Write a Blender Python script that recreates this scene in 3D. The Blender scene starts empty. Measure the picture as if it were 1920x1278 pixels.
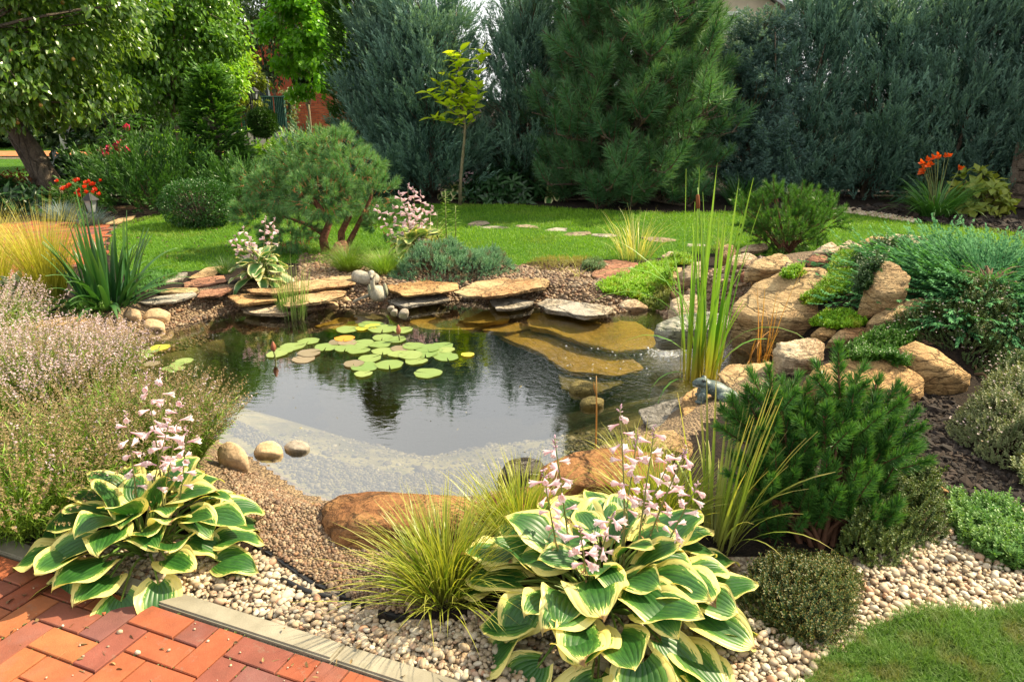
import bpy, bmesh, math, random
import numpy as np
from mathutils import Vector, Matrix

S = bpy.context.scene
# ------------------------------------------------------------------ camera, sky, sun, exposure
CAM_H, FPX, PITCH = 1.65, 1400.0, math.radians(18.4)
cam_data = bpy.data.cameras.new('camera')
cam_data.sensor_width = 36.0
cam_data.lens = FPX / 1920 * 36.0
cam_data.clip_start, cam_data.clip_end = 0.05, 600
cam = bpy.data.objects.new('camera', cam_data)
S.collection.objects.link(cam)
cam.location = (0, 0, CAM_H)
cam.rotation_euler = (math.radians(90) - PITCH, 0, 0)
S.camera = cam

SUN_AZ, SUN_EL = math.radians(68), math.radians(45)      # clockwise from +Y (into the picture)
world = bpy.data.worlds.new('World')
S.world = world
world.use_nodes = True
wn, wl = world.node_tree.nodes, world.node_tree.links
wn.clear()
w_out = wn.new('ShaderNodeOutputWorld')
w_bg = wn.new('ShaderNodeBackground')
w_sky = wn.new('ShaderNodeTexSky')
w_sky.sky_type = 'NISHITA'
w_sky.sun_disc = False
w_sky.sun_elevation, w_sky.sun_rotation = SUN_EL, SUN_AZ
w_sky.air_density, w_sky.dust_density, w_sky.ozone_density = 1.0, 2.5, 1.0
# thin bright cloud veil over the blue
w_tc = wn.new('ShaderNodeTexCoord')
w_nz = wn.new('ShaderNodeTexNoise')
w_nz.inputs['Scale'].default_value = 2.2
w_nz.inputs['Detail'].default_value = 6
w_rmp = wn.new('ShaderNodeMapRange')
for k, v in (('From Min', .35), ('From Max', .65), ('To Min', .78), ('To Max', .98)):
    w_rmp.inputs[k].default_value = v
w_mix = wn.new('ShaderNodeMix')
w_mix.data_type = 'RGBA'
w_mix.inputs[7].default_value = (12.4, 12.6, 12.4, 1)
wl.new(w_tc.outputs['Generated'], w_nz.inputs['Vector'])
wl.new(w_nz.outputs['Fac'], w_rmp.inputs['Value'])
wl.new(w_rmp.outputs['Result'], w_mix.inputs[0])
wl.new(w_sky.outputs[0], w_mix.inputs[6])
wl.new(w_mix.outputs[2], w_bg.inputs['Color'])
w_bg.inputs['Strength'].default_value = 0.05
wl.new(w_bg.outputs[0], w_out.inputs[0])

sun_data = bpy.data.lights.new('sun', 'SUN')
sun_data.energy = 5.0
sun_data.angle = math.radians(1.2)
sun_data.color = (1.0, 0.85, 0.58)
sun = bpy.data.objects.new('sun', sun_data)
S.collection.objects.link(sun)
sun_dir = Vector((math.sin(SUN_AZ) * math.cos(SUN_EL), math.cos(SUN_AZ) * math.cos(SUN_EL), math.sin(SUN_EL)))
sun.rotation_euler = sun_dir.to_track_quat('Z', 'Y').to_euler()
sun.location = (6, 6, 12)

S.view_settings.view_transform = 'Standard'
S.view_settings.look = 'None'
S.view_settings.exposure = 1.28
S.view_settings.gamma = 1.0
S.view_settings.use_curve_mapping = False
S.render.engine = 'CYCLES'
S.cycles.max_bounces = 7
S.cycles.diffuse_bounces = 2
S.cycles.glossy_bounces = 3
S.cycles.transmission_bounces = 4
S.cycles.transparent_max_bounces = 8
S.cycles.caustics_reflective = S.cycles.caustics_refractive = False
S.cycles.use_denoising = True
S.cycles.sample_clamp_indirect = 6

# ------------------------------------------------------------------ maths
rng = np.random.default_rng(7)
CP, SP = math.cos(PITCH), math.sin(PITCH)


def ray(px, py):
    x, y = (px - 960) / FPX, -(py - 639) / FPX
    return np.array([x, CP + y * SP, -SP + y * CP])


def at(px, py, z=0.0):
    "where the sight line through a photograph pixel meets the level z"
    d = ray(px, py)
    t = (z - CAM_H) / d[2]
    return np.array([d[0] * t, d[1] * t, z])


def at_y(px, py, y):
    d = ray(px, py)
    t = y / d[1]
    return np.array([d[0] * t, y, CAM_H + d[2] * t])


def ppm(p):
    "photograph pixels per metre at a world point"
    return FPX / (p[1] * CP + (CAM_H - p[2]) * SP)


def smooth(a, b, x):
    t = np.clip((x - a) / (b - a), 0, 1)
    return t * t * (3 - 2 * t)


def inside(P, poly):
    x, y = P[:, 0], P[:, 1]
    r = np.zeros(len(P), bool)
    n = len(poly)
    for i in range(n):
        x0, y0 = poly[i]
        x1, y1 = poly[(i + 1) % n]
        if y0 == y1:
            continue
        r ^= ((y0 > y) != (y1 > y)) & (x < (x1 - x0) * (y - y0) / (y1 - y0) + x0)
    return r


def sdist(P, poly):
    "distance to a polygon's outline, negative inside"
    d = np.full(len(P), 1e9)
    n = len(poly)
    for i in range(n):
        a, b = np.array(poly[i]), np.array(poly[(i + 1) % n])
        ab = b - a
        t = np.clip(((P[:, :2] - a) @ ab) / (ab @ ab + 1e-12), 0, 1)
        d = np.minimum(d, np.hypot(*(P[:, :2] - a - t[:, None] * ab).T))
    return np.where(inside(P, poly), -d, d)


def _hash(ix, iy, iz, seed):
    h = (ix * 374761393 + iy * 668265263 + iz * 2147483647 + seed * 974711) & 0xFFFFFFFF
    h = ((h ^ (h >> 13)) * 1274126177) & 0xFFFFFFFF
    return ((h ^ (h >> 16)) & 0xFFFF) / 65535.0


def vnoise(P, seed=0):
    "value noise in [-1, 1] at points (N, 3)"
    P = np.asarray(P, float)
    I = np.floor(P).astype(np.int64)
    f = P - I
    f = f * f * (3 - 2 * f)
    r = 0
    for dx in (0, 1):
        for dy in (0, 1):
            for dz in (0, 1):
                w = (f[:, 0] if dx else 1 - f[:, 0]) * (f[:, 1] if dy else 1 - f[:, 1]) * (f[:, 2] if dz else 1 - f[:, 2])
                r = r + w * _hash(I[:, 0] + dx, I[:, 1] + dy, I[:, 2] + dz, seed)
    return r * 2 - 1


def fbm(P, oct=4, seed=0):
    P = np.asarray(P, float)
    r, a = 0, .5
    for o in range(oct):
        r = r + a * vnoise(P * 2 ** o + 17.3 * o, seed + o)
        a *= .5
    return r


def polypx(pts, z=0.0):
    return [tuple(at(x, y, z)[:2]) for x, y in pts]


def chaikin(poly, n=2):
    for _ in range(n):
        q = []
        for i in range(len(poly)):
            a, b = np.array(poly[i]), np.array(poly[(i + 1) % len(poly)])
            q += [tuple(.75 * a + .25 * b), tuple(.25 * a + .75 * b)]
        poly = q
    return poly


def sample_poly(poly, n):
    P = np.array(poly)
    lo, hi = P.min(0), P.max(0)
    out = []
    while sum(map(len, out)) < n:
        q = rng.uniform(lo, hi, (n * 2, 2))
        out.append(q[inside(q, poly)])
    return np.concatenate(out)[:n]


def unit(v):
    v = np.asarray(v, float)
    return v / (np.linalg.norm(v, axis=-1, keepdims=True) + 1e-12)


def frames(d, hint=None):
    "N frames (side, along d, normal) as (N, 3, 3) with columns x, y, z"
    d = unit(d)
    if hint is None:
        hint = np.tile([0, 0, 1.0], (len(d), 1)) + rng.normal(0, .35, (len(d), 3))
    x = np.cross(d, hint)
    bad = np.linalg.norm(x, axis=1) < 1e-4
    x[bad] = [1, 0, 0]
    x = unit(x)
    return np.stack([x, d, np.cross(x, d)], axis=2)


# ------------------------------------------------------------------ meshes
class Acc:
    "collects triangles for ONE mesh; rnd = one random value per piece, t = position along the piece"
    def __init__(self):
        self.V, self.F, self.R, self.T, self.n = [], [], [], [], 0

    def add(self, V, F, rnd=None, t=None):
        V = np.asarray(V, float).reshape(-1, 3)
        F = np.asarray(F, np.int64).reshape(-1, 3)
        self.V.append(V)
        self.F.append(F + self.n)
        self.R.append(np.broadcast_to(np.asarray(.5 if rnd is None else rnd, float), (len(V),)))
        self.T.append(np.broadcast_to(np.asarray(0. if t is None else t, float), (len(V),)))
        self.n += len(V)
        return self

    def rep(self, tpl, pos, R, scale, rnd=None):
        "copies of a template (V, F, t, r) at pos with frames R"
        tV, tF, tt, tr = tpl
        N, n = len(pos), len(tV)
        if N == 0:
            return self
        s = np.asarray(scale, float)
        s = s.reshape(-1, 1, 1) if s.ndim == 1 else (s[:, None, :] if s.ndim == 2 else s)
        L = tV[None] * s
        V = np.einsum('nij,nkj->nki', R, np.broadcast_to(L, (N, n, 3))) + np.asarray(pos)[:, None]
        F = tF[None] + (np.arange(N) * n)[:, None, None]
        r = rng.random(N) if rnd is None else np.asarray(rnd)
        rr = np.clip(r[:, None] + (tr[None] - .5) * .35, 0, 1)
        return self.add(V.reshape(-1, 3), F.reshape(-1, 3), rr.ravel(), np.tile(tt, N))

    def mesh(self, name, mat, smooth=False):
        V, F = np.concatenate(self.V), np.concatenate(self.F)
        me = bpy.data.meshes.new(name)
        me.vertices.add(len(V))
        me.vertices.foreach_set('co', V.astype(np.float32).ravel())
        me.loops.add(len(F) * 3)
        me.polygons.add(len(F))
        me.loops.foreach_set('vertex_index', F.astype(np.int32).ravel())
        me.polygons.foreach_set('loop_start', np.arange(0, len(F) * 3, 3, dtype=np.int32))
        me.polygons.foreach_set('use_smooth', np.full(len(F), bool(smooth)))
        for nm, data in (('rnd', self.R), ('t', self.T)):
            a = me.attributes.new(nm, 'FLOAT', 'POINT')
            a.data.foreach_set('value', np.concatenate(data).astype(np.float32))
        me.update()
        me.validate()
        if mat:
            me.materials.append(mat)
        return me

    def obj(self, name, mat, parent=None, smooth=False):
        return link(name, self.mesh(name, mat, smooth), parent)


def link(name, data, parent=None):
    o = bpy.data.objects.new(name, data)
    S.collection.objects.link(o)
    if parent is not None:
        o.parent = parent
        o.matrix_parent_inverse = Matrix()
    return o


def thing(name, label, cat, loc=(0, 0, 0), rz=0, group=None):
    o = link(name, None)
    o.empty_display_size = .1
    o.location, o.rotation_euler = tuple(loc), (0, 0, rz)
    return tag(o, label, cat, group)


def tag(o, label=None, cat=None, group=None, kind=None):
    for k, v in (('label', label), ('category', cat), ('group', group), ('kind', kind)):
        if v:
            o[k] = v
    return o


def copy_thing(root, loc=None, rz=None, scale=None, label=None):
    r = root.copy()
    S.collection.objects.link(r)
    if loc is not None:
        r.location = tuple(loc)
    if rz is not None:
        r.rotation_euler = (0, 0, rz)
    if scale is not None:
        r.scale = (scale,) * 3 if np.isscalar(scale) else scale
    if label:
        r['label'] = label
    for ch in list(root.children):
        c = ch.copy()
        S.collection.objects.link(c)
        c.parent = r
        for g in list(ch.children):
            d = g.copy()
            S.collection.objects.link(d)
            d.parent = c
    return r


def place(me, name, parent, loc, R, s=1.0):
    "a part that shares mesh data, with local location, 3x3 rotation and scale"
    o = link(name, me, parent)
    M = Matrix([[float(R[i][j]) for j in range(3)] for i in range(3)]).to_4x4()
    sc = Matrix.Diagonal((s, s, s, 1)) if np.isscalar(s) else Matrix.Diagonal((*s, 1))
    o.matrix_local = Matrix.Translation([float(a) for a in loc]) @ M @ sc
    return o


def tube(path, rad, n=6, cap=True):
    "tapered round tube along a path; returns V, F, t"
    P = np.asarray(path, float)
    r = np.broadcast_to(np.asarray(rad, float), (len(P),))
    T = unit(np.gradient(P, axis=0))
    ref = np.array([0.31, 0.95, 0.02]) if abs(T[0][2]) > .8 else np.array([0, 0, 1.0])
    X = unit(np.cross(T, ref))
    Y = np.cross(T, X)
    a = np.linspace(0, 2 * np.pi, n, endpoint=False)
    V = P[:, None] + r[:, None, None] * (np.cos(a)[None, :, None] * X[:, None] + np.sin(a)[None, :, None] * Y[:, None])
    m = len(P)
    V = V.reshape(-1, 3)
    F = []
    for i in range(m - 1):
        for j in range(n):
            p, q = i * n + j, i * n + (j + 1) % n
            F += [(p, q, q + n), (p, q + n, p + n)]
    t = np.repeat(np.linspace(0, 1, m), n)
    if cap:
        V = np.vstack([V, P[0], P[-1]])
        c = m * n
        for j in range(n):
            F += [(c, (j + 1) % n, j), (c + 1, (m - 1) * n + j, (m - 1) * n + (j + 1) % n)]
        t = np.append(t, [0, 1])
    return V, np.array(F), t


def curve_pts(a, b, bow=(0, 0, 0), n=7, wob=0.0):
    t = np.linspace(0, 1, n)[:, None]
    P = (1 - t) * np.asarray(a, float) + t * np.asarray(b, float) + np.sin(np.pi * t) * np.asarray(bow, float)
    if wob:
        P[1:-1] += rng.normal(0, wob, (n - 2, 3))
    return P


def blades(acc, base, az, lean, length, width, droop, nseg=4, rnd=None, twist=.5, taper=1.0, fold=0.0):
    "N grass-like blades rooted at base; lean and droop in radians from the vertical"
    N = len(base)
    az, lean, length, width, droop = (np.broadcast_to(np.asarray(v, float), (N,)) for v in (az, lean, length, width, droop))
    s = np.linspace(0, 1, nseg + 1)
    ang = lean[:, None] + droop[:, None] * s[None] ** 1.5
    ds = length[:, None] / nseg
    h = np.cumsum(np.sin(ang) * ds, 1) - np.sin(ang[:, :1]) * ds
    z = np.cumsum(np.cos(ang) * ds, 1) - np.cos(ang[:, :1]) * ds
    C = np.stack([np.cos(az)[:, None] * h, np.sin(az)[:, None] * h, z], 2) + np.asarray(base)[:, None]
    sa = az + np.pi / 2 + rng.normal(0, twist, N)
    side = np.stack([np.cos(sa), np.sin(sa), np.zeros(N)], 1)
    w = width[:, None] * (1 - s[None] ** 2 * .97) ** taper * np.minimum(1, .6 + 2 * s[None]) * .5
    A = C - side[:, None] * w[..., None]
    B = C + side[:, None] * w[..., None]
    V = np.stack([A, B], 2).reshape(N, -1, 3)
    F = []
    for i in range(nseg):
        a = 2 * i
        F += [(a, a + 1, a + 3), (a, a + 3, a + 2)]
    F = np.array(F)[None] + (np.arange(N) * 2 * (nseg + 1))[:, None, None]
    r = rng.random(N) if rnd is None else np.broadcast_to(rnd, (N,))
    acc.add(V.reshape(-1, 3), F.reshape(-1, 3), np.repeat(r, 2 * (nseg + 1)), np.tile(np.repeat(s, 2), N))


def ico(level):
    bm = bmesh.new()
    bmesh.ops.create_icosphere(bm, subdivisions=level, radius=1)
    V = np.array([v.co[:] for v in bm.verts])
    F = np.array([[v.index for v in f.verts] for f in bm.faces])
    bm.free()
    return V, F


ICO = {k: ico(k) for k in (1, 2, 3, 4, 5)}


def box(acc, c, s, R=None, rnd=.5):
    V = np.array([(x, y, z) for x in (-.5, .5) for y in (-.5, .5) for z in (-.5, .5)]) * np.array(s)
    F = [(0, 1, 3), (0, 3, 2), (4, 6, 7), (4, 7, 5), (0, 4, 5), (0, 5, 1), (2, 3, 7), (2, 7, 6), (0, 2, 6), (0, 6, 4), (1, 5, 7), (1, 7, 3)]
    if R is not None:
        V = V @ np.asarray(R).T
    acc.add(V + np.array(c), F, rnd)


# ------------------------------------------------------------------ materials
class Nodes:
    def __init__(self, name):
        self.m = bpy.data.materials.new(name)
        self.m.use_nodes = True
        self.t = self.m.node_tree
        self.t.nodes.clear()
        self.out = self.t.nodes.new('ShaderNodeOutputMaterial')

    def n(self, kind, **kw):
        x = self.t.nodes.new('ShaderNode' + kind)
        for k, v in kw.items():
            if k in x.inputs:
                self.set(x.inputs[k], v)
            else:
                setattr(x, k, v)
        return x

    def set(self, sock, v):
        if isinstance(v, bpy.types.NodeSocket):
            self.t.links.new(v, sock)
        elif isinstance(v, (tuple, list)) and len(v) == 3 and sock.type == 'RGBA':
            sock.default_value = (*v, 1)
        else:
            sock.default_value = v

    def attr(self, name):
        return self.n('Attribute', attribute_name=name).outputs['Fac']

    def mix(self, f, a, b, blend='MIX'):
        x = self.n('Mix', data_type='RGBA', blend_type=blend)
        self.set(x.inputs[0], f)
        self.set(x.inputs[6], a)
        self.set(x.inputs[7], b)
        return x.outputs[2]

    def math(self, op, a, b=0.0, c=0.0, clamp=False):
        x = self.n('Math', operation=op, use_clamp=clamp)
        for i, v in enumerate((a, b, c)):
            self.set(x.inputs[i], v)
        return x.outputs[0]

    def rng(self, v, a, b, c=0.0, d=1.0):
        x = self.n('MapRange')
        for k, u in (('Value', v), ('From Min', a), ('From Max', b), ('To Min', c), ('To Max', d)):
            self.set(x.inputs[k], u)
        return x.outputs[0]

    def noise(self, scale, detail=4, vec=None, rough=.55, dist=0.0, dim='3D'):
        x = self.n('TexNoise', Scale=scale, Detail=detail, Roughness=rough, Distortion=dist)
        if vec is not None:
            self.set(x.inputs['Vector'], vec)
        return x.outputs['Fac']

    def vor(self, scale, vec=None, feature='F1', out='Distance'):
        x = self.n('TexVoronoi', feature=feature)
        x.inputs['Scale'].default_value = scale
        if vec is not None:
            self.set(x.inputs['Vector'], vec)
        return x.outputs[out]

    def coord(self, which='Object', scale=None, rot=None, loc=None):
        c = self.n('TexCoord').outputs[which]
        if scale is None and rot is None and loc is None:
            return c
        mp = self.n('Mapping')
        self.set(mp.inputs['Vector'], c)
        if scale is not None:
            self.set(mp.inputs['Scale'], tuple(scale)) if not isinstance(scale, tuple) else None
            mp.inputs['Scale'].default_value = scale
        if rot is not None:
            mp.inputs['Rotation'].default_value = rot
        if loc is not None:
            self.set(mp.inputs['Location'], loc)
        return mp.outputs[0]

    def bump(self, h, strength=.5, dist=.01, normal=None):
        x = self.n('Bump', Strength=strength, Distance=dist, Height=h)
        if normal is not None:
            self.set(x.inputs['Normal'], normal)
        return x.outputs[0]

    def bsdf(self, col, rough=.6, spec=.5, normal=None, **kw):
        x = self.n('BsdfPrincipled')
        self.set(x.inputs['Base Color'], col)
        self.set(x.inputs['Roughness'], rough)
        self.set(x.inputs['Specular IOR Level'], spec)
        if normal is not None:
            self.set(x.inputs['Normal'], normal)
        for k, v in kw.items():
            self.set(x.inputs[k], v)
        return x.outputs[0]

    def done(self, shader):
        self.t.links.new(shader, self.out.inputs['Surface'])
        return self.m


def leaf_shader(N, col, rough=.45, trans=.35, spec=.4, normal=None, tint=(1.25, 1.2, .45)):
    "thin leaf: gloss and diffuse above, light through it from behind"
    p = N.bsdf(col, rough, spec, normal)
    tr = N.n('BsdfTranslucent')
    N.set(tr.inputs['Color'], N.mix(1.0, col, tint, 'MULTIPLY'))
    mx = N.n('MixShader')
    mx.inputs[0].default_value = trans
    N.t.links.new(p, mx.inputs[1])
    N.t.links.new(tr.outputs[0], mx.inputs[2])
    return mx.outputs[0]


def leafmat(name, a, b, tip=None, root=None, rough=.45, trans=.35, spec=.4, patch=0.0, patchcol=None):
    N = Nodes(name)
    col = N.mix(N.attr('rnd'), a, b)
    if tip is not None:
        col = N.mix(N.rng(N.attr('t'), .55, 1.0), col, tip)
    ov = N.rng(N.n('ObjectInfo').outputs['Random'], 0, 1, .82, 1.16)
    col = N.mix(1, col, N.n('CombineColor', Red=ov, Green=ov, Blue=ov).outputs[0], 'MULTIPLY')
    if root is not None:
        col = N.mix(N.rng(N.attr('t'), 0.0, .35, 1, 0), col, root)
    if patchcol is not None:
        col = N.mix(N.rng(N.noise(patch, 2, N.coord()), .52, .68), col, patchcol)
    return N.done(leaf_shader(N, col, rough, trans, spec))


def flatmat(name, col, rough=.6, spec=.4, var=.25, scale=30, bump=.2, metal=0.0):
    N = Nodes(name)
    nz = N.noise(scale, 5, N.coord())
    c = N.mix(N.rng(nz, .3, .7), tuple(x * (1 - var) for x in col), tuple(min(1, x * (1 + var)) for x in col))
    return N.done(N.bsdf(c, rough, spec, N.bump(nz, bump, .004), Metallic=metal))


def rockmat(name, light, dark, rust, scale=6.0, strata=(0, 0, 1), wet=False, moss=0.0, stretch=7.0, bump=.8, fissure=1.0):
    N = Nodes(name)
    rot = (strata[0], strata[1], 0)
    oi = N.n('ObjectInfo').outputs['Random']
    off = N.n('CombineXYZ')
    N.set(off.inputs[0], N.math('MULTIPLY', oi, 37.0))
    N.set(off.inputs[1], N.math('MULTIPLY', oi, 11.0))
    co = N.coord('Object', rot=rot, loc=off.outputs[0])
    st = N.coord('Object', scale=(1.2, 1.2, stretch), rot=rot, loc=off.outputs[0])
    big = N.noise(scale * .35, 3, co)
    med = N.noise(scale * 1.3, 8, co, .65, 0.6)
    fine = N.noise(scale * 11, 6, co, .7)
    lay = N.noise(scale * .9, 7, st, .6, .8)
    col = N.mix(N.rng(med, .25, .6), dark, light)
    col = N.mix(N.rng(N.math('ADD', big, N.math('MULTIPLY', med, .35)), .66, .86, 0, .75), col, rust)
    crack = N.math('MULTIPLY', N.rng(N.math('ABSOLUTE', N.math('SUBTRACT', lay, .5)), 0.0, .018, 1, 0), N.rng(big, .42, .55))
    col = N.mix(N.math('MULTIPLY', crack, .35), col, tuple(x * .4 for x in dark))
    wv = N.n('VectorMath', operation='MULTIPLY_ADD')
    N.set(wv.inputs[0], N.n('TexNoise', Scale=scale * .9, Detail=4).outputs['Color'])
    wv.inputs[1].default_value = (.22, .22, .22)
    N.set(wv.inputs[2], st)
    cv = N.vor(scale * .42, wv.outputs[0], 'DISTANCE_TO_EDGE')
    cv2 = N.vor(scale * 1.15, wv.outputs[0], 'DISTANCE_TO_EDGE')
    fis = N.math('MAXIMUM', N.math('MULTIPLY', N.rng(cv, 0, .05, 1, 0), N.rng(med, .40, .52)), N.math('MULTIPLY', N.rng(cv2, 0, .05, .7, 0), N.rng(big, .48, .60)))
    fis = N.math('MULTIPLY', fis, fissure)
    col = N.mix(N.math('MULTIPLY', fis, .6), col, tuple(x * .22 for x in dark))
    spk = N.rng(fine, .32, .7, .62, 1.2)
    col = N.mix(1.0, col, N.n('CombineColor', Red=spk, Green=spk, Blue=spk).outputs[0], 'MULTIPLY')
    if moss:
        g = N.n('NewGeometry').outputs['Normal']
        sx = N.n('SeparateXYZ')
        N.set(sx.inputs[0], g)
        mk = N.math('MULTIPLY', N.rng(sx.outputs[2], .0, .8), N.rng(N.noise(scale * 2.2, 6, co), .45, .62))
        col = N.mix(N.math('MULTIPLY', mk, moss), col, (.055, .08, .022))
    h = N.math('ADD', N.math('MULTIPLY', lay, .8), N.math('ADD', N.math('MULTIPLY', med, .5), N.math('MULTIPLY', fine, .16)))
    h = N.math('SUBTRACT', h, N.math('MULTIPLY', N.math('MAXIMUM', crack, fis), .5))
    return N.done(N.bsdf(col, .32 if wet else .82, .55 if wet else .25, N.bump(h, bump, .06)))
# ================================================================== THE SETTING
WATER_Z = -0.15
TH = math.radians(-22.25)
BO = np.array([-1.1744, 1.9944])
BU, BV = np.array([math.cos(TH), math.sin(TH)]), np.array([-math.sin(TH), math.cos(TH)])


def lat(P):
    "paving grid coordinates in units of 0.1 m"
    q = (np.asarray(P)[:, :2] - BO) * 10
    return q @ BU, q @ BV


def unlat(u, v):
    return BO + .1 * (u * BU + v * BV)


POND = chaikin(polypx([(215, 668), (230, 640), (275, 624), (330, 614), (400, 594), (440, 582), (500, 584), (560, 590), (620, 574),
                       (680, 578), (740, 580), (800, 570), (860, 562), (930, 570), (1000, 572), (1040, 580), (1130, 592), (1185, 584),
                       (1235, 580), (1250, 602), (1300, 604), (1370, 618), (1430, 660), (1478, 684), (1400, 690), (1345, 705),
                       (1318, 716), (1290, 738), (1235, 764), (1200, 800), (1130, 835), (1050, 858), (990, 905), (890, 926), (790, 932),
                       (690, 928), (610, 934), (560, 914), (520, 882), (470, 850), (400, 815), (330, 770), (250, 715)], WATER_Z), 1)
SHORE_GRAVEL = polypx([(400, 830), (470, 850), (520, 870), (600, 930), (720, 1000), (930, 900), (1150, 860), (1200, 1000), (900, 1110), (760, 1150),
                       (700, 1138), (610, 1098), (520, 1044), (470, 1000)])
BACK_GRAVEL = polypx([(560, 478), (700, 480), (990, 500), (1080, 495), (1180, 500), (1260, 545), (1250, 600), (960, 600), (700, 600), (560, 560)])
ROCK_GRAVEL = polypx([(1235, 500), (1300, 470), (1420, 440), (1560, 440), (1560, 480), (1470, 540), (1400, 590), (1300, 600), (1250, 560)], .25)
LEFT_GRAVEL = polypx([(230, 600), (300, 560), (420, 538), (560, 520), (600, 600), (430, 620), (250, 660)])
PEBBLES = polypx([(60, 1030), (300, 990), (480, 1030), (522, 1052), (600, 1103), (690, 1146), (790, 1168), (1000, 1120), (1350, 1050), (1600, 1050),
                  (1690, 1000), (1745, 985), (1790, 935), (1850, 945), (1930, 958), (2050, 980), (2050, 1150), (1925, 1136), (1800, 1146), (1700, 1158),
                  (1640, 1178), (1560, 1222), (1470, 1330), (1440, 1420), (700, 1420), (500, 1150), (60, 1100)])
LAWN = chaikin(polypx([(200, 478), (215, 425), (262, 408), (300, 402), (440, 388), (560, 384), (700, 384), (860, 383), (960, 384), (1030, 388), (1100, 394),
                       (1240, 398), (1400, 396), (1540, 388), (1640, 402), (1700, 412), (1780, 424), (1950, 438), (1930, 480), (1640, 500), (1560, 490), (1450, 480),
                       (1330, 474), (1230, 484), (1130, 490), (1000, 488), (960, 502), (740, 500), (640, 500), (470, 486), (430, 498), (330, 512), (262, 520),
                       (232, 500)]), 1)
NEAR_LAWN = chaikin(polypx([(1478, 1300), (1556, 1222), (1640, 1176), (1700, 1156), (1800, 1144), (1925, 1134), (2100, 1134), (2300, 1250), (2200, 1500), (1380, 1500)]), 1)
LEFT_PATH = polypx([(-260, 440), (-40, 424), (60, 418), (150, 418), (206, 426), (196, 480), (150, 500), (0, 530), (-300, 560)])
FAR_PATH = [(-30, 20.5), (-8.2, 20.5), (-8.2, 22.5), (-30, 22.5)]
FAR_LAWN = [(-30, 13.6), (-10.2, 13.6), (-9.2, 20.5), (-8.2, 20.5), (-8.2, 22.5), (-8.2, 30), (-30, 30)]


def G(P):
    "height of the ground at points (N, 2+)"
    P = np.asarray(P, float)
    P = np.atleast_2d(P)[:, :2]
    x, y = P[:, 0], P[:, 1]
    sd = np.full(len(P), 5.0)
    near = (np.abs(x) < 4.5) & (y > 1.2) & (y < 8.5)
    if near.any():
        sd[near] = sdist(P[near], POND)
    P3 = np.c_[P, np.zeros(len(P))]
    n1 = fbm(P3 * 2.1, 3, 3)
    z = -0.15 + 0.15 * smooth(0.0, 0.38, sd)
    r2 = ((x - 3.3) / 2.1) ** 2 + ((y - 5.75) / 1.45) ** 2
    mound = 0.46 * np.clip(1 - r2, 0, 1) ** .8
    z = z + mound * smooth(-.02, .45, sd)
    z = z + .016 * n1 * smooth(.1, .5, sd) * smooth(2.6, 3.4, y)
    d = -sd
    front = smooth(4.9, 3.3, y)
    shelf = smooth(-.5, .3, x) * smooth(3.7, 4.3, y)
    deep = .03 + .66 * smooth(.1, 1.6, d) * (1 - smooth(4.3, 5.0, y)) + (.09 + .58 * smooth(0, .8, d)) * smooth(4.3, 5.0, y)
    dep = deep * (1 - front) + (.02 + .24 * smooth(0, 1.5, d)) * front
    dep = dep * (1 - shelf) + (.15 + .28 * smooth(.2, 1.2, d)) * shelf
    dep = dep + .012 * n1
    z = np.where(sd < 0, np.minimum(-.155, -.15 - dep), z)
    u, v = lat(P)
    pav = (v < 1.95) & (y < 3.2) & (x < .6)
    z = np.where(pav, -.0075, z)
    peb = np.zeros(len(P), bool)
    c = (y < 3.5) & ~pav
    if c.any():
        peb[c] = inside(P[c], PEBBLES)
    z = np.where(peb, -.03, z)
    return z


def gnd(px, py, dz=0.0):
    "ground point under a photograph pixel"
    d = ray(px, py)
    t = np.geomspace(1.3, 60, 260)
    for _ in range(2):
        Q = np.array([0, 0, CAM_H]) + t[:, None] * d
        below = Q[:, 2] < G(Q) + dz
        if not below.any():
            return at(px, py, 0)
        i = int(np.argmax(below))
        t = np.linspace(t[max(i - 1, 0)], t[i], 40)
    p = Q[i]
    return p


def on(x, y):
    return np.array([x, y, float(G([[x, y]])[0])])


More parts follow.
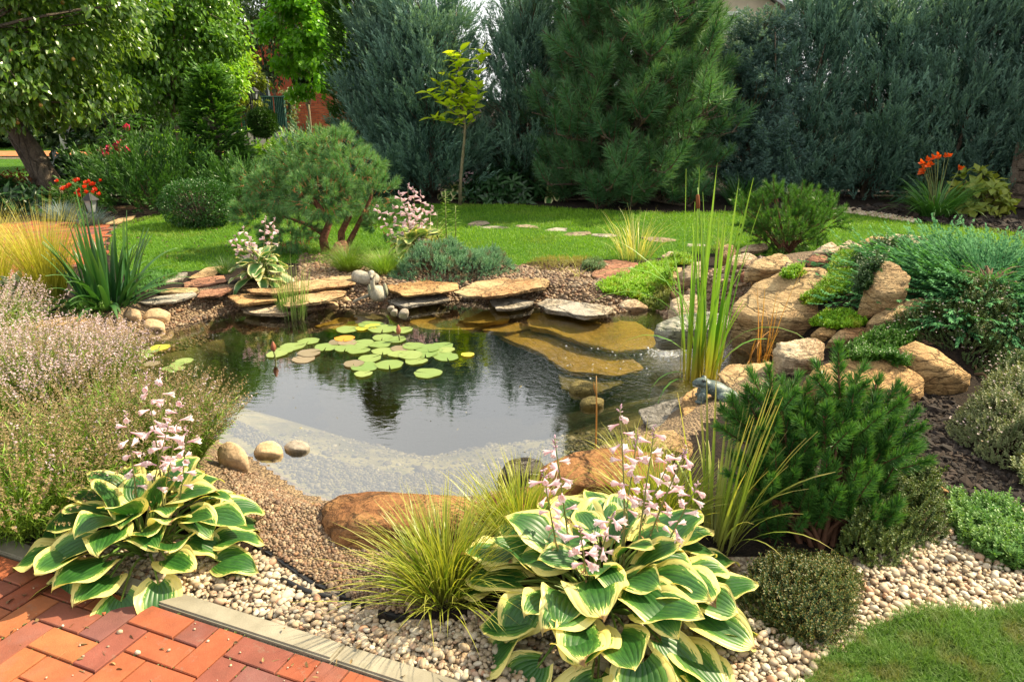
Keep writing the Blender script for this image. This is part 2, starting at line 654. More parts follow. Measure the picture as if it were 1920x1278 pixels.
# ---- ground sheet, split into its zones
def ground_sheet():
    xs = np.unique(np.round(np.concatenate([-np.geomspace(5, 120, 26)[::-1], np.linspace(-5, 5.2, 205), np.geomspace(5.3, 120, 26)]), 4))
    ys = np.unique(np.round(np.concatenate([np.linspace(-20, .6, 12), np.linspace(.65, 8.6, 160), np.linspace(8.7, 14, 40), np.geomspace(14.3, 160, 30)]), 4))
    X, Y = np.meshgrid(xs, ys)
    P = np.c_[X.ravel(), Y.ravel()]
    Z = G(P)
    V = np.c_[P, Z]
    nx, ny = len(xs), len(ys)
    i = np.arange(nx - 1)[None] + np.arange(ny - 1)[:, None] * nx
    Q = np.stack([i, i + 1, i + nx + 1, i + nx], 2).reshape(-1, 4)
    C = V[Q].mean(1)
    sd = np.full(len(C), 5.0)
    near = (np.abs(C[:, 0]) < 4.5) & (C[:, 1] > 1.2) & (C[:, 1] < 8.5)
    sd[near] = sdist(C[near], POND)
    zone = np.full(len(C), 5)
    zone[inside(C, LAWN)] = 4
    zone[inside(C, FAR_LAWN)] = 4
    zone[inside(C, LEFT_PATH)] = 6
    zone[inside(C, FAR_PATH)] = 6
    zone[(sd < .42) & (C[:, 0] < 1.6)] = 1
    for g in (SHORE_GRAVEL, BACK_GRAVEL, LEFT_GRAVEL, ROCK_GRAVEL):
        zone[inside(C, g)] = 1
    zone[inside(C, PEBBLES)] = 3
    zone[inside(C, NEAR_LAWN)] = 4
    u, v = lat(C)
    zone[(v < 1.95) & (C[:, 1] < 3.2) & (C[:, 0] < .6)] = 2
    zone[sd < 0] = 0
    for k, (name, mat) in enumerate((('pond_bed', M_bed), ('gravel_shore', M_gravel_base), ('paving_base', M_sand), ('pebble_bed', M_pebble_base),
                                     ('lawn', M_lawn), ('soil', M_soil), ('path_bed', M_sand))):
        q = Q[zone == k]
        if not len(q):
            continue
        ids, inv = np.unique(q, return_inverse=True)
        f = inv.reshape(-1, 4)
        a = Acc()
        a.add(V[ids], np.concatenate([f[:, [0, 1, 2]], f[:, [0, 2, 3]]]))
        tag(a.obj(name, mat, smooth=True), kind='structure')
        STRUCT[name] = bpy.data.objects[name]


STRUCT = {}
# ground materials
N = Nodes('pond_bed')
co = N.coord('Object')
nb = N.noise(3.2, 6, co, .6, .4)
nf = N.noise(60, 5, co, .7)
vs = N.vor(26, co)
col = N.mix(N.rng(nb, .38, .62), (.11, .092, .038), (.25, .21, .095))
col = N.mix(N.rng(N.noise(9, 5, co), .5, .7), col, (.10, .095, .03))
col = N.mix(N.rng(vs, .0, .22, .35, 0), col, (.42, .38, .24))
s_ = N.rng(nf, .3, .7, .75, 1.2)
col = N.mix(1, col, N.n('CombineColor', Red=s_, Green=s_, Blue=s_).outputs[0], 'MULTIPLY')
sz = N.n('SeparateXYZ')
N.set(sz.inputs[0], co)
# black liner, mud and painted loss of light with depth; pale silt in shallows
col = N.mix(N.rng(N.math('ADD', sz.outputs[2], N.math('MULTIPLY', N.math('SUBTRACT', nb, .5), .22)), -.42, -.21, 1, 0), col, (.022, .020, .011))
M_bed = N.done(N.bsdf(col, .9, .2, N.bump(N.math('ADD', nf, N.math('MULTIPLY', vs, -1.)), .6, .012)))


def granular(name, cols, scale, bump=1.0, rough=.8):
    N = Nodes(name)
    co = N.coord('Object')
    c = N.vor(scale, co, out='Color')
    sx = N.n('SeparateColor')
    N.set(sx.inputs[0], c)
    d = N.vor(scale, co)
    col = N.mix(sx.outputs[0], cols[0], cols[1])
    col = N.mix(N.rng(sx.outputs[1], .55, .8), col, cols[2])
    col = N.mix(N.rng(N.noise(2.5, 4, co), .4, .65, 0, .5), col, cols[3])
    return N.done(N.bsdf(col, rough, .3, N.bump(d, bump, -.02)))


M_gravel_base = granular('gravel_base', [(.20, .13, .075), (.32, .23, .13), (.12, .08, .05), (.09, .065, .045)], 75)
M_pebble_base = granular('pebble_base', [(.34, .27, .19), (.45, .38, .28), (.22, .16, .11), (.2, .15, .1)], 60)
M_sand = granular('joint_sand', [(.15, .115, .08), (.21, .165, .12), (.08, .065, .045), (.08, .08, .04)], 160, .6)
N = Nodes('dark_soil')
co = N.coord('Object')
n1_, n2_ = N.noise(7, 8, co, .7, .5), N.noise(55, 6, co, .75, .6)
col = N.mix(N.rng(n2_, .35, .68), (.010, .008, .007), (.048, .034, .025))
col = N.mix(N.rng(n1_, .55, .7, 0, .6), col, (.075, .048, .032))
M_soil = N.done(N.bsdf(col, .95, .15, N.bump(N.math('ADD', n1_, n2_), 1.0, .03)))
N = Nodes('lawn_ground')
co = N.coord('Object')
col = N.mix(N.rng(N.noise(1.3, 5, co), .35, .65), (.045, .12, .012), (.075, .17, .02))
M_lawn = N.done(N.bsdf(col, .9, .1, N.bump(N.noise(180, 3, co), .8, .02)))

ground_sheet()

# ---- water: a closed body under a rippled surface that absorbs with depth
N = Nodes('pond_water')
co = N.coord('Object')
gp = N.n('NewGeometry').outputs['Position']
r1 = N.noise(9, 3, N.coord('Object', scale=(1, 2.2, 1)), .5, .6)
dv = N.n('VectorMath', operation='DISTANCE')
N.set(dv.inputs[0], gp)
fall = at(1246, 662, WATER_Z)
dv.inputs[1].default_value = tuple(fall)
dist = dv.outputs['Value']
ring = N.math('SINE', N.math('MULTIPLY', N.math('ADD', dist, N.math('MULTIPLY', r1, .12)), 75.0))
amp = N.rng(dist, .1, 1.3, 1.0, 0.0)
chop = N.noise(42, 3, co, .6, .8)
h = N.math('ADD', N.math('MULTIPLY', r1, .16), N.math('MULTIPLY', amp, N.math('ADD', N.math('MULTIPLY', ring, .16), N.math('MULTIPLY', chop, 1.3))))
nrm = N.bump(h, .22, .02)
gl = N.n('BsdfGlossy', Roughness=.012, Color=(1, 1, 1))
N.set(gl.inputs['Normal'], nrm)
tr = N.n('BsdfTransparent', Color=(.93, .94, .88))
fc = N.n('LayerWeight', Blend=.5)
N.set(fc.inputs['Normal'], nrm)
fr_ = N.math('MULTIPLY_ADD', N.math('POWER', fc.outputs['Facing'], 5.0), .74, .25)
mx = N.n('MixShader')
N.set(mx.inputs[0], fr_)
N.t.links.new(tr.outputs[0], mx.inputs[1])
N.t.links.new(gl.outputs[0], mx.inputs[2])
va = N.n('VolumeAbsorption', Color=(.55, .45, .10), Density=.55)
N.t.links.new(va.outputs[0], N.out.inputs['Volume'])
M_water = N.done(mx.outputs[0])


def water_body():
    "a plain level-topped block of water; the banks, which rise above its level, cut its outline"
    P = np.array(POND)
    lo, hi = P.min(0) - .12, P.max(0) + .12
    bm = bmesh.new()
    bmesh.ops.create_cube(bm, size=1)
    bmesh.ops.scale(bm, vec=(hi[0] - lo[0], hi[1] - lo[1], 1.15), verts=bm.verts)
    bmesh.ops.translate(bm, vec=((lo[0] + hi[0]) / 2, (lo[1] + hi[1]) / 2, WATER_Z - .575), verts=bm.verts)
    me = bpy.data.meshes.new('pond_water')
    bm.to_mesh(me)
    bm.free()
    me.materials.append(M_water)
    tag(link('pond_water', me), kind='structure')


water_body()

# ---- clay paver terrace in a herringbone bond, and its kerb
def paver_mat(name, cols):
    N = Nodes(name)
    r = N.n('ObjectInfo').outputs['Random']
    cr = N.n('ValToRGB')
    cr.color_ramp.interpolation = 'CONSTANT'
    el = cr.color_ramp.elements
    while len(el) < len(cols):
        el.new(.5)
    for i, c in enumerate(cols):
        el[i].position = i / len(cols)
        el[i].color = (*c, 1)
    N.set(cr.inputs[0], r)
    off = N.n('CombineXYZ')
    N.set(off.inputs[0], N.math('MULTIPLY', r, 23.0))
    co = N.coord('Object', loc=off.outputs[0])
    nz = N.noise(9, 6, co, .62)
    fn = N.noise(220, 4, co, .7)
    v = N.rng(nz, .3, .7, .78, 1.2)
    col = N.mix(1, cr.outputs[0], N.n('CombineColor', Red=v, Green=v, Blue=v).outputs[0], 'MULTIPLY')
    col = N.mix(N.rng(N.noise(5, 4, co), .56, .78, 0, .4), col, (.19, .12, .115))
    col = N.mix(N.rng(fn, .68, .8, 0, .5), col, (.1, .04, .025))
    col = N.mix(N.rng(N.noise(26, 6, co, .7), .58, .72, 0, .55), col, (.20, .15, .11))
    col = N.mix(N.rng(N.noise(3.1, 5, N.n('NewGeometry').outputs['Position'], .65), .5, .75, 0, .45), col, (.09, .05, .035))
    return N.done(N.bsdf(col, .9, .15, N.bump(N.math('ADD', fn, N.math('MULTIPLY', nz, 1.6)), .6, .003)))


M_paver = paver_mat('fired_clay', [(.30, .092, .042), (.25, .072, .038), (.33, .112, .046), (.20, .066, .047), (.285, .083, .040), (.165, .068, .058), (.32, .10, .043), (.225, .078, .05)])


def paver_mesh(w, h):
    bm = bmesh.new()
    bmesh.ops.create_cube(bm, size=1)
    bmesh.ops.scale(bm, vec=(w - .006, h - .006, .06), verts=bm.verts)
    bmesh.ops.bevel(bm, geom=[e for e in bm.edges if all(v.co.z > 0 for v in e.verts)], offset=.0028, segments=1, affect='EDGES')
    me = bpy.data.meshes.new('brick')
    bm.to_mesh(me)
    bm.free()
    me.materials.append(M_paver)
    return me


PAV = {(2, 1): paver_mesh(.2, .1), (1, 1): paver_mesh(.1, .1)}


def herringbone(parent, O, U, Vd, test, vmax, span, zoff=0.0, jit=1.0):
    k = 0
    for a in range(-span, span):
        for b in range(-span, span):
            t = np.array([a + 2 * b, -a + 2 * b])
            for (u0, v0, u1, v1) in ((-1, -2, 0, 0), (0, -1, 2, 0)):
                u0, u1, v0, v1 = u0 + t[0], u1 + t[0], v0 + t[1], v1 + t[1]
                if v0 >= vmax:
                    continue
                v1 = min(v1, vmax)
                c = O + .1 * ((u0 + u1) / 2 * U + (v0 + v1) / 2 * Vd)
                if not test(c):
                    continue
                w, h = u1 - u0, v1 - v0
                key = (max(w, h), min(w, h))
                o = link('brick', PAV[key], parent)
                ang = math.atan2(U[1], U[0]) + (0 if w >= h else math.pi / 2)
                o.location = (*c, zoff - .03 + rng.normal(0, .0012) * jit)
                o.rotation_euler = (rng.normal(0, .008) * jit, rng.normal(0, .008) * jit, ang + rng.normal(0, .006) * jit)
                k += 1
    return k


terrace = tag(link('brick_terrace', None), kind='structure')
herringbone(terrace, BO, BU, BV, lambda c: -2.35 < c[0] < -.1 and 1.35 < c[1] < 2.7, 1, 24, zoff=.003)
side_path = tag(link('brick_path', None), kind='structure')
LP = np.array(LEFT_PATH)
herringbone(side_path, np.array([-6.6, 8.2]), np.array([math.cos(.25), math.sin(.25)]), np.array([-math.sin(.25), math.cos(.25)]),
            lambda c: bool(inside(np.array([c]), LEFT_PATH)[0]) and c[0] > -7.3 and c[1] > 6.7, 99, 26, zoff=.02, jit=1.5)
far = tag(link('far_path', None), kind='structure')
a = Acc()
a.add([(-26, 20.6, .03), (-8.3, 20.6, .03), (-8.3, 22.4, .03), (-26, 22.4, .03)], [(0, 1, 2), (0, 2, 3)])
a.obj('path_surface', flatmat('red_path', (.40, .16, .07), .8, .2, .3, 6), far)

# kerb
N = Nodes('kerb_concrete')
co = N.coord('Object')
nz, fn = N.noise(7, 6, co, .6), N.noise(160, 4, co, .7)
col = N.mix(N.rng(nz, .35, .65), (.19, .17, .125), (.29, .26, .195))
col = N.mix(N.rng(N.noise(14, 5, co), .6, .75, 0, .5), col, (.16, .15, .09))
M_kerb = N.done(N.bsdf(col, .85, .25, N.bump(N.math('ADD', fn, nz), .4, .003)))
kerb = tag(link('kerb', None), kind='structure')


def kerb_mesh(L, w=.076, h=.16):
    bm = bmesh.new()
    bmesh.ops.create_cube(bm, size=1)
    bmesh.ops.scale(bm, vec=(L - .006, w, h), verts=bm.verts)
    bmesh.ops.bevel(bm, geom=[e for e in bm.edges if all(v.co.z > 0 for v in e.verts)], offset=.006, segments=2, affect='EDGES')
    me = bpy.data.meshes.new('kerb_stone')
    bm.to_mesh(me)
    bm.free()
    me.materials.append(M_kerb)
    return me


KM = kerb_mesh(1.0)
ju = (np.array(at(632, 1227)[:2]) - BO) @ BU * 10          # where the joint shows
for k in (-3, -2, -1, 0, 1):
    o = link('kerb_stone', KM, kerb)
    o.location = (*unlat(ju - 5 + 10 * (k + 0) + (0 if k else 0), 1.48), -.072 + (0 if k < 1 else -.002))
    o.rotation_euler = (0, 0, TH)

# ---- loose stones
def stone_tpl(level, seed, amp=.25):
    V, F = ICO[level]
    V = V * (1 + amp * fbm(V * 1.1 + seed * 9.1, 2, seed))[:, None]
    return V, F, np.zeros(len(V)), np.full(len(V), .5)


def stonemat(name, cols, obj=False, rough=.6, bump=.15):
    N = Nodes(name)
    r = N.n('ObjectInfo').outputs['Random'] if obj else N.attr('rnd')
    cr = N.n('ValToRGB')
    el = cr.color_ramp.elements
    while len(el) < len(cols):
        el.new(.5)
    for i, c in enumerate(cols):
        el[i].position = i / (len(cols) - 1)
        el[i].color = (*c, 1)
    N.set(cr.inputs[0], r)
    co = N.coord('Object')
    nz = N.noise(120, 4, co, .6)
    dirt = N.rng(N.noise(4.5, 5, N.n('NewGeometry').outputs['Position'], .65), .36, .62, .66, 1.06)
    v = N.math('MULTIPLY', N.rng(nz, .3, .7, .8, 1.12), dirt)
    col = N.mix(1, cr.outputs[0], N.n('CombineColor', Red=v, Green=v, Blue=v).outputs[0], 'MULTIPLY')
    return N.done(N.bsdf(col, rough, .35, N.bump(nz, bump, .003)))


PEB_COLS = [(.60, .53, .42), (.58, .50, .38), (.50, .41, .29), (.44, .32, .20), (.56, .49, .38), (.36, .25, .15), (.52, .39, .25), (.47, .38, .28), (.40, .21, .12), (.55, .48, .35), (.33, .26, .18), (.48, .35, .21)]
M_pebble = stonemat('cream_pebble', PEB_COLS)
M_pebble_o = stonemat('cream_pebble_single', PEB_COLS, True)
GR_COLS = [(.23, .145, .08), (.14, .085, .05), (.31, .21, .12), (.09, .058, .04), (.25, .13, .065), (.18, .13, .09), (.36, .27, .17), (.15, .08, .045)]
M_grit = stonemat('brown_gravel', GR_COLS, rough=.55)


def rand_rot(n, flat=.35):
    az = rng.uniform(0, 2 * np.pi, n)
    d = np.stack([np.cos(az), np.sin(az), rng.normal(0, flat, n)], 1)
    return frames(d, np.tile([0, 0, 1.0], (n, 1)) + rng.normal(0, flat, (n, 3)))


def scatter(poly, spacing, clip):
    P = np.array(poly)
    lo, hi = P.min(0), P.max(0)
    hi, lo = np.minimum(hi, clip[1]), np.maximum(lo, clip[0])
    xs, ys = np.arange(lo[0], hi[0], spacing), np.arange(lo[1], hi[1], spacing * .87)
    X, Y = np.meshgrid(xs, ys)
    X = X + (np.arange(len(ys)) % 2)[:, None] * spacing / 2
    Q = np.c_[X.ravel(), Y.ravel()] + rng.normal(0, spacing * .22, (X.size, 2))
    return Q[inside(Q, poly)]


def pebbles():
    bed = STRUCT['pebble_bed']
    Q = np.concatenate([scatter(PEBBLES, .0165, ((-2.0, 1.5), (2.2, 3.0))), scatter(PEBBLES, .026, ((-2.0, 1.5), (2.2, 3.0)))])
    u, v = lat(Q)
    Q = Q[(v > 2.0) & ~inside(Q, NEAR_LAWN)]
    top = np.arange(len(Q)) % 3 == 2
    size = np.clip(rng.lognormal(math.log(.0086), .30, len(Q)), .0055, .018)
    z = -.03 + size * .45 + np.where(rng.random(len(Q)) < .4, .012, 0) + rng.uniform(0, .008, len(Q))
    P = np.c_[Q, z]
    sc = np.stack([size * rng.uniform(.75, 1.0, len(Q)), size * rng.uniform(1.0, 1.45, len(Q)), size * rng.uniform(.55, .8, len(Q))], 1)
    R = rand_rot(len(Q), .22)
    # the 300 that show largest: nearest ones inside the frame and not under the hostas
    d = np.linalg.norm(P - [0, 0, CAM_H], axis=1)
    px = 960 + FPX * P[:, 0] / (P[:, 1] * CP + (CAM_H - P[:, 2]) * SP)
    py = 639 - FPX * (-P[:, 1] * -SP * -1 * -1 + 0) if False else None
    upc = P[:, 1] * SP + (P[:, 2] - CAM_H) * CP
    dep = P[:, 1] * CP + (CAM_H - P[:, 2]) * SP
    py = 639 - FPX * upc / dep
    vis = (px > 380) & (px < 1900) & (py < 1270) & ((px < 830) | (px > 1540)) & (z > -.015)
    order = np.argsort(np.where(vis, d - size * 22, 99))
    big = np.zeros(len(Q), bool)
    big[order[:300]] = True
    tpl = [stone_tpl(2, s) for s in range(4)]
    which = rng.integers(0, 4, len(Q))
    mes = []
    for k in range(4):
        m = Acc().add(tpl[k][0], tpl[k][1])
        mes.append(m.mesh('pebble', M_pebble_o, True))
    for i in np.nonzero(big)[0]:
        place(mes[which[i]], 'pebble', bed, P[i], R[i], tuple(sc[i]))
    a = Acc()
    for k in range(4):
        m = ~big & (which == k)
        a.rep(tpl[k], P[m], R[m], sc[m])
    tag(a.obj('loose_pebbles', M_pebble, bed, True), kind='stuff')


pebbles()


def gravel():
    a = Acc()
    Qs = []
    for poly, sp in ((SHORE_GRAVEL, .0125), (BACK_GRAVEL, .030), (LEFT_GRAVEL, .024), (ROCK_GRAVEL, .030)):
        q = scatter(poly, sp, ((-4.2, 1.5), (2.2, 8.5)))
        Qs.append(np.c_[q, np.full(len(q), sp)])
    Q = np.concatenate(Qs)
    sd = sdist(Q, POND)
    m = (sd > -.12) & ~inside(Q, PEBBLES)
    Q = Q[m]
    s = Q[:, 2] * rng.lognormal(-.62, .3, len(Q))
    P = np.c_[Q[:, :2], G(Q) + s * .25]
    for k in range(3):
        w = np.arange(len(Q)) % 3 == k
        a.rep(stone_tpl(1, k + 20, .35), P[w], rand_rot(int(w.sum()), .4), np.stack([s[w] * .9, s[w] * 1.2, s[w] * .7], 1))
    tag(a.obj('gravel', M_grit, smooth=True), kind='stuff')
    # brown gravel under the shallow near water
    q = scatter([tuple(p) for p in polypx([(380, 780), (480, 840), (600, 945), (930, 940), (1080, 860), (1180, 800), (1000, 835), (760, 880), (560, 840), (420, 770)], -.17)], .017, ((-4.2, 1.5), (2.2, 8.5)))
    q = q[sdist(q, POND) < -.015]
    a = Acc()
    s = rng.lognormal(math.log(.0072), .35, len(q))
    a.rep(stone_tpl(1, 33, .35), np.c_[q, G(q) + s * .2], rand_rot(len(q), .3), np.stack([s, s * 1.25, s * .7], 1))
    tag(a.obj('sunken_gravel', stonemat('sunken_gravel', [(.10, .08, .045), (.05, .04, .022), (.17, .14, .085), (.07, .05, .03), (.13, .10, .05), (.20, .17, .11)]), smooth=True), kind='stuff')
    # pale grains lying on the silt under the shallow water
    a = Acc()
    q = sample_poly([tuple(p) for p in polypx([(480, 855), (560, 905), (700, 925), (950, 915), (1100, 840), (1180, 790), (900, 780), (600, 790)], -.25)], 1500)
    sd = sdist(q, POND)
    q = q[sd < -.03]
    s = rng.lognormal(math.log(.0055), .55, len(q))
    a.rep(stone_tpl(1, 31, .4), np.c_[q, G(q) + s * .2], rand_rot(len(q), .2), np.stack([s, s * 1.4, s * .5], 1))
    tag(a.obj('silt_grains', stonemat('pale_grain', [(.20, .165, .09), (.08, .065, .035), (.30, .25, .15), (.05, .042, .022), (.14, .10, .05)]), smooth=True), kind='stuff')


gravel()

# ---- grass
M_grass = leafmat('lawn_blade', (.075, .20, .008), (.17, .33, .020), tip=(.21, .36, .03), rough=.5, trans=.4, spec=.3, patch=1.6, patchcol=(.17, .27, .03))
M_grass_near = leafmat('near_lawn_blade', (.045, .12, .012), (.11, .22, .025), tip=(.15, .26, .05), root=(.11, .10, .035), rough=.5, trans=.35, spec=.3, patch=7, patchcol=(.17, .19, .05))


def grass():
    q = sample_poly(LAWN, 95000)
    keep = (q[:, 1] < 12.5) & (q[:, 0] > -6) & (q[:, 0] < 9)
    q = q[keep]
    stones = np.array([at(px, py)[:2] for px, py in STEP_PX])
    for s_, (w_, h_) in zip(stones, STEP_SIZE):
        q = q[((q[:, 0] - s_[0]) / (w_ * .48)) ** 2 + ((q[:, 1] - s_[1]) / (h_ * .48)) ** 2 > 1]
    a = Acc()
    n = len(q)
    pat = fbm(np.c_[q * 1.1, np.zeros(n)], 3, 5)
    blades(a, np.c_[q, G(q) - .002], rng.uniform(0, 6.3, n), rng.uniform(0, .5, n), rng.uniform(.022, .05, n) * (1 + .3 * pat), .0075, rng.uniform(.2, .9, n), 2,
           rnd=np.clip(.5 + pat * .9 + rng.normal(0, .2, n), 0, 1))
    tag(a.obj('lawn_grass', M_grass), kind='stuff')
    q = sample_poly(NEAR_LAWN, 60000)
    q = q + .035 * np.c_[fbm(np.c_[q * 9, np.zeros(len(q))], 3, 41), fbm(np.c_[q * 9, np.ones(len(q))], 3, 42)] * 1.6
    q = q[(q[:, 0] < 2.0) & (q[:, 1] > 1.35)]
    n = len(q)
    ed = sdist(q, NEAR_LAWN)
    pat = fbm(np.c_[q * 5, np.zeros(n)], 3, 8)
    a = Acc()
    blades(a, np.c_[q, np.full(n, -.012)], rng.uniform(0, 6.3, n), rng.uniform(.05, .8, n), rng.uniform(.03, .07, n) * (1 + .9 * pat), rng.uniform(.0014, .003, n),
           rng.uniform(.2, 1.3, n), 3, rnd=np.clip(.45 + pat * .8 + rng.normal(0, .22, n), 0, 1))
    tag(a.obj('near_grass', M_grass_near), kind='stuff')
    q = sample_poly(FAR_LAWN, 9000)
    a = Acc()
    blades(a, np.c_[q, np.zeros(len(q))], rng.uniform(0, 6.3, len(q)), .3, .07, .03, .6, 1)
    tag(a.obj('far_grass', M_grass), kind='stuff')


STEP_PX = [(896, 419), (926, 426), (988, 424), (1044, 431), (1081, 438), (1133, 441), (1236, 449), (1310, 458)]
STEP_SIZE = [(.34, .55), (.36, .3), (.36, .3), (.4, .3), (.42, .36), (.32, .3), (.5, .34), (.4, .34)]
grass()
# ================================================================== ROCKS, FLAGSTONES
TAN = rockmat('tan_sandstone', (.50, .36, .19), (.32, .19, .085), (.36, .16, .06), strata=(.35, .3, 0))
PALE = rockmat('pale_sandstone', (.60, .49, .34), (.44, .31, .18), (.45, .25, .12), strata=(-.3, .4, 0))
ORANGE = rockmat('orange_sandstone', (.50, .32, .14), (.34, .19, .08), (.30, .14, .05), strata=(.1, .15, 0), stretch=5)
RED = rockmat('red_sandstone', (.36, .17, .10), (.25, .11, .07), (.40, .22, .13), strata=(0, .1, 0), stretch=4)
GREY = rockmat('grey_slate', (.40, .36, .30), (.22, .20, .17), (.36, .28, .18), strata=(.05, .08, 0), stretch=9)
RUSTY = rockmat('rust_brown_rock', (.27, .125, .045), (.15, .060, .022), (.36, .20, .08), scale=5, strata=(.2, .1, 0), stretch=4)
WET = rockmat('wet_dark_rock', (.060, .052, .044), (.028, .026, .022), (.12, .08, .04), wet=True)
MOSSY = rockmat('mossy_rock', (.36, .34, .27), (.16, .16, .13), (.30, .25, .15), moss=.85, strata=(.2, .2, 0), wet=True)
ALGAE = rockmat('algae_covered_slab', (.40, .25, .035), (.28, .165, .024), (.20, .13, .025), scale=8, strata=(0, 0, 0), stretch=2, bump=.5, fissure=.5)
ALGAE_DK = rockmat('dark_algae_slab', (.19, .15, .05), (.12, .09, .03), (.10, .085, .03), scale=8, strata=(0, 0, 0), stretch=2, bump=.5)
ROUND = rockmat('smooth_field_stone', (.56, .40, .23), (.46, .31, .17), (.40, .28, .18), scale=4, stretch=2, bump=.18, fissure=.0)
ROUND_GREY = rockmat('smooth_grey_stone', (.34, .29, .23), (.22, .19, .155), (.38, .32, .24), scale=4, stretch=2, bump=.2, fissure=.0)


def hull_planes(pts):
    bm = bmesh.new()
    for p in pts:
        bm.verts.new(p)
    bmesh.ops.convex_hull(bm, input=bm.verts)
    bm.normal_update()
    c = np.mean(pts, 0)
    pl = [(np.array(f.normal), float((Vector(f.verts[0].co) - Vector(c)).dot(f.normal))) for f in bm.faces if f.calc_area() > 1e-8]
    bm.free()
    n = np.array([a for a, _ in pl])
    d = np.array([b for _, b in pl])
    s = np.sign(d)
    return c, n * s[:, None], np.abs(d) + 1e-4


def rock_mesh(name, pts, mat, level=4, p=16, rough=.05, seed=0, strata=True, sharp=1.0, cuts=16):
    c, n, d = hull_planes(pts)
    D, F = ICO[level]
    if cuts:
        rs = np.random.default_rng(seed * 7 + 1)
        m = unit(rs.normal(0, 1, (cuts, 3)) * [1, 1, .8])
        pv = np.array(pts) - c
        sup = (pv @ m.T).max(0)
        n = np.vstack([n, m])
        d = np.append(d, sup * rs.uniform(.86, .99, cuts))
    q = np.clip(D @ n.T, 0, None) / d[None]
    p = p if p < 9.5 else p * 3.2
    qm = q.max(1)
    r = 1.06 / (qm * ((q / qm[:, None]) ** p).sum(1) ** (1.0 / p))
    V = D * r[:, None]
    size = np.percentile(np.linalg.norm(V, axis=1), 60)
    nv = V / size
    k = fbm(nv * 1.7 + seed * 3.3, 3, seed) * 1.1
    rid = -np.abs(fbm(nv * 3.1 + seed * 1.7, 5, seed + 9)) * 1.5 - np.clip(.10 - np.abs(fbm(nv * 2.2 + seed * 2.9, 3, seed + 19)), 0, 1) * 4.0
    fi = fbm(nv * 8 + seed, 4, seed + 4) * .6
    lay = np.zeros(len(V))
    if strata:
        ax = unit(np.array([.25 * math.sin(seed), .3, 1.0]))
        lay = fbm(np.c_[nv @ ax * 9, nv[:, :2] * 1.1], 2, seed + 2) * .6
    V = V * (1 + rough * (k + rid + fi + lay) * sharp)[:, None]
    return c, Acc().add(V, F).mesh(name, mat, True)


def boulder(label, px, mat, depth=.7, bulge=.12, sink=.04, level=5, p=16, rough=.06, seed=0, name='boulder', cat='boulder', group=None, base=None, back=.78, y0=None, dy=0.0, ridge=(), slope=.5, cuts=16):
    "px: outline of the stone in the photograph; it gets its real distance from where its foot meets the ground, and real depth"
    px = np.array(px, float)
    yb, yt = px[:, 1].max(), px[:, 1].min()
    foot = base if base is not None else (float(px[px[:, 1] > yb - .25 * (yb - yt) - 1][:, 0].mean()), yb)
    Y0 = y0 if y0 is not None else gnd(*foot)[1] + dy
    W = (px[:, 0].max() - px[:, 0].min()) / ppm(at_y(foot[0], foot[1], Y0))
    D = W * depth
    c = px.mean(0)
    pts = []
    for x, y in px:
        f = (yb - y) / (yb - yt)
        pts.append(at_y(x, y, Y0 + D * (.03 + slope * f)))
        q = c + (np.array([x, y]) - c) * back
        b = at_y(q[0], q[1], Y0 + D * (.55 + max(.45, slope) * f))
        pts.append(b)
    for s in (-.45, 0, .45):
        pts.append(at_y(c[0] + s * (px[:, 0].max() - px[:, 0].min()) * .5, c[1] + .12 * (yb - yt), Y0 - D * bulge * (1 - abs(s))))
    for x, y, k in ridge:
        pts.append(at_y(x, y, Y0 + D * k))
    low = min(q[2] for q in pts)
    for x, y in px:
        if y > yb - .4 * (yb - yt):
            q = at_y(x, y, Y0 + D * .15)
            pts.append(np.array([q[0], q[1] + .02, low - sink]))
    cen, me = rock_mesh(name, [Vector(q) for q in pts], mat, level, p, rough, seed, cuts=cuts)
    o = link(name, me)
    o.location = tuple(cen)
    return tag(o, label, cat, group)


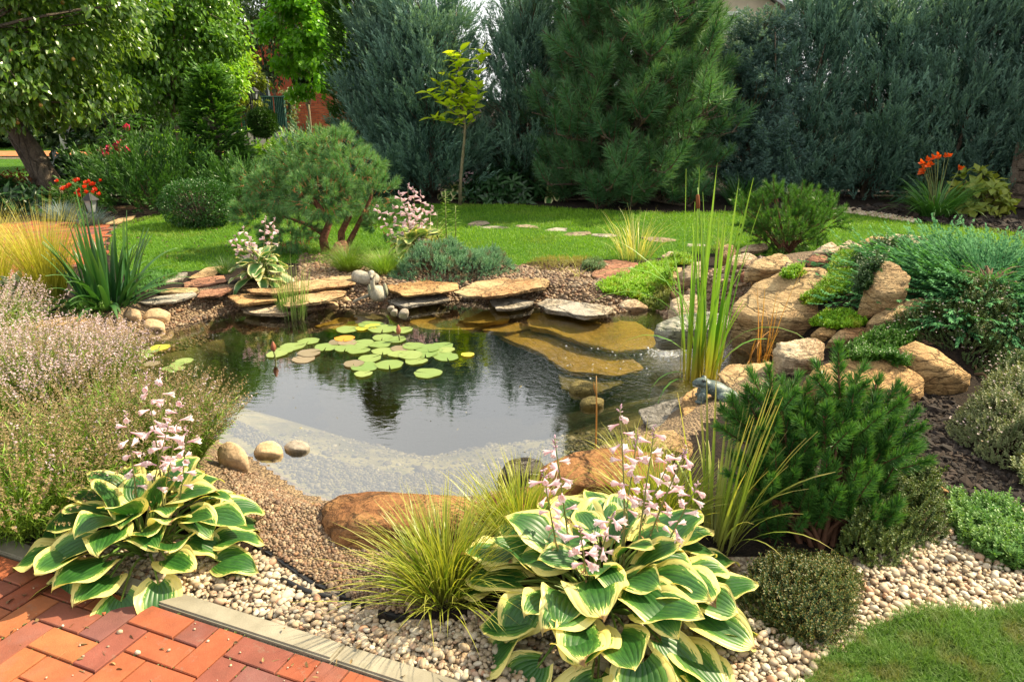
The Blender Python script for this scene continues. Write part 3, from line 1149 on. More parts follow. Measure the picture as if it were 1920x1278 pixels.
def slab(label, px, z, mat, thick=.05, seed=0, rough=.6, name='flagstone', cat='flagstone', group=None, tilt=(0, 0), parent=None):
    "a flat stone: footprint seen in the photograph at level z, ragged edges, real thickness"
    P = np.array([at(x, y, z)[:2] for x, y in px])
    thick = thick * .52
    c = P.mean(0)
    nth = 96
    th = np.linspace(0, 2 * np.pi, nth, endpoint=False)
    R = []
    for a in th:
        d = np.array([math.cos(a), math.sin(a)])
        best = .05
        for i in range(len(P)):
            u, v = P[i] - c, P[(i + 1) % len(P)] - P[i]
            det = d[0] * -v[1] + d[1] * v[0]
            if abs(det) < 1e-9:
                continue
            t = (u[0] * -v[1] + u[1] * v[0]) / det
            s = (d[0] * u[1] - d[1] * u[0]) / det
            if t > 0 and -1e-6 <= s <= 1 + 1e-6:
                best = max(best, t)
        R.append(best)
    R = np.array(R)
    D = np.c_[np.cos(th), np.sin(th)]
    m = float(R.mean())
    prof = [(.0, 0), (.3, 0), (.55, 0), (.75, 0), (.88, 0), (.955, 0), (.99, -.03), (1.0, -.12), (.975, -.30), (.985, -.45), (.95, -.62), (.96, -.8), (.88, -1.0)]
    V = [np.array([0, 0, 0.])]
    for k, (f, zz) in enumerate(prof[1:]):
        q = D * (R * f)[:, None]
        e = np.c_[q, np.full(nth, zz * thick)]
        w = max(0, f - .8) * 5
        jag = fbm(np.c_[D * 9 + c, np.full(nth, zz * 1.5 + seed)], 3, seed + 5)
        lay = fbm(np.c_[D * 2.7 + c, np.full(nth, zz * 2.5 + seed)], 3, seed)
        e[:, :2] *= (1 + .10 * w * (lay + .6 * jag) * (1 if zz else .8))[:, None]
        V.append(e)
    V = np.vstack([v.reshape(-1, 3) for v in V])
    top = V[:, 2] > -thick * .1
    V[:, 2] += np.where(top, 1, .35) * rough * .035 * fbm(np.c_[V[:, :2] * 5 + c, np.full(len(V), seed)], 4, seed)
    V[:, 2] += V[:, 0] * tilt[0] + V[:, 1] * tilt[1]
    F = [(0, 1 + j, 1 + (j + 1) % nth) for j in range(nth)]
    for k in range(len(prof) - 2):
        for j in range(nth):
            p_, q_ = 1 + k * nth + j, 1 + k * nth + (j + 1) % nth
            F += [(p_, p_ + nth, q_ + nth), (p_, q_ + nth, q_)]
    o = Acc().add(V, F).obj(name, mat, parent, True)
    o.location = (*c, z)
    return o if parent is not None else tag(o, label, cat, group)


RK = 'sandstone boulders of the rockery'
boulder('huge slanting tan sandstone boulder with green stonecrop growing on top', [(1364, 586), (1385, 561), (1423, 527), (1470, 510), (1508, 501), (1542, 506), (1590, 540), (1611, 565), (1611, 600),
        (1582, 618), (1518, 633), (1478, 643), (1453, 652), (1423, 633), (1390, 610)], TAN, .75, .03, level=5, p=22, rough=.055, seed=3, group=RK, base=(1453, 668))
boulder('upright tan block leaning under the creeping juniper branches', [(1652, 491), (1668, 491), (1690, 502), (1711, 525), (1706, 548), (1677, 568), (1628, 588), (1612, 576), (1614, 561), (1630, 548), (1637, 510)],
        TAN, .6, .14, p=18, seed=5, group=RK, base=(1640, 612), rough=.045)
boulder('long grooved tan slab lying below the upright block', [(1624, 605), (1656, 578), (1719, 558), (1747, 567), (1722, 592), (1677, 608), (1649, 624), (1630, 618)], TAN, .5, .1, p=14, seed=6, group=RK)
boulder('small brown stone wedged under the huge slanting boulder', [(1520, 628), (1537, 614), (1582, 610), (1588, 622), (1558, 638), (1535, 640)], ORANGE, .7, seed=7, group=RK)
boulder('small tan stone touching the lower stonecrop patch', [(1550, 643), (1571, 622), (1597, 610), (1620, 612), (1628, 628), (1609, 640), (1588, 648)], TAN, .7, seed=8, group=RK)
boulder('rough pale boulder beside the dead reeds with layered cracks', [(1448, 662), (1461, 641), (1495, 638), (1533, 633), (1546, 643), (1543, 673), (1516, 692), (1487, 704), (1461, 697)], PALE, .8, .1, level=5, p=12, rough=.08, seed=9, group=RK)
boulder('pitted tan boulder behind the huge slanting boulder', [(1396, 506), (1415, 489), (1466, 473), (1474, 479), (1495, 500), (1478, 514), (1445, 521), (1413, 519)], TAN, .6, p=12, rough=.07, seed=10, group=RK)
boulder('rounded tan boulder left of the pitted boulder', [(1358, 498), (1373, 479), (1402, 473), (1420, 481), (1406, 499), (1381, 509), (1364, 511)], PALE, .7, p=10, seed=11, group=RK)
boulder('small purple brown stone at the foot of the pitted boulder', [(1386, 515), (1402, 504), (1417, 500), (1411, 521), (1394, 527)], RED, .7, seed=12, group=RK)
boulder('pale stone with a sharp edge behind the cattail stems', [(1334, 536), (1346, 519), (1368, 507), (1386, 510), (1383, 524), (1362, 541)], PALE, .8, seed=13, group=RK)
boulder('low buff rock at the left foot of the small round pine', [(1380, 470), (1400, 460), (1437, 455), (1444, 465), (1410, 478), (1385, 478)], PALE, .6, seed=14, group=RK)
boulder('upright pitted stone behind the cattail among dry stems', [(1347, 466), (1360, 458), (1378, 460), (1380, 482), (1364, 500), (1347, 492)], TAN, .7, p=10, seed=15, group=RK)
boulder('pale peaked rock at the right foot of the small round pine', [(1522, 474), (1543, 460), (1559, 453), (1575, 466), (1569, 481), (1540, 483)], PALE, .7, seed=16, group=RK, rough=.07)
boulder('pale rock on the ridge against the lawn', [(1569, 464), (1592, 450), (1614, 460), (1620, 470), (1592, 476)], PALE, .7, seed=17, group=RK, rough=.07)
boulder('smooth reddish stone above the bright stonecrop', [(1514, 485), (1529, 475), (1554, 481), (1552, 493), (1516, 502)], RED, .7, p=10, seed=18, group=RK, rough=.03)
boulder('brown stone on the ridge beside the creeping juniper', [(1607, 456), (1635, 442), (1664, 446), (1662, 455), (1628, 467)], ORANGE, .6, p=10, seed=19, group=RK)
boulder('long pale rock on the ridge under juniper tips', [(1624, 474), (1664, 451), (1677, 439), (1719, 442), (1742, 450), (1740, 459), (1698, 463), (1664, 466)], PALE, .5, seed=20, group=RK)
boulder('broad orange boulder with a flat top behind the near dwarf pine', [(1500, 727), (1530, 690), (1588, 675), (1664, 673), (1703, 690), (1726, 710), (1733, 749), (1678, 760), (1622, 745), (1530, 735)], ORANGE, .55, .05, p=20, rough=.03, seed=21, group=RK, level=5)
boulder('angular two toned boulder beside the thyme with a lit upper face', [(1677, 656), (1717, 641), (1757, 656), (1779, 673), (1820, 703), (1816, 717), (1779, 741), (1751, 737), (1729, 720), (1705, 690)], ORANGE, .55, .02, p=26, rough=.045, seed=22, group=RK, level=5,
        ridge=((1732, 672, .05), (1790, 700, .02)))
boulder('orange wedge of stone on the black soil by the near pine', [(1695, 901), (1717, 879), (1740, 893), (1779, 921), (1757, 930), (1729, 926)], ORANGE, .6, p=22, rough=.03, seed=23, group=RK)
boulder('pinkish rock behind the waterfall ledge', [(1270, 515), (1297, 492), (1319, 490), (1322, 527), (1304, 537), (1276, 532)], PALE, .8, p=12, rough=.06, seed=24, group=RK)
boulder('tan block standing above the mossy waterfall ledge', [(1252, 600), (1258, 566), (1283, 552), (1319, 557), (1335, 580), (1325, 612), (1268, 618)], PALE, .8, p=18, seed=25, group=RK, rough=.05)
boulder('mossy grey green ledge with water running over it', [(1226, 624), (1240, 604), (1270, 592), (1330, 584), (1366, 592), (1372, 606), (1336, 628), (1296, 640), (1245, 642)], MOSSY, .6, .05, p=14, rough=.08, seed=26, level=5, name='waterfall_ledge', group=RK, y0=4.82)
boulder('small square stone between stonecrop and pinkish rock', [(1257, 547), (1285, 543), (1290, 555), (1264, 562)], ORANGE, .9, p=24, seed=27, group=RK)
boulder('grey topped stone poking out of the left stonecrop', [(1238, 481), (1256, 471), (1271, 473), (1279, 487), (1259, 492)], PALE, .8, p=10, seed=28, group=RK)
boulder('leaning tan sliver of rock beside the left stonecrop', [(1237, 527), (1260, 505), (1279, 500), (1280, 510), (1262, 524), (1250, 538)], TAN, .8, seed=29, group=RK)
boulder('rounded white stone at the pond edge below the stonecrop', [(1154, 570), (1178, 558), (1196, 560), (1222, 576), (1200, 588), (1167, 588)], PALE, .7, p=9, seed=30, name='edge_stone', group='stones along the pond edge')

FG = 'flat stones around the pond edge'
slab('long brown flagstone behind the variegated hosta clump', [(463, 543), (517, 538), (567, 528), (617, 519), (660, 518), (664, 533), (617, 538), (567, 545), (517, 551), (467, 548)], .02, TAN, .05, 1, group=FG)
slab('bright orange flagstone left of the pond rushes', [(425, 555), (450, 551), (520, 549), (518, 561), (483, 565), (450, 571)], -.02, ORANGE, .06, 2, group=FG)
slab('tan flagstone right behind the pond rushes', [(523, 563), (542, 548), (583, 542), (650, 547), (642, 555), (600, 565), (567, 570), (533, 573)], -.02, TAN, .06, 3, group=FG)
slab('pale low flagstone at the water below the rushes', [(453, 580), (483, 565), (523, 565), (597, 570), (567, 582), (533, 588), (483, 586)], -.09, PALE, .07, 4, group=FG)
slab('rusty orange flagstone right of the stone duck', [(726, 534), (787, 525), (857, 529), (860, 541), (817, 548), (758, 553), (732, 545)], -.01, ORANGE, .05, 5, group=FG)
slab('large tan flagstone overhanging the back water edge', [(850, 545), (904, 525), (948, 518), (1009, 520), (1032, 527), (1021, 538), (962, 548), (910, 556), (875, 554)], .01, TAN, .07, 6, group=FG)
slab('pale grey flagstone at the water beside the duck', [(723, 562), (770, 553), (828, 551), (845, 561), (787, 569), (758, 575)], -.09, GREY, .06, 7, group=FG)
slab('small grey ribbed slab under the large tan flagstone', [(917, 562), (962, 559), (1002, 563), (992, 571), (962, 577), (931, 578)], -.10, GREY, .06, 8, group=FG)
slab('whitish jagged slab at the back right water edge', [(1010, 566), (1024, 559), (1079, 566), (1123, 570), (1155, 576), (1139, 587), (1097, 593), (1065, 584), (1021, 579)], -.08, GREY, .09, 9, group=FG)
slab('pink flagstone between the gravel and the striped sedge', [(1109, 518), (1123, 490), (1155, 486), (1195, 493), (1195, 508), (1152, 522)], .02, RED, .05, 10, group=FG)
slab('flat tan slab behind the stone frog', [(1346, 698), (1368, 686), (1441, 683), (1467, 697), (1511, 713), (1500, 754), (1458, 760), (1382, 733)], -.02, TAN, .10, 11, group=FG, tilt=(.05, .03))
slab('orange slab carrying the stone frog', [(1276, 762), (1280, 740), (1302, 726), (1345, 722), (1392, 735), (1405, 790), (1370, 830), (1320, 838), (1296, 806)], -.04, ORANGE, .12, 12, group=FG)
slab('dark wet grey slab at the water left of the frog', [(1196, 768), (1240, 752), (1270, 746), (1284, 772), (1302, 812), (1256, 820), (1215, 800)], -.11, rockmat('damp_slate', (.20, .18, .16), (.11, .10, .09), (.16, .13, .10), wet=True), .05, 13, group=FG)
slab('long orange slab behind the pale lavender flowers', [(-60, 622), (30, 606), (92, 600), (140, 590), (162, 590), (164, 602), (95, 612), (0, 626)], .01, ORANGE, .05, 14, group=FG)

UW = 'slabs lying under the water'
for lab, px, z, m in (('round amber slab under water below the grey ribbed slab', [(858, 593), (887, 577), (948, 582), (956, 597), (904, 604), (872, 604)], -.20, ALGAE),
                      ('huge amber slab under water near the waterfall', [(990, 597), (997, 583), (1079, 589), (1196, 603), (1236, 627), (1220, 652), (1160, 656), (1100, 644), (1055, 629), (1025, 616), (992, 612)], -.21, ALGAE),
                      ('long sloping amber slab under water reaching the dark deep', [(925, 622), (1000, 611), (1040, 618), (1080, 640), (1170, 662), (1205, 690), (1150, 704), (1062, 694), (1020, 664), (965, 642)], -.29, ALGAE),
                      ('narrow amber slab under water behind the lily pads', [(765, 604), (790, 588), (860, 600), (925, 606), (880, 616), (800, 616)], -.24, ALGAE),
                      ('small amber slab under water between two larger slabs', [(905, 616), (930, 605), (990, 606), (998, 613), (950, 624)], -.26, ALGAE),
                      ('dark square slab under water in front of the long slab', [(1045, 700), (1130, 694), (1168, 716), (1120, 736), (1055, 728)], -.34, ALGAE_DK),
                      ('yellowish slab under water in front of the rushes', [(590, 612), (640, 594), (735, 594), (722, 608), (640, 617)], -.24, ALGAE),
                      ('brown slab under water beneath the stone duck', [(655, 590), (690, 577), (735, 582), (745, 592), (700, 598)], -.19, ALGAE_DK)):
    slab(lab, px, z, m, .09, int(abs(px[0][0])) % 50, .5, name='sunken_slab', cat='slab', group=UW)
boulder('round dark stone under water off the frog', [(1064, 716), (1090, 706), (1118, 716), (1122, 734), (1090, 744), (1066, 734)], ALGAE_DK, .8, p=6, seed=61, y0=4.35, name='sunken_stone', cat='stone', group=UW)
boulder('second dark stone under water nearer the camera', [(1080, 748), (1110, 738), (1140, 748), (1130, 766), (1092, 768)], ALGAE_DK, .8, p=6, seed=62, y0=4.12, name='sunken_stone', cat='stone', group=UW)

ST = 'round stones at the pond edge'
boulder('leftmost smooth tan stone of the trio at the pond edge', [(230, 592), (237, 579), (255, 575), (268, 585), (264, 600), (245, 606)], ROUND, .8, p=7, rough=.03, seed=41, name='round_stone', cat='stone', group=ST)
boulder('widest smooth tan stone of the trio at the pond edge', [(260, 599), (277, 578), (295, 574), (323, 585), (312, 604), (290, 607)], ROUND, .7, p=9, rough=.03, seed=42, name='round_stone', cat='stone', group=ST)
boulder('smooth tan stone of the trio standing in the water', [(263, 615), (270, 598), (283, 594), (309, 603), (310, 620), (280, 625)], ROUND, .8, p=9, rough=.03, seed=43, name='round_stone', cat='stone', group=ST)
boulder('brown grey stone half in water at the near shore', [(471, 846), (480, 830), (510, 822), (531, 832), (531, 857), (500, 864), (478, 860)], ROUND, .8, p=9, rough=.04, seed=44, name='round_stone', cat='stone', group=ST)
boulder('darker wet stone sitting just inside the near water', [(529, 836), (545, 823), (570, 824), (585, 833), (572, 852), (545, 858)], ROUND_GREY, .8, p=9, rough=.04, seed=45, name='round_stone', cat='stone', group=ST)
boulder('pale rounded stone half hidden by the lavender', [(400, 838), (428, 818), (455, 830), (472, 856), (468, 878), (440, 884), (410, 872)], ROUND, .7, p=7, rough=.03, seed=46, name='round_stone', cat='stone', group=ST)
boulder('small tan stone under the tan flagstone by the rushes', [(609, 574), (614, 565), (628, 564), (640, 571), (630, 577)], ROUND, .8, p=6, seed=47, name='round_stone', cat='stone', group=ST)
boulder('small peaked stone left of the stone duck', [(634, 568), (640, 557), (652, 553), (662, 563), (655, 569)], ROUND, .8, p=6, seed=48, name='round_stone', cat='stone', group=ST)
boulder('little white stone touching the duck base', [(706, 570), (712, 563), (721, 564), (719, 571)], ROUND, .9, p=6, seed=49, name='round_stone', cat='stone', group=ST)
boulder('small grey stone nearest the pale flagstone corner', [(724, 577), (732, 571), (740, 573), (738, 580)], ROUND_GREY, .9, p=6, seed=50, name='round_stone', cat='stone', group=ST, y0=5.95)
boulder('small grey stone in the water between two others', [(731, 585), (738, 577), (747, 579), (744, 587)], ROUND_GREY, .9, p=6, seed=51, name='round_stone', cat='stone', group=ST, y0=5.86)
boulder('dark round stone in the water below the pale flagstone', [(745, 587), (752, 577), (764, 576), (770, 584), (764, 592), (752, 592)], ROUND_GREY, .9, p=6, seed=52, name='round_stone', cat='stone', group=ST, y0=5.8)

boulder('wide flat rust brown rock on the near shore', [(598, 985), (606, 950), (640, 928), (720, 921), (800, 923), (880, 930), (905, 945), (890, 990), (830, 1022), (700, 1032), (630, 1026)], RUSTY, .42, -.3, slope=1.3, back=.92, p=18, rough=.03, seed=53, level=5, name='shore_rock', cat='rock', group='brown rocks on the near shore')
boulder('rust brown rock behind the striped sedge', [(890, 950), (930, 925), (1000, 908), (1040, 915), (1040, 960), (960, 992), (900, 992)], RUSTY, .5, -.2, slope=1.0, p=16, rough=.03, seed=54, name='shore_rock', cat='rock', group='brown rocks on the near shore')
boulder('orange rock behind the right hosta flowers', [(1000, 905), (1020, 875), (1080, 848), (1160, 838), (1240, 852), (1265, 890), (1240, 930), (1150, 950), (1050, 940)], RUSTY, .5, -.2, slope=1.0, p=16, rough=.035, seed=55, level=5, name='shore_rock', cat='rock', group='brown rocks on the near shore')
boulder('black wet rock jutting into the near water', [(933, 890), (950, 866), (985, 856), (1010, 862), (1030, 880), (1000, 908), (955, 912)], WET, .7, 0, p=18, rough=.06, seed=56, name='shore_rock', cat='rock', group='brown rocks on the near shore')
boulder('low tan rock between the frog slab and orange rock', [(1180, 836), (1210, 812), (1262, 806), (1300, 830), (1290, 862), (1220, 866)], TAN, .7, 0, p=14, seed=57, name='shore_rock', cat='rock', group='brown rocks on the near shore')
boulder('terracotta stone at the foot of the red trunked pine', [(616, 478), (628, 455), (648, 449), (655, 462), (650, 480), (630, 486)], RED, .7, p=10, seed=58, name='shore_rock', cat='rock')

# loose flags of the side path and stepping stones sunk in the lawn
flags = tag(link('stone_path', None), kind='structure')
for k, px in enumerate(([(344, 530), (370, 520), (420, 516), (424, 527), (390, 534), (345, 538)], [(293, 546), (325, 539), (371, 538), (366, 547), (300, 550)], [(371, 556), (375, 545), (425, 535), (437, 540), (410, 553)],
                        [(262, 565), (300, 555), (362, 547), (368, 552), (325, 565), (272, 569)], [(353, 521), (387, 500), (422, 498), (402, 515), (362, 522)], [(305, 528), (332, 512), (352, 511), (342, 523), (310, 531)],
                        [(196, 420), (222, 409), (256, 402), (250, 409), (215, 419)], [(150, 428), (180, 419), (196, 422), (170, 433)])):
    slab(None, px, .018, (RED, TAN, RED, GREY, TAN, GREY, TAN, RED)[k], .05, 70 + k, .4, name='flagstone', parent=flags)
STEP_TAN = rockmat('worn_step_stone', (.34, .28, .20), (.22, .17, .11), (.28, .20, .12), strata=(0, .1, 0), stretch=3)
STEP_LAB = ['stepping stone nearest the lily stem', 'stepping stone second from the lily stem', 'small stepping stone in the middle of the lawn', 'stepping stone with two neighbours touching on its right', 'widest stepping stone in the middle of the lawn row',
            'small stepping stone left of the striped sedge', 'large pale stepping stone behind the striped sedge', 'stepping stone half hidden by the cattail leaves']
for k, ((x, y), (w, h)) in enumerate(zip(STEP_PX, STEP_SIZE)):
    c = at(x, y, .012)
    ring = []
    for a in np.linspace(0, 6.283, 9)[:-1]:
        rr = .86 + .22 * math.sin(a * 2 + k * 1.7) + .1 * math.cos(3 * a + k)
        q = c[:2] + np.array([math.cos(a) * w * .5, math.sin(a) * h * .5]) * rr
        ring.append(q)
    f = lambda q: (960 + FPX * q[0] / (q[1] * CP + (CAM_H - .012) * SP), 639 - FPX * (q[1] * SP + (.012 - CAM_H) * CP) / (q[1] * CP + (CAM_H - .012) * SP))
    slab(STEP_LAB[k] + ', grey flat stone sunk in grass', [f(q) for q in ring], .006, GREY if k % 2 else STEP_TAN, .04, 90 + k, .3, name='stepping_stone', cat='stepping stone', group='stepping stones in the lawn')
# ================================================================== PLANT BUILDERS
BARK_RED = rockmat('red_pine_bark', (.20, .085, .045), (.10, .045, .03), (.26, .12, .06), scale=9, stretch=.4, bump=.7, fissure=.6)
BARK = rockmat('grey_brown_bark', (.16, .125, .09), (.075, .058, .045), (.20, .15, .10), scale=9, stretch=.35, bump=.9)
BARK_PALE = rockmat('pale_young_bark', (.26, .22, .13), (.17, .14, .08), (.22, .20, .10), scale=12, stretch=.4, bump=.4)
TWIG = flatmat('twig_bark', (.12, .075, .045), .85, .2, .3, 40)
TWIG_OR = flatmat('orange_twig', (.30, .15, .06), .8, .2, .3, 40)


def one_r(n):
    return np.full(n, .5)


def tpl_shoot(n, L, nl, w, a0=.45, a1=1.0, seed=0, bare=.12):
    "needles round a stem along +Y"
    r = np.random.default_rng(seed)
    s = np.sort(r.uniform(bare, 1, n))
    az = r.uniform(0, 2 * np.pi, n)
    an = a1 + (a0 - a1) * s + r.normal(0, .12, n)
    ln = nl * r.uniform(.8, 1.1, n) * (1 - .15 * s)
    dirs = np.stack([np.sin(an) * np.cos(az), np.cos(an), np.sin(an) * np.sin(az)], 1)
    base = np.stack([np.zeros(n), s * L, np.zeros(n)], 1)
    side = unit(np.cross(dirs, r.normal(0, 1, (n, 3))))
    mid = base + dirs * ln[:, None] * .5 - [0, .04 * nl, 0]
    tip = base + dirs * ln[:, None]
    V = np.stack([base - side * w * .4, base + side * w * .4, mid + side * w * .55, mid - side * w * .55, tip], 1).reshape(-1, 3)
    F = (np.array([(0, 1, 2), (0, 2, 3), (3, 2, 4)])[None] + (np.arange(n) * 5)[:, None, None]).reshape(-1, 3)
    t = np.tile([0, 0, .5, .5, 1.0], n)
    rr = np.repeat(r.random(n), 5)
    return V, F, t, rr


def tpl_shoot_tri(n, L, nl, w, a0=.45, a1=1.0, seed=0, bare=.1):
    V, F, t, rr = tpl_shoot(n, L, nl, w, a0, a1, seed, bare)
    k = np.arange(n) * 5
    idx = np.stack([k, k + 1, k + 4], 1).ravel()
    return V[idx], np.arange(3 * n).reshape(-1, 3), t[idx], rr[idx]


def tpl_feather(n, L, nl, w, ang=.45, seed=0, flat=0.0, curl=.15):
    "scale-leaf spray: slivers hugging a curved stem along +Y; flat squeezes it into a fan"
    r = np.random.default_rng(seed)
    s = r.uniform(0, 1, n) ** .85
    az = r.uniform(0, 2 * np.pi, n)
    an = ang * (1.15 - .6 * s) + r.normal(0, .1, n)
    d = np.stack([np.sin(an) * np.cos(az), np.cos(an), np.sin(an) * np.sin(az) * (1 - flat)], 1)
    d = unit(d)
    ln = nl * r.uniform(.6, 1.15, n) * (1.2 - .6 * s)
    off = L * .10 * (1 - s)
    base = np.stack([np.cos(az) * off * .4, s * L, np.sin(az) * off * .4 * (1 - flat) + curl * L * s ** 2], 1)
    side = unit(np.cross(d, r.normal(0, 1, (n, 3)) * ([1, 1, 1] if not flat else [.15, .15, 1])))
    tip = base + d * ln[:, None]
    mid = base + d * ln[:, None] * .45
    V = np.stack([base, mid - side * w * .5, mid + side * w * .5, tip], 1).reshape(-1, 3)
    F = (np.array([(0, 2, 1), (1, 2, 3)])[None] + (np.arange(n) * 4)[:, None, None]).reshape(-1, 3)
    t = np.clip(np.repeat(s, 4) * .75 + np.tile([0, .1, .1, .25], n), 0, 1)
    return V, F, t, np.repeat(r.random(n), 4)


def tpl_leaf(L, W, fold=.25, bend=.2, seg=2):
    "a folded leaf along +Y"
    ys = np.linspace(0, 1, seg + 2)
    V, t = [(0, 0, 0)], [0]
    for y in ys[1:-1]:
        w = W * .5 * math.sin(math.pi * y ** .8)
        z = -bend * L * y * y
        V += [(-w, y * L, z + fold * w), (0, y * L, z), (w, y * L, z + fold * w)]
        t += [y] * 3
    V.append((0, L, -bend * L))
    t.append(1)
    F = [(0, 2, 1), (0, 3, 2)]
    for i in range(seg - 1):
        a = 1 + 3 * i
        F += [(a, a + 1, a + 4), (a, a + 4, a + 3), (a + 1, a + 2, a + 5), (a + 1, a + 5, a + 4)]
    a = 1 + 3 * (seg - 1)
    e = len(V) - 1
    F += [(a, a + 1, e), (a + 1, a + 2, e)]
    V = np.array(V, float)
    return V, np.array(F), np.array(t, float), one_r(len(V))


def merge_tpl(parts):
    a = Acc()
    for (V, F, t, r), pos, R, s in parts:
        a.rep((V, F, t, r), np.array([pos]), np.array([R]), np.array([s]), rnd=[.5])
    return np.concatenate(a.V), np.concatenate(a.F), np.concatenate(a.T), np.concatenate(a.R)


def tpl_sprig(n, H, L, W, up=.6, seed=0, whorl=2, bend=.15, seg=1):
    "upright stem along +Y set with small leaves"
    r = np.random.default_rng(seed)
    parts = []
    lt = tpl_leaf(L, W, .2, bend, seg)
    for i in range(n):
        s = (i + .6) / n
        for k in range(whorl):
            az = i * 1.57 + k * 2 * math.pi / whorl + r.normal(0, .3)
            e = up + .5 * (s - .5) + r.normal(0, .2)
            d = np.array([[math.cos(az) * math.cos(e), math.sin(e), math.sin(az) * math.cos(e)]])
            R = frames(d, np.array([[0, 1.0, 0.01]]))[0]
            parts.append((lt, np.array([0, s * H, 0]), R, (1.1 - .45 * s) * r.uniform(.8, 1.15)))
    return merge_tpl(parts)


def tpl_rosette(n, L, W, lift=.5, seed=0, bend=.2, seg=1):
    "leaves fanned round +Y"
    r = np.random.default_rng(seed)
    parts = []
    lt = tpl_leaf(L, W, .25, bend, seg)
    for i in range(n):
        az = i * 2.4 + r.normal(0, .2)
        e = lift * (1.5 - i / n) + r.normal(0, .15)
        d = np.array([[math.cos(az) * math.cos(e), math.sin(e), math.sin(az) * math.cos(e)]])
        parts.append((lt, np.zeros(3), frames(d, np.array([[0, 1.0, .01]]))[0], r.uniform(.7, 1.1)))
    return merge_tpl(parts)


def rep_mix(acc, tpls, pos, dirs, scale, hint=None, rnd=None):
    pos, dirs = np.asarray(pos), np.asarray(dirs)
    scale = np.broadcast_to(scale, (len(pos),))
    rnd = rng.random(len(pos)) if rnd is None else np.asarray(rnd)
    w = rng.integers(0, len(tpls), len(pos))
    for k, t in enumerate(tpls):
        m = w == k
        if m.any():
            acc.rep(t, pos[m], frames(dirs[m], None if hint is None else hint[m]), scale[m], rnd[m])


def sph(n):
    return unit(rng.normal(0, 1, (n, 3)))


def lumpy(D, seed, amt=.25, f=2.2):
    return 1 + amt * fbm(D * f + seed * 5.1, 3, seed) * 1.6


# ---- broadleaf tree
def broadleaf(name, label, base, lean_to, crown_c, crown_r, n_clump, n_leaf, leaf, mat, bark=BARK, trunk_r=.09, group=None, cat='tree', clump_r=.35, droop=.4,
              seed=1, forks=2, hollow=.55, shape=None, fruit=None, trunk_r_top=.4):
    global rng
    keep, rng = rng, np.random.default_rng(seed)
    t = thing(name, label, cat, base, 0, group)
    B = np.array(base, float)
    cc, cr = np.array(crown_c, float) - B, np.array(crown_r, float)
    D = sph(n_clump)
    rad = (hollow + (1 - hollow) * rng.random(n_clump) ** .6) * lumpy(D, seed, .22)
    C = cc + D * cr * rad[:, None]
    if shape is not None:
        C = C[shape(C + B)]
    wood = Acc()
    top = np.array(lean_to, float) - B
    wood.add(*(lambda V, F, tt: (V, F, .5, tt))(*tube(curve_pts((0, 0, -.1), top, (rng.normal(0, .04), rng.normal(0, .04), 0), 8, .008), np.linspace(trunk_r, trunk_r * trunk_r_top, 8), 10)))
    limbs = []
    for k in range(forks * 3):
        d = sph(1)[0] * cr * .75
        e = cc + d
        s = top * rng.uniform(.75, 1.0)
        P = curve_pts(s, e, (0, 0, rng.uniform(0, .15)), 6, .02)
        wood.add(*(lambda V, F, tt: (V, F, .5, tt))(*tube(P, np.linspace(trunk_r * .42, trunk_r * .1, 6), 6)))
        limbs.append(P)
    LP_ = np.concatenate(limbs)
    for c in C[:: max(1, len(C) // 90)]:
        s = LP_[np.argmin(np.linalg.norm(LP_ - c, axis=1))]
        wood.add(*(lambda V, F, tt: (V, F, .5, tt))(*tube(curve_pts(s, c, (0, 0, .05), 4), np.linspace(trunk_r * .13, .004, 4), 4, False)))
    link_m = wood.obj('trunk', bark, t, True)
    a = Acc()
    per = max(1, n_leaf // len(C))
    pos = np.repeat(C, per, 0) + sph(len(C) * per) * (clump_r * rng.random((len(C) * per, 1)) ** .5) * np.array([1, 1, .75])
    n = len(pos)
    out = unit(pos - cc)
    d = unit(out * .7 + rng.normal(0, .6, (n, 3)) - [0, 0, droop])
    crn = np.repeat(rng.random(len(C)), per)
    rep_mix(a, leaf, pos, d, rng.uniform(.75, 1.2, n), rnd=np.clip(.55 * crn + .45 * rng.random(n), 0, 1))
    a.obj('crown', mat, t)
    if fruit:
        me, k = fruit
        sel = pos[rng.integers(0, n, k * 4)]
        fr = sel[np.argsort((sel - cc)[:, 1])[:k]]
        for p in fr:
            o = link('fruit', me, t)
            o.location = tuple(p)
    rng = keep
    return t


# ---- conifers
def needles_on(t, base, pos, dirs, scale, tpls, mat, stem_mat, stem_L, stem_r=.004, name='needles', twigs='twigs', tint=None):
    a = Acc()
    rep_mix(a, tpls, pos, dirs, scale, rnd=tint)
    a.obj(name, mat, t)
    w = Acc()
    V, F, tt = tube([(0, -.25 * stem_L, 0), (0, stem_L * .5, 0), (0, stem_L * .95, 0)], [stem_r, stem_r * .8, stem_r * .4], 4, False)
    w.rep((V, F, tt, one_r(len(V))), pos, frames(dirs), np.broadcast_to(scale, (len(pos),)))
    tag(w.obj(twigs, stem_mat, t), kind='stuff')
    return t


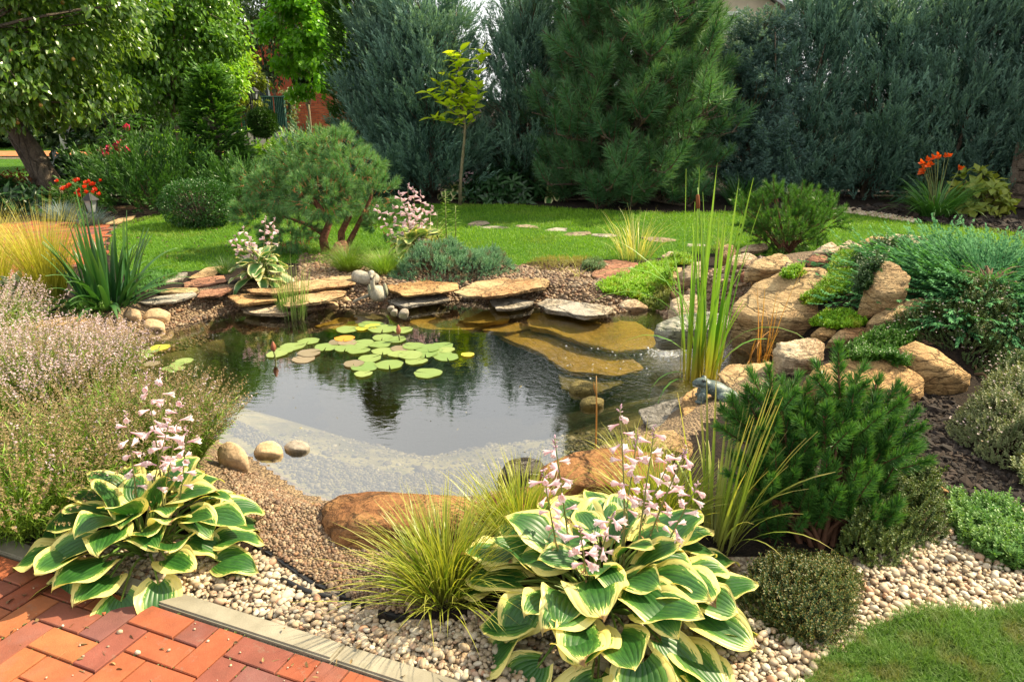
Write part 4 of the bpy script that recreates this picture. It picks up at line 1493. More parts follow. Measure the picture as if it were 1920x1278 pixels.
def spread_mat(acc, poly, n, dome, tpls, scale, up=1.0, seed=0, lift=0.0, out=.35, rough=.3, f=5.0):
    "sprigs over a domed patch of ground; returns positions"
    q = sample_poly(poly, n)
    jit = .04 * fbm(np.c_[q * 6, np.full(n, seed + 7.)], 3, seed) * 2
    d = np.clip(-sdist(q, poly), 0, None)
    dm = max(.02, np.percentile(d, 95))
    h = dome * smooth(-.05, .55, d / dm) * (1 + rough * 1.6 * fbm(np.c_[q * f, np.full(n, seed)], 3, seed))
    c0_ = np.mean(poly, 0)
    q = q + unit(q - c0_) * jit[:, None]
    P = np.c_[q, G(q) + h * rng.uniform(.72, 1.0, n) + lift]
    c = np.mean(poly, 0)
    o = np.c_[unit(q - c), np.zeros(n)] * (1 - np.clip(d / dm, 0, 1))[:, None]
    dirs = unit(np.array([0, 0, up]) + o * out * 2 + rng.normal(0, .3, (n, 3)))
    pat = np.clip(.5 + .9 * fbm(np.c_[q * f * .8, np.full(n, 3.0)], 3, seed + 3) + rng.normal(0, .2, n), 0, 1)
    rep_mix(acc, tpls, P, dirs, scale * rng.uniform(.7, 1.25, n) * (.45 + .55 * smooth(0, .5, d / dm)), rnd=pat)
    return P
# ================================================================== BACKGROUND
def wx(px, y):
    "x of a photograph column at distance y (ground level)"
    return (px - 960) / FPX * (y * CP + CAM_H * SP)


# ---- hedge junipers: three shapes shared by all
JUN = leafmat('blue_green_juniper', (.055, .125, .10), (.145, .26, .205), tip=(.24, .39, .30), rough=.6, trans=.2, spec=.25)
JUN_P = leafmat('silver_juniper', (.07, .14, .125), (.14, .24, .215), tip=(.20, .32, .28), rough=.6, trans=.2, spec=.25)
FEA = [tpl_feather(30, .34, .10, .015, .42, s, curl=.12) for s in range(4)]
TUFT = [tpl_feather(26, .16, .075, .014, .9, s + 10, curl=.05) for s in range(3)]


def juniper_mesh(seed, H, R, n, tuft=False, inner=900, opened=.25):
    global rng
    keep, rng = rng, np.random.default_rng(seed)
    a = Acc()
    nb = n // 12
    zb = H * (.02 + .95 * rng.random(nb) ** 1.0)
    prof = R * np.minimum(1, .66 + 1.1 * zb / H) * np.clip(1 - (zb / H) ** 2.2, 0, 1) ** .6
    az = rng.uniform(0, 2 * np.pi, nb)
    r = prof * rng.uniform(.62, 1.12, nb)
    B = np.c_[np.cos(az) * r, np.sin(az) * r, zb]
    o = np.c_[np.cos(az), np.sin(az), np.zeros(nb)]
    bd = unit(o * (.75 - .45 * zb / H + (.5 if tuft else 0))[:, None] + np.array([0, 0, .95]) + rng.normal(0, .20, (nb, 3)))
    per = 14
    k = np.repeat(np.arange(nb), per)
    s_ = rng.uniform(-.35, 1.0, len(k))
    wd = (1 - .8 * np.clip(s_, 0, 1)) * .19
    P = B[k] + bd[k] * (s_ * .42)[:, None] + sph(len(k)) * wd[:, None]
    d = unit(bd[k] + (P - B[k] - bd[k] * (s_ * .42)[:, None]) * 2.2 + rng.normal(0, .16, (len(k), 3)))
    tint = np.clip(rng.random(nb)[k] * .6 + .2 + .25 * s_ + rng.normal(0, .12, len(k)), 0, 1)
    rep_mix(a, TUFT if tuft else FEA, P - d * .10, d, rng.uniform(.6, 1.15, len(k)) * (1.15 if tuft else 1.0), rnd=tint)
    qi = rng.random(inner)
    zi = H * (.03 + .85 * qi)
    ai = rng.uniform(0, 2 * np.pi, inner)
    ri = R * .55 * np.clip(1 - (zi / H) ** 3, 0, 1) * rng.random(inner) ** .5
    Q = np.c_[np.cos(ai) * ri, np.sin(ai) * ri, zi]
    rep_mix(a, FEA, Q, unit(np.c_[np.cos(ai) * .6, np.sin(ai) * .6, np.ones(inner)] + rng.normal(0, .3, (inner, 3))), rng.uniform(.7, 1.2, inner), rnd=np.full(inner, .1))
    crown = a.mesh('crown', JUN_P if tuft else JUN)
    w = Acc()
    for k in range(5):
        e = np.array([rng.normal(0, .3) * R, rng.normal(0, .3) * R, H * rng.uniform(.7, .95)])
        V, F, t = tube(curve_pts((rng.normal(0, .03), rng.normal(0, .03), -.05), e, (rng.normal(0, .1), rng.normal(0, .1), 0), 6), np.linspace(.045, .008, 6), 6)
        w.add(V, F, .5, t)
    bp = P[:260]
    for p in bp[::2]:
        V, F, t = tube(curve_pts((p[0] * .08, p[1] * .08, max(.1, p[2] - .45)), p, (0, 0, -.08), 4), [.014, .010, .007, .003], 4, False)
        w.add(V, F, .5, t)
    trunk = w.mesh('trunk', BARK, True)
    rng = keep
    return crown, trunk


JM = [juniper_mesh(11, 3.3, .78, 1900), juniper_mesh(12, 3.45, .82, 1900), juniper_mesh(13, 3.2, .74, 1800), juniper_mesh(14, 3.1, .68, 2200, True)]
GJ = 'junipers forming the dark hedge'
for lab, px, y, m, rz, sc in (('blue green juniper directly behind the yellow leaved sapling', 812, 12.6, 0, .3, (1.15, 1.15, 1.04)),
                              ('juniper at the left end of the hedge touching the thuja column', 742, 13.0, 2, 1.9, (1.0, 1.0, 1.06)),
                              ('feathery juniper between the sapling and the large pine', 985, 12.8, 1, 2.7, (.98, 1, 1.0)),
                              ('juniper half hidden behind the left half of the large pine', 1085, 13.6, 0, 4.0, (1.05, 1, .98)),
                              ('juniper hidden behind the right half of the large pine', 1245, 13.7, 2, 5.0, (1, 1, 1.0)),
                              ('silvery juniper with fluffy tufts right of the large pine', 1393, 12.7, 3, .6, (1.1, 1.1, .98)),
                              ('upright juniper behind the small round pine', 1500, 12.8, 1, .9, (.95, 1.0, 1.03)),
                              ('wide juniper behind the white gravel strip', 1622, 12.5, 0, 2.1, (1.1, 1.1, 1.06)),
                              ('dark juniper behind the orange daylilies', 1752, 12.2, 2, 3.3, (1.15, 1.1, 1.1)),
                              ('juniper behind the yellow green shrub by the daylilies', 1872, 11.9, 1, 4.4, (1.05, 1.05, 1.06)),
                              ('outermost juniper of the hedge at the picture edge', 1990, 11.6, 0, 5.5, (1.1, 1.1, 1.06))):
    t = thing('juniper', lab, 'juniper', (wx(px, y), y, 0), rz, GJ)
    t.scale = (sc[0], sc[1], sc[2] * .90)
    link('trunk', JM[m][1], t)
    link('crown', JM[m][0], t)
# lean the right ones outwards as they fan open
# ---- thuja column
TH_T = [tpl_feather(34, .20, .07, .016, .75, s + 30, flat=.75, curl=.1) for s in range(4)]
THUJA = leafmat('emerald_thuja', (.018, .065, .008), (.045, .12, .014), tip=(.075, .17, .02), rough=.5, trans=.25)


def conifer(name, label, base, H, R, n, tpls, mat, seed, prof, outw=.9, up=.55, sc=(.7, 1.3), group=None, cat='conifer', inner=.35, lump=.25):
    global rng
    keep, rng = rng, np.random.default_rng(seed)
    t = thing(name, label, cat, base, 0, group)
    z = H * rng.random(n) ** .95
    az = rng.uniform(0, 2 * np.pi, n)
    r = R * prof(z / H) * (1 + lump * 1.7 * fbm(np.c_[np.cos(az) * 1.8, np.sin(az) * 1.8, z * 2.2 / max(R, .3) * .5 + seed], 3, seed)) * (inner + (1 - inner) * rng.random(n) ** .45)
    P = np.c_[np.cos(az) * r, np.sin(az) * r, z]
    o = np.c_[np.cos(az), np.sin(az), np.zeros(n)]
    d = unit(o * outw + np.array([0, 0, up]) + rng.normal(0, .25, (n, 3)))
    a = Acc()
    rep_mix(a, tpls, P, d, rng.uniform(*sc, n), rnd=np.clip(.5 + fbm(P * 2.5, 2, seed) + rng.normal(0, .2, n), 0, 1))
    w = Acc()
    V, F, tt = tube(curve_pts((0, 0, -.05), (0, 0, H * .93), (.02, .02, 0), 6), np.linspace(max(.02, R * .09), .006, 6), 7)
    w.add(V, F, .5, tt)
    for p in P[:: max(1, n // 150)]:
        V, F, tt = tube(curve_pts((0, 0, max(.03, p[2] - r.mean() * .5)), p, (0, 0, .02), 4), np.linspace(max(.006, R * .014), .003, 4), 4, False)
        w.add(V, F, .5, tt)
    w.obj('trunk', BARK, t, True)
    a.obj('crown', mat, t)
    rng = keep
    return t


conifer('thuja', 'dense emerald thuja column left of the juniper hedge', (wx(694, 13.6), 13.6, 0), 4.2, .62, 3600, TH_T, THUJA, 41, lambda s: np.clip(1 - s ** 3, .05, 1) ** .7, cat='thuja', sc=(.6, 1.1))
YTH = leafmat('bright_thuja', (.03, .10, .012), (.06, .17, .02), tip=(.12, .26, .04), rough=.5, trans=.3)
conifer('thuja', 'small soft green conifer with drooping fans beside the cloud pruned pine', (wx(418, 12.2), 12.2, 0), 1.95, .52, 1300, TH_T, YTH, 42, lambda s: np.clip(1.02 - s, .03, 1) ** .8, outw=1.0, up=.25, cat='thuja', sc=(.8, 1.5), lump=.4)

# ---- the large pine
PINE_N = leafmat('long_pine_needles', (.045, .14, .058), (.11, .25, .10), tip=(.20, .35, .15), rough=.4, trans=.25, spec=.35)
P_LONG = [tpl_shoot_tri(115, .24, .17, .0105, .5, 1.2, s, bare=.02) for s in range(4)]


def big_pine():
    global rng
    keep, rng = rng, np.random.default_rng(51)
    y0 = 12.1
    t = thing('pine_tree', 'large bushy pine with long needles and upright shoots in front of the hedge', 'pine', (wx(1178, y0), y0, 0))
    H = 3.8
    w, pos, dr, sc = Acc(), [], [], []
    V, F, tt = tube(curve_pts((0, 0, -.1), (.05, 0, H), (.04, .03, 0), 10), np.linspace(.13, .02, 10), 10)
    w.add(V, F, .5, tt)
    zs = np.linspace(.12, H, 16)
    for i, z in enumerate(zs):
        Rz = 1.38 * min(1, .80 + .35 * z) * (1 - max(0, (z - 1.0)) / (H - .2)) ** .72 + .15
        nb = 9 if z < 3 else 6
        for k in range(nb):
            a = k * 2 * np.pi / nb + i * .8 + rng.normal(0, .18)
            L = Rz * rng.uniform(.8, 1.12)
            o = np.array([math.cos(a), math.sin(a), 0])
            rise = .10 * L + .22 * L * (z / H)
            P = [np.array([0, 0, z]) + o * L * s + np.array([0, 0, rise * s ** 1.7 - (.22 if z < .7 else .0) * s]) for s in np.linspace(0, 1, 7)]
            V, F, tt = tube(P, np.linspace(.035, .010, 7), 6)
            w.add(V, F, .5, tt)
            sd = np.array([-o[1], o[0], 0])
            for s in np.concatenate([rng.uniform(.25, .62, 5), rng.uniform(.55, 1.0, 7), [1.0]]):
                j = s * 6
                q = P[min(5, int(j))] + (P[min(6, int(j) + 1)] - P[min(5, int(j))]) * (j - int(j))
                b = rng.normal(0, .9) if s < 1 else 0
                up = rng.uniform(.55, 1.25)
                d = unit(o * .8 + sd * b + np.array([0, 0, up]))
                e = q + d * rng.uniform(.06, .30) * (1 if s < 1 else .2)
                V, F, tt = tube([q, (q + e) / 2 - [0, 0, .01], e], [.011, .008, .007], 4, False)
                w.add(V, F, .5, tt)
                pos.append(e)
                dr.append(unit(d + [0, 0, .35]))
                sc.append(rng.uniform(.9, 1.4))
    w.obj('trunk', BARK, t, True)
    pos, dr, sc = np.array(pos), np.array(dr), np.array(sc)
    tint = np.clip(.5 + rng.normal(0, .25, len(pos)), 0, 1)
    needles_on(t, None, pos, dr, sc, P_LONG, PINE_N, TWIG, .34, .006, tint=tint)
    rng = keep


big_pine()

# ---- deciduous trees at the left and behind
PEAR_L = [tpl_leaf(.115, .068, .25, .35), tpl_leaf(.105, .064, .4, .1)]
PEAR = leafmat('pear_leaf', (.040, .11, .014), (.12, .22, .026), tip=(.15, .23, .035), rough=.3, trans=.4, spec=.6)
PEAR2 = leafmat('pear_leaf_light', (.07, .19, .018), (.16, .32, .035), rough=.3, trans=.35, spec=.5)
LIGHT = leafmat('fresh_green_leaf', (.13, .29, .022), (.25, .45, .045), rough=.4, trans=.4)
YELL = leafmat('yellow_green_leaf', (.16, .24, .02), (.28, .34, .03), rough=.4, trans=.4)
DARKF = leafmat('far_dark_leaf', (.022, .055, .014), (.05, .095, .025), rough=.5, trans=.3)
MAPLE = leafmat('maple_leaf', (.10, .30, .016), (.22, .46, .03), rough=.35, trans=.45)
fa = Acc()
fv = ICO[2][0] * np.array([.026, .026, .03])
fv[:, :2] *= (1 - .35 * np.clip(fv[:, 2:] / .03, 0, 1))
fa.add(fv, ICO[2][1])
PEAR_ME = fa.mesh('fruit', flatmat('ripe_pear', (.42, .24, .06), .45, .3, .3, 40), True)
yA = 11.6
bA = (wx(118, yA), yA, 0)
broadleaf('pear_tree', 'old leaning pear tree with ripe fruit at the left edge', bA, (wx(48, yA) - .2, yA + .1, 1.55), (wx(75, yA), yA - .1, 2.75), (2.05, 1.7, 1.75), 330, 24000, PEAR_L, PEAR, trunk_r=.17, trunk_r_top=.7,
          cat='pear tree', clump_r=.36, droop=.75, seed=3, fruit=(PEAR_ME, 46), hollow=.35, shape=lambda P: P[:, 2] > 1.18 + .2 * (P[:, 0] > wx(200, yA)))
# its second stem, a part of the same tree
pt = bpy.data.objects['pear_tree']
w = Acc()
V, F, tt = tube(curve_pts((-.22, .1, -.05), (wx(30, yA) - bA[0] - .35, .3, 1.7), (.05, 0, 0), 6), np.linspace(.10, .06, 6), 8)
w.add(V, F, .5, tt)
w.obj('stem', BARK, pt, True)
yB = 15.2
broadleaf('fruit_tree', 'second fruit tree with a slim pale stem behind the roses', (wx(352, yB), yB, 0), (wx(338, yB), yB, 1.5), (wx(345, yB), yB, 3.05), (1.5, 1.2, 1.9), 260, 17000, PEAR_L, PEAR2, bark=BARK_PALE, trunk_r=.07,
          cat='fruit tree', clump_r=.36, droop=.6, seed=4, hollow=.35)
yC = 18.5
broadleaf('garden_tree', 'light green tree behind the fruit trees at the upper left', (wx(430, yC), yC, 0), (wx(425, yC), yC, 1.6), (wx(402, yC), yC, 2.35), (1.0, 1.0, 1.15), 150, 9000, PEAR_L, LIGHT, trunk_r=.07, clump_r=.4, seed=5, hollow=.35)
yD = 17.5
broadleaf('garden_tree', 'tree with a whitewashed lower stem seen under the pear tree', (wx(126, yD), yD, 0), (wx(122, yD), yD, 1.5), (wx(90, yD), yD, 3.0), (2.2, 1.4, 1.7), 170, 12000, PEAR_L, PEAR2, bark=flatmat('whitewashed_bark', (.55, .52, .46), .9, .2, .2, 20), trunk_r=.09, clump_r=.45, seed=6)
broadleaf('garden_tree', 'dark tree far behind the green metal fence', (wx(520, 31), 31, 0), (wx(520, 31), 31, 2.2), (wx(520, 31), 31, 4.6), (1.5, 1.3, 2.6), 130, 5200, [tpl_leaf(.16, .08)], DARKF, trunk_r=.1, clump_r=.55, seed=7, hollow=.3)
broadleaf('garden_shrub', 'yellow green shrub beside the garden lamp', (wx(468, 23), 23, 0), (wx(468, 23), 23, .8), (wx(462, 23), 23, 1.9), (.75, .6, .8), 70, 2600, [tpl_leaf(.13, .07)], YELL, trunk_r=.04, clump_r=.28, seed=8, cat='shrub')
MAP_L = [tpl_leaf(.12, .11, .2, .3), tpl_leaf(.11, .10, .3, .5)]
yM = 17.0
broadleaf('maple_tree', 'bright green maple with a slim pale trunk at the upper centre left', (wx(642, yM), yM, 0), (wx(638, yM), yM, 1.8), (wx(597, yM), yM, 2.95), (.86, .8, 1.5), 110, 6000, MAP_L, MAPLE, bark=BARK_PALE, trunk_r=.035, clump_r=.26, seed=9, cat='maple', hollow=.3, droop=.35, trunk_r_top=.8)
broadleaf('maple_tree', 'smaller darker maple in front of the red brick wall', (wx(588, 24), 24, 0), (wx(585, 24), 24, 1.3), (wx(592, 24), 24, 2.65), (.65, .6, .7), 60, 2600, MAP_L, leafmat('dark_maple_leaf', (.03, .085, .012), (.06, .14, .02), trans=.3), bark=BARK_PALE, trunk_r=.045, clump_r=.3, seed=10, cat='maple', trunk_r_top=.8)
# tall trees closing the view beyond the garden
for k, (px, y, H, R, m, lab) in enumerate(((250, 27, 7, 3.2, PEAR2, 'tall leafy tree far behind the pear tree'), (30, 26, 7, 3.4, DARKF, 'tall dark tree far behind the left picture edge'), (660, 32, 7.5, 2.2, LIGHT, 'tall bright tree far behind the maple'))):
    broadleaf('garden_tree', lab, (wx(px, y), y, 0), (wx(px, y), y, 2.0), (wx(px, y), y, H * .55), (R, R * .8, H * .45), 150, 5000, [tpl_leaf(.22, .13)], m, trunk_r=.16, clump_r=.7, seed=20 + k, hollow=.3)

# ---- brick wall, green metal fence, brick house, gable house
WALLM = paver_mat('wall_brick', [(.46, .10, .05), (.40, .085, .045), (.50, .13, .06), (.43, .10, .055)])
NW = Nodes('wall_brick_far')
r_ = NW.attr('rnd')
M_wb = NW.done(NW.bsdf(NW.mix(r_, (.36, .085, .04), (.50, .14, .06)), .85, .2))


def brick_wall(name, label, x0, x1, y, z0, z1, cat, rzz=0.0, bl=.25, bh=.085):
    t = thing(name, label, cat, ((x0 + x1) / 2, y, 0), rzz)
    L = x1 - x0
    a = Acc()
    nr, nc = int((z1 - z0) / bh), int(L / bl)
    for r in range(nr):
        for c in range(nc + 1):
            xo = -L / 2 + (c + (.5 if r % 2 else 0)) * bl
            if xo + bl > L / 2 + .01:
                continue
            box(a, (xo + bl / 2, rng.normal(0, .003), z0 + (r + .5) * bh), (bl - .012, .12, bh - .012), rnd=rng.random())
    tag(a.obj('bricks', M_wb, t), kind='stuff')
    m = Acc()
    box(m, (0, .01, (z0 + z1) / 2 - .004), (L - .01, .10, z1 - z0 - .01))
    m.obj('mortar', flatmat('mortar', (.33, .27, .22), .9, .1, .1, 9), t)
    return t, L


t, L = brick_wall('brick_wall', 'red brick garden wall behind the slim maples', wx(556, 27.5), wx(700, 27.5), 27.5, 0, 1.75, 'wall')
m = Acc()
box(m, (0, 0, 1.79), (L + .06, .2, .07))
m.obj('coping', flatmat('grey_coping', (.3, .28, .25), .8, .2, .15, 12), t)

FGREEN = flatmat('dark_green_sheet', (.008, .050, .034), .45, .4, .12, 5, .05)
FPOST = flatmat('pale_green_post', (.10, .22, .16), .5, .4, .1, 5, .05)
p0, p1 = np.array([wx(436, 25.0), 25.0]), np.array([wx(541, 26.2), 26.2])
t = thing('metal_fence', 'dark green corrugated metal fence behind the garden lamp', 'fence', (*p0, 0), math.atan2(*(p1 - p0)[::-1]))
FL = float(np.linalg.norm(p1 - p0))
npan = 5
for k in range(npan):
    a = Acc()
    x0, x1 = k * FL / npan + .012, (k + 1) * FL / npan - .012
    nn = 24
    xs = np.linspace(x0, x1, nn)
    yy = np.where((np.arange(nn) // 2) % 2 == 0, 0, .03)
    V = np.concatenate([np.c_[xs, yy, np.full(nn, .42)], np.c_[xs, yy, np.full(nn, 1.5)], np.c_[xs, yy + .006, np.full(nn, .42)], np.c_[xs, yy + .006, np.full(nn, 1.5)]])
    F = []
    for i in range(nn - 1):
        F += [(i, i + 1, i + 1 + nn), (i, i + 1 + nn, i + nn), (i + 2 * nn, i + 3 * nn, i + 1 + 3 * nn), (i + 2 * nn, i + 1 + 3 * nn, i + 1 + 2 * nn)]
    a.add(V, F)
    a.obj('panel', FGREEN, t)
for x in (0, FL / 2, FL):
    a = Acc()
    box(a, (x, .06, .8), (.07, .05, 1.5))
    a.obj('post', FPOST, t)
a = Acc()
box(a, (FL / 2, .03, .2), (FL, .12, .42))
a.obj('plinth', flatmat('fence_plinth', (.20, .20, .18), .9, .2, .15, 6), t)
a = Acc()
box(a, (FL / 2, .02, 1.52), (FL, .06, .04))
a.obj('rail', FGREEN, t)
# creeper growing between fence and wall
VINE = [tpl_leaf(.12, .09, .2, .3)]
t = thing('climbing_vine', 'pale leafy creeper on the gate post between fence and brick wall', 'vine', (wx(549, 26.5), 26.5, 0))
a = Acc()
n = 700
P = np.c_[rng.normal(0, .13, n), rng.normal(0, .12, n), rng.uniform(.2, 1.75, n)]
rep_mix(a, VINE, P, unit(rng.normal(0, .7, (n, 3)) - [0, .4, .5]), rng.uniform(.6, 1.1, n))
a.obj('foliage', leafmat('pale_creeper', (.10, .16, .05), (.26, .28, .12), trans=.3), t)
a = Acc()
box(a, (0, .05, .85), (.1, .1, 1.7))
a.obj('post', FPOST, t)


def window(parent, x, y, z, w, h, face=-1):
    fr = Acc()
    for dx, dz, sx, sz in ((-w / 2, 0, .08, h + .08), (w / 2, 0, .08, h + .08), (0, -h / 2, w - .08, .08), (0, h / 2, w - .08, .08), (0, 0, .05, h - .08)):
        box(fr, (x + dx, y + face * .03, z + dz), (sx, .07, sz))
    f = fr.obj('window', WHITE, parent)
    g = Acc()
    box(g, (x, y + face * .01, z), (w - .06, .02, h - .06))
    g.obj('pane', GLASSM, f)


WHITE = flatmat('white_frame', (.7, .7, .68), .5, .4, .05, 5, .05)
N = Nodes('window_glass')
GLASSM = N.done(N.bsdf((.03, .04, .05), .08, .6))
ROOF = flatmat('brown_roof_tile', (.16, .075, .05), .8, .2, .25, 14)
GREYROOF = flatmat('grey_metal_roof', (.30, .30, .30), .5, .4, .12, 8)
HPLAST = flatmat('cream_plaster', (.52, .44, .32), .9, .2, .1, 6)


def house(label, x, y, w, d, h, wallm, roofm, rz=0.0, ridge=2.0, wins=()):
    t = thing('house', label, 'house', (x, y, 0), rz)
    a = Acc()
    V = [(-w / 2, 0, 0), (w / 2, 0, 0), (w / 2, 0, h), (0, 0, h + ridge), (-w / 2, 0, h), (-w / 2, d, 0), (w / 2, d, 0), (w / 2, d, h), (0, d, h + ridge), (-w / 2, d, h)]
    F = [(0, 1, 2), (0, 2, 4), (4, 2, 3), (6, 5, 9), (6, 9, 7), (7, 9, 8), (5, 0, 4), (5, 4, 9), (1, 6, 7), (1, 7, 2)]
    a.add(V, F)
    a.obj('wall', wallm, t)
    r = Acc()
    for s in (-1, 1):
        ln = math.hypot(w / 2, ridge)
        n = np.array([s * ridge / ln, 0, w / 2 / ln])
        e = np.array([s * (w / 2 + .35), 0, h - .35 * ridge / (w / 2)])
        rdg = np.array([0, 0, h + ridge])
        c0, c1 = rdg + n * .03, e + n * .03
        q = []
        for yy in (-.35, d + .35):
            for cc in (c0, c1):
                q += [cc + [0, yy, 0], cc + [0, yy, 0] + n * .14]
        q = np.array(q)
        r.add(q, [(0, 2, 3), (0, 3, 1), (4, 5, 7), (4, 7, 6), (1, 3, 7), (1, 7, 5), (0, 4, 6), (0, 6, 2), (0, 1, 5), (0, 5, 4), (2, 6, 7), (2, 7, 3)])
    rf = r.obj('roof', roofm, t)
    for (wx_, wz, ww, wh) in wins:
        window(t, wx_, 0, wz, ww, wh)
    return t


house('red brick house glimpsed behind the dark tree', wx(545, 36), 36, 5.0, 6, 3.6, flatmat('far_brick', (.42, .10, .05), .9, .2, .15, 30), ROOF, .15, 1.8, ((-1.3, 1.9, 1.0, 1.2), (1.2, 1.9, 1.0, 1.2)))
house('pale house whose gable shows above the hedge', wx(1352, 19.0), 19.0, 1.9, 5, 3.55, HPLAST, GREYROOF, -.25, .6, ((0, 3.2, .4, .4),))

# ---- weathered log wall behind the right hedge
LOGM = rockmat('weathered_board', (.15, .115, .085), (.075, .058, .044), (.13, .09, .06), scale=7, strata=(0, math.pi / 2, 0), stretch=.3, bump=.5)


def plank_fence(label, A, B, n_rows, pitch):
    A, B = np.array(A), np.array(B)
    t = thing('board_fence', label, 'fence', (*A, 0), math.atan2(*(B - A)[::-1]), 'low board fences behind the hedge')
    L = float(np.linalg.norm(B - A))
    nb = max(1, round(L / 1.35))
    for r in range(n_rows):
        for k in range(nb):
            o = link('board', board_me(L / nb), t)
            o.location = ((k + .5) * L / nb, rng.normal(0, .006), .03 + (r + .5) * pitch)
            o.rotation_euler = (rng.normal(0, .02), rng.normal(0, .004), 0)
    for k in range(nb + 1):
        a = Acc()
        box(a, (0, 0, 0), (.10, .12, n_rows * pitch + .12))
        o = a.obj('post', LOGM, t)
        o.location = (k * L / nb, .035, n_rows * pitch / 2)


_bm = {}


def board_me(L):
    k = round(L, 2)
    if k not in _bm:
        bm = bmesh.new()
        bmesh.ops.create_cube(bm, size=1)
        bmesh.ops.scale(bm, vec=(L - .01, .07, .165), verts=bm.verts)
        bmesh.ops.bevel(bm, geom=bm.edges[:], offset=.02, segments=2, affect='EDGES')
        me = bpy.data.meshes.new('board')
        bm.to_mesh(me)
        bm.free()
        me.materials.append(LOGM)
        _bm[k] = me
    return _bm[k]


plank_fence('low weathered board fence showing under the right hedge', (wx(1455, 13.4), 13.4), (wx(1905, 12.9), 12.9), 4, .18)
plank_fence('tall board fence end at the right picture edge', (wx(1888, 11.2), 11.2), (wx(2120, 10.2), 10.2), 5, .18)
# ================================================================== MIDDLE GROUND, LEFT TO CENTRE
def part(acc, name, mat, t, sm=False):
    return acc.obj(name, mat, t, sm)


def at_ground(name, label, cat, px, py, group=None, rz=0.0):
    p = gnd(px, py)
    return thing(name, label, cat, p, rz, group), p


# ---- cloud pruned pine with red stems
MUGO_N = leafmat('pine_needles', (.035, .13, .020), (.085, .22, .035), tip=(.15, .29, .05), rough=.4, trans=.3, spec=.35)
CLOUD_N = leafmat('soft_pine_needles', (.06, .175, .06), (.14, .29, .10), tip=(.24, .40, .15), rough=.45, trans=.3, spec=.3)
P_MED = [tpl_shoot_tri(85, .10, .082, .0064, .5, 1.2, s + 5) for s in range(4)]


def lobed_shoots(lobes, n, upbias=.5, inner=.55):
    "shoot positions and directions spread over a union of ellipsoids"
    P, D = [], []
    vol = np.array([l[1][0] * l[1][1] + l[1][0] * l[1][2] for l in lobes])
    for (c, r), k in zip(lobes, (n * vol / vol.sum()).astype(int)):
        d = sph(k)
        rad = inner + (1 - inner) * rng.random(k) ** .4
        p = np.array(c) + d * np.array(r) * rad[:, None]
        ok = np.ones(k, bool)
        for c2, r2 in lobes:
            if c2 is c:
                continue
            ok &= (((p - np.array(c2)) / np.array(r2)) ** 2).sum(1) > .30
        P.append(p[ok])
        D.append(unit(d[ok] / np.array(r) * np.mean(r) + [0, 0, upbias] + rng.normal(0, .25, (ok.sum(), 3))))
    return np.concatenate(P), np.concatenate(D)


def cloud_pine():
    t, b = at_ground('pine_tree', 'cloud pruned pine with bare red stems on the lawn edge', 'pine', 632, 472)
    y = b[1]
    L = lambda px, py, dy, rx, rz: (at_y(px, py + 20, y + dy) - b, (rx, rx * .95, rz))
    lobes = [L(525, 335, .0, .26, .19), L(565, 285, .2, .25, .17), L(625, 265, .1, .29, .17), L(690, 345, .0, .27, .19), L(605, 345, -.25, .33, .20), L(482, 318, .2, .20, .16),
             L(545, 410, .05, .28, .19), L(487, 385, .15, .23, .18), L(716, 392, .1, .16, .15), L(662, 298, -.05, .27, .16), L(560, 448, .25, .24, .12), L(590, 320, .35, .3, .25)]
    P, D = lobed_shoots(lobes, 800, .45, .84)
    needles_on(t, b, P, D, rng.uniform(.75, 1.2, len(P)), P_MED, CLOUD_N, TWIG_OR, .13, .004)
    w = Acc()
    for path, r0, r1 in (([(612, 478, 0), (606, 448, 0), (617, 418, .02), (600, 390, .05), (570, 355, .1), (545, 330, .1)], .055, .018),
                         ([(640, 470, 0), (640, 436, 0), (655, 405, -.03), (655, 375, 0), (640, 330, .05), (625, 290, .1)], .045, .015),
                         ([(646, 470, .02), (662, 440, 0), (680, 405, 0), (695, 372, .03), (700, 345, .05)], .038, .012),
                         ([(608, 440, .02), (585, 425, .08), (560, 415, .12), (530, 405, .15)], .03, .01)):
        pts = [at_y(x, yy, y + d) - b for x, yy, d in path]
        V, F, tt = tube(pts, np.linspace(r0, r1, len(pts)), 8)
        w.add(V, F, .5, tt)
    w.obj('trunk', BARK_RED, t, True)


cloud_pine()

# ---- round dwarf pines
P_DW = [tpl_shoot_tri(125, .135, .062, .0052, .5, 1.15, s + 50, bare=.02) for s in range(4)]
P_NEAR = [tpl_shoot(230, .135, .054, .0030, .5, 1.15, s + 60, bare=.02) for s in range(4)]
RED_TW = flatmat('reddish_brown_twig', (.11, .052, .03), .8, .2, .25, 60)


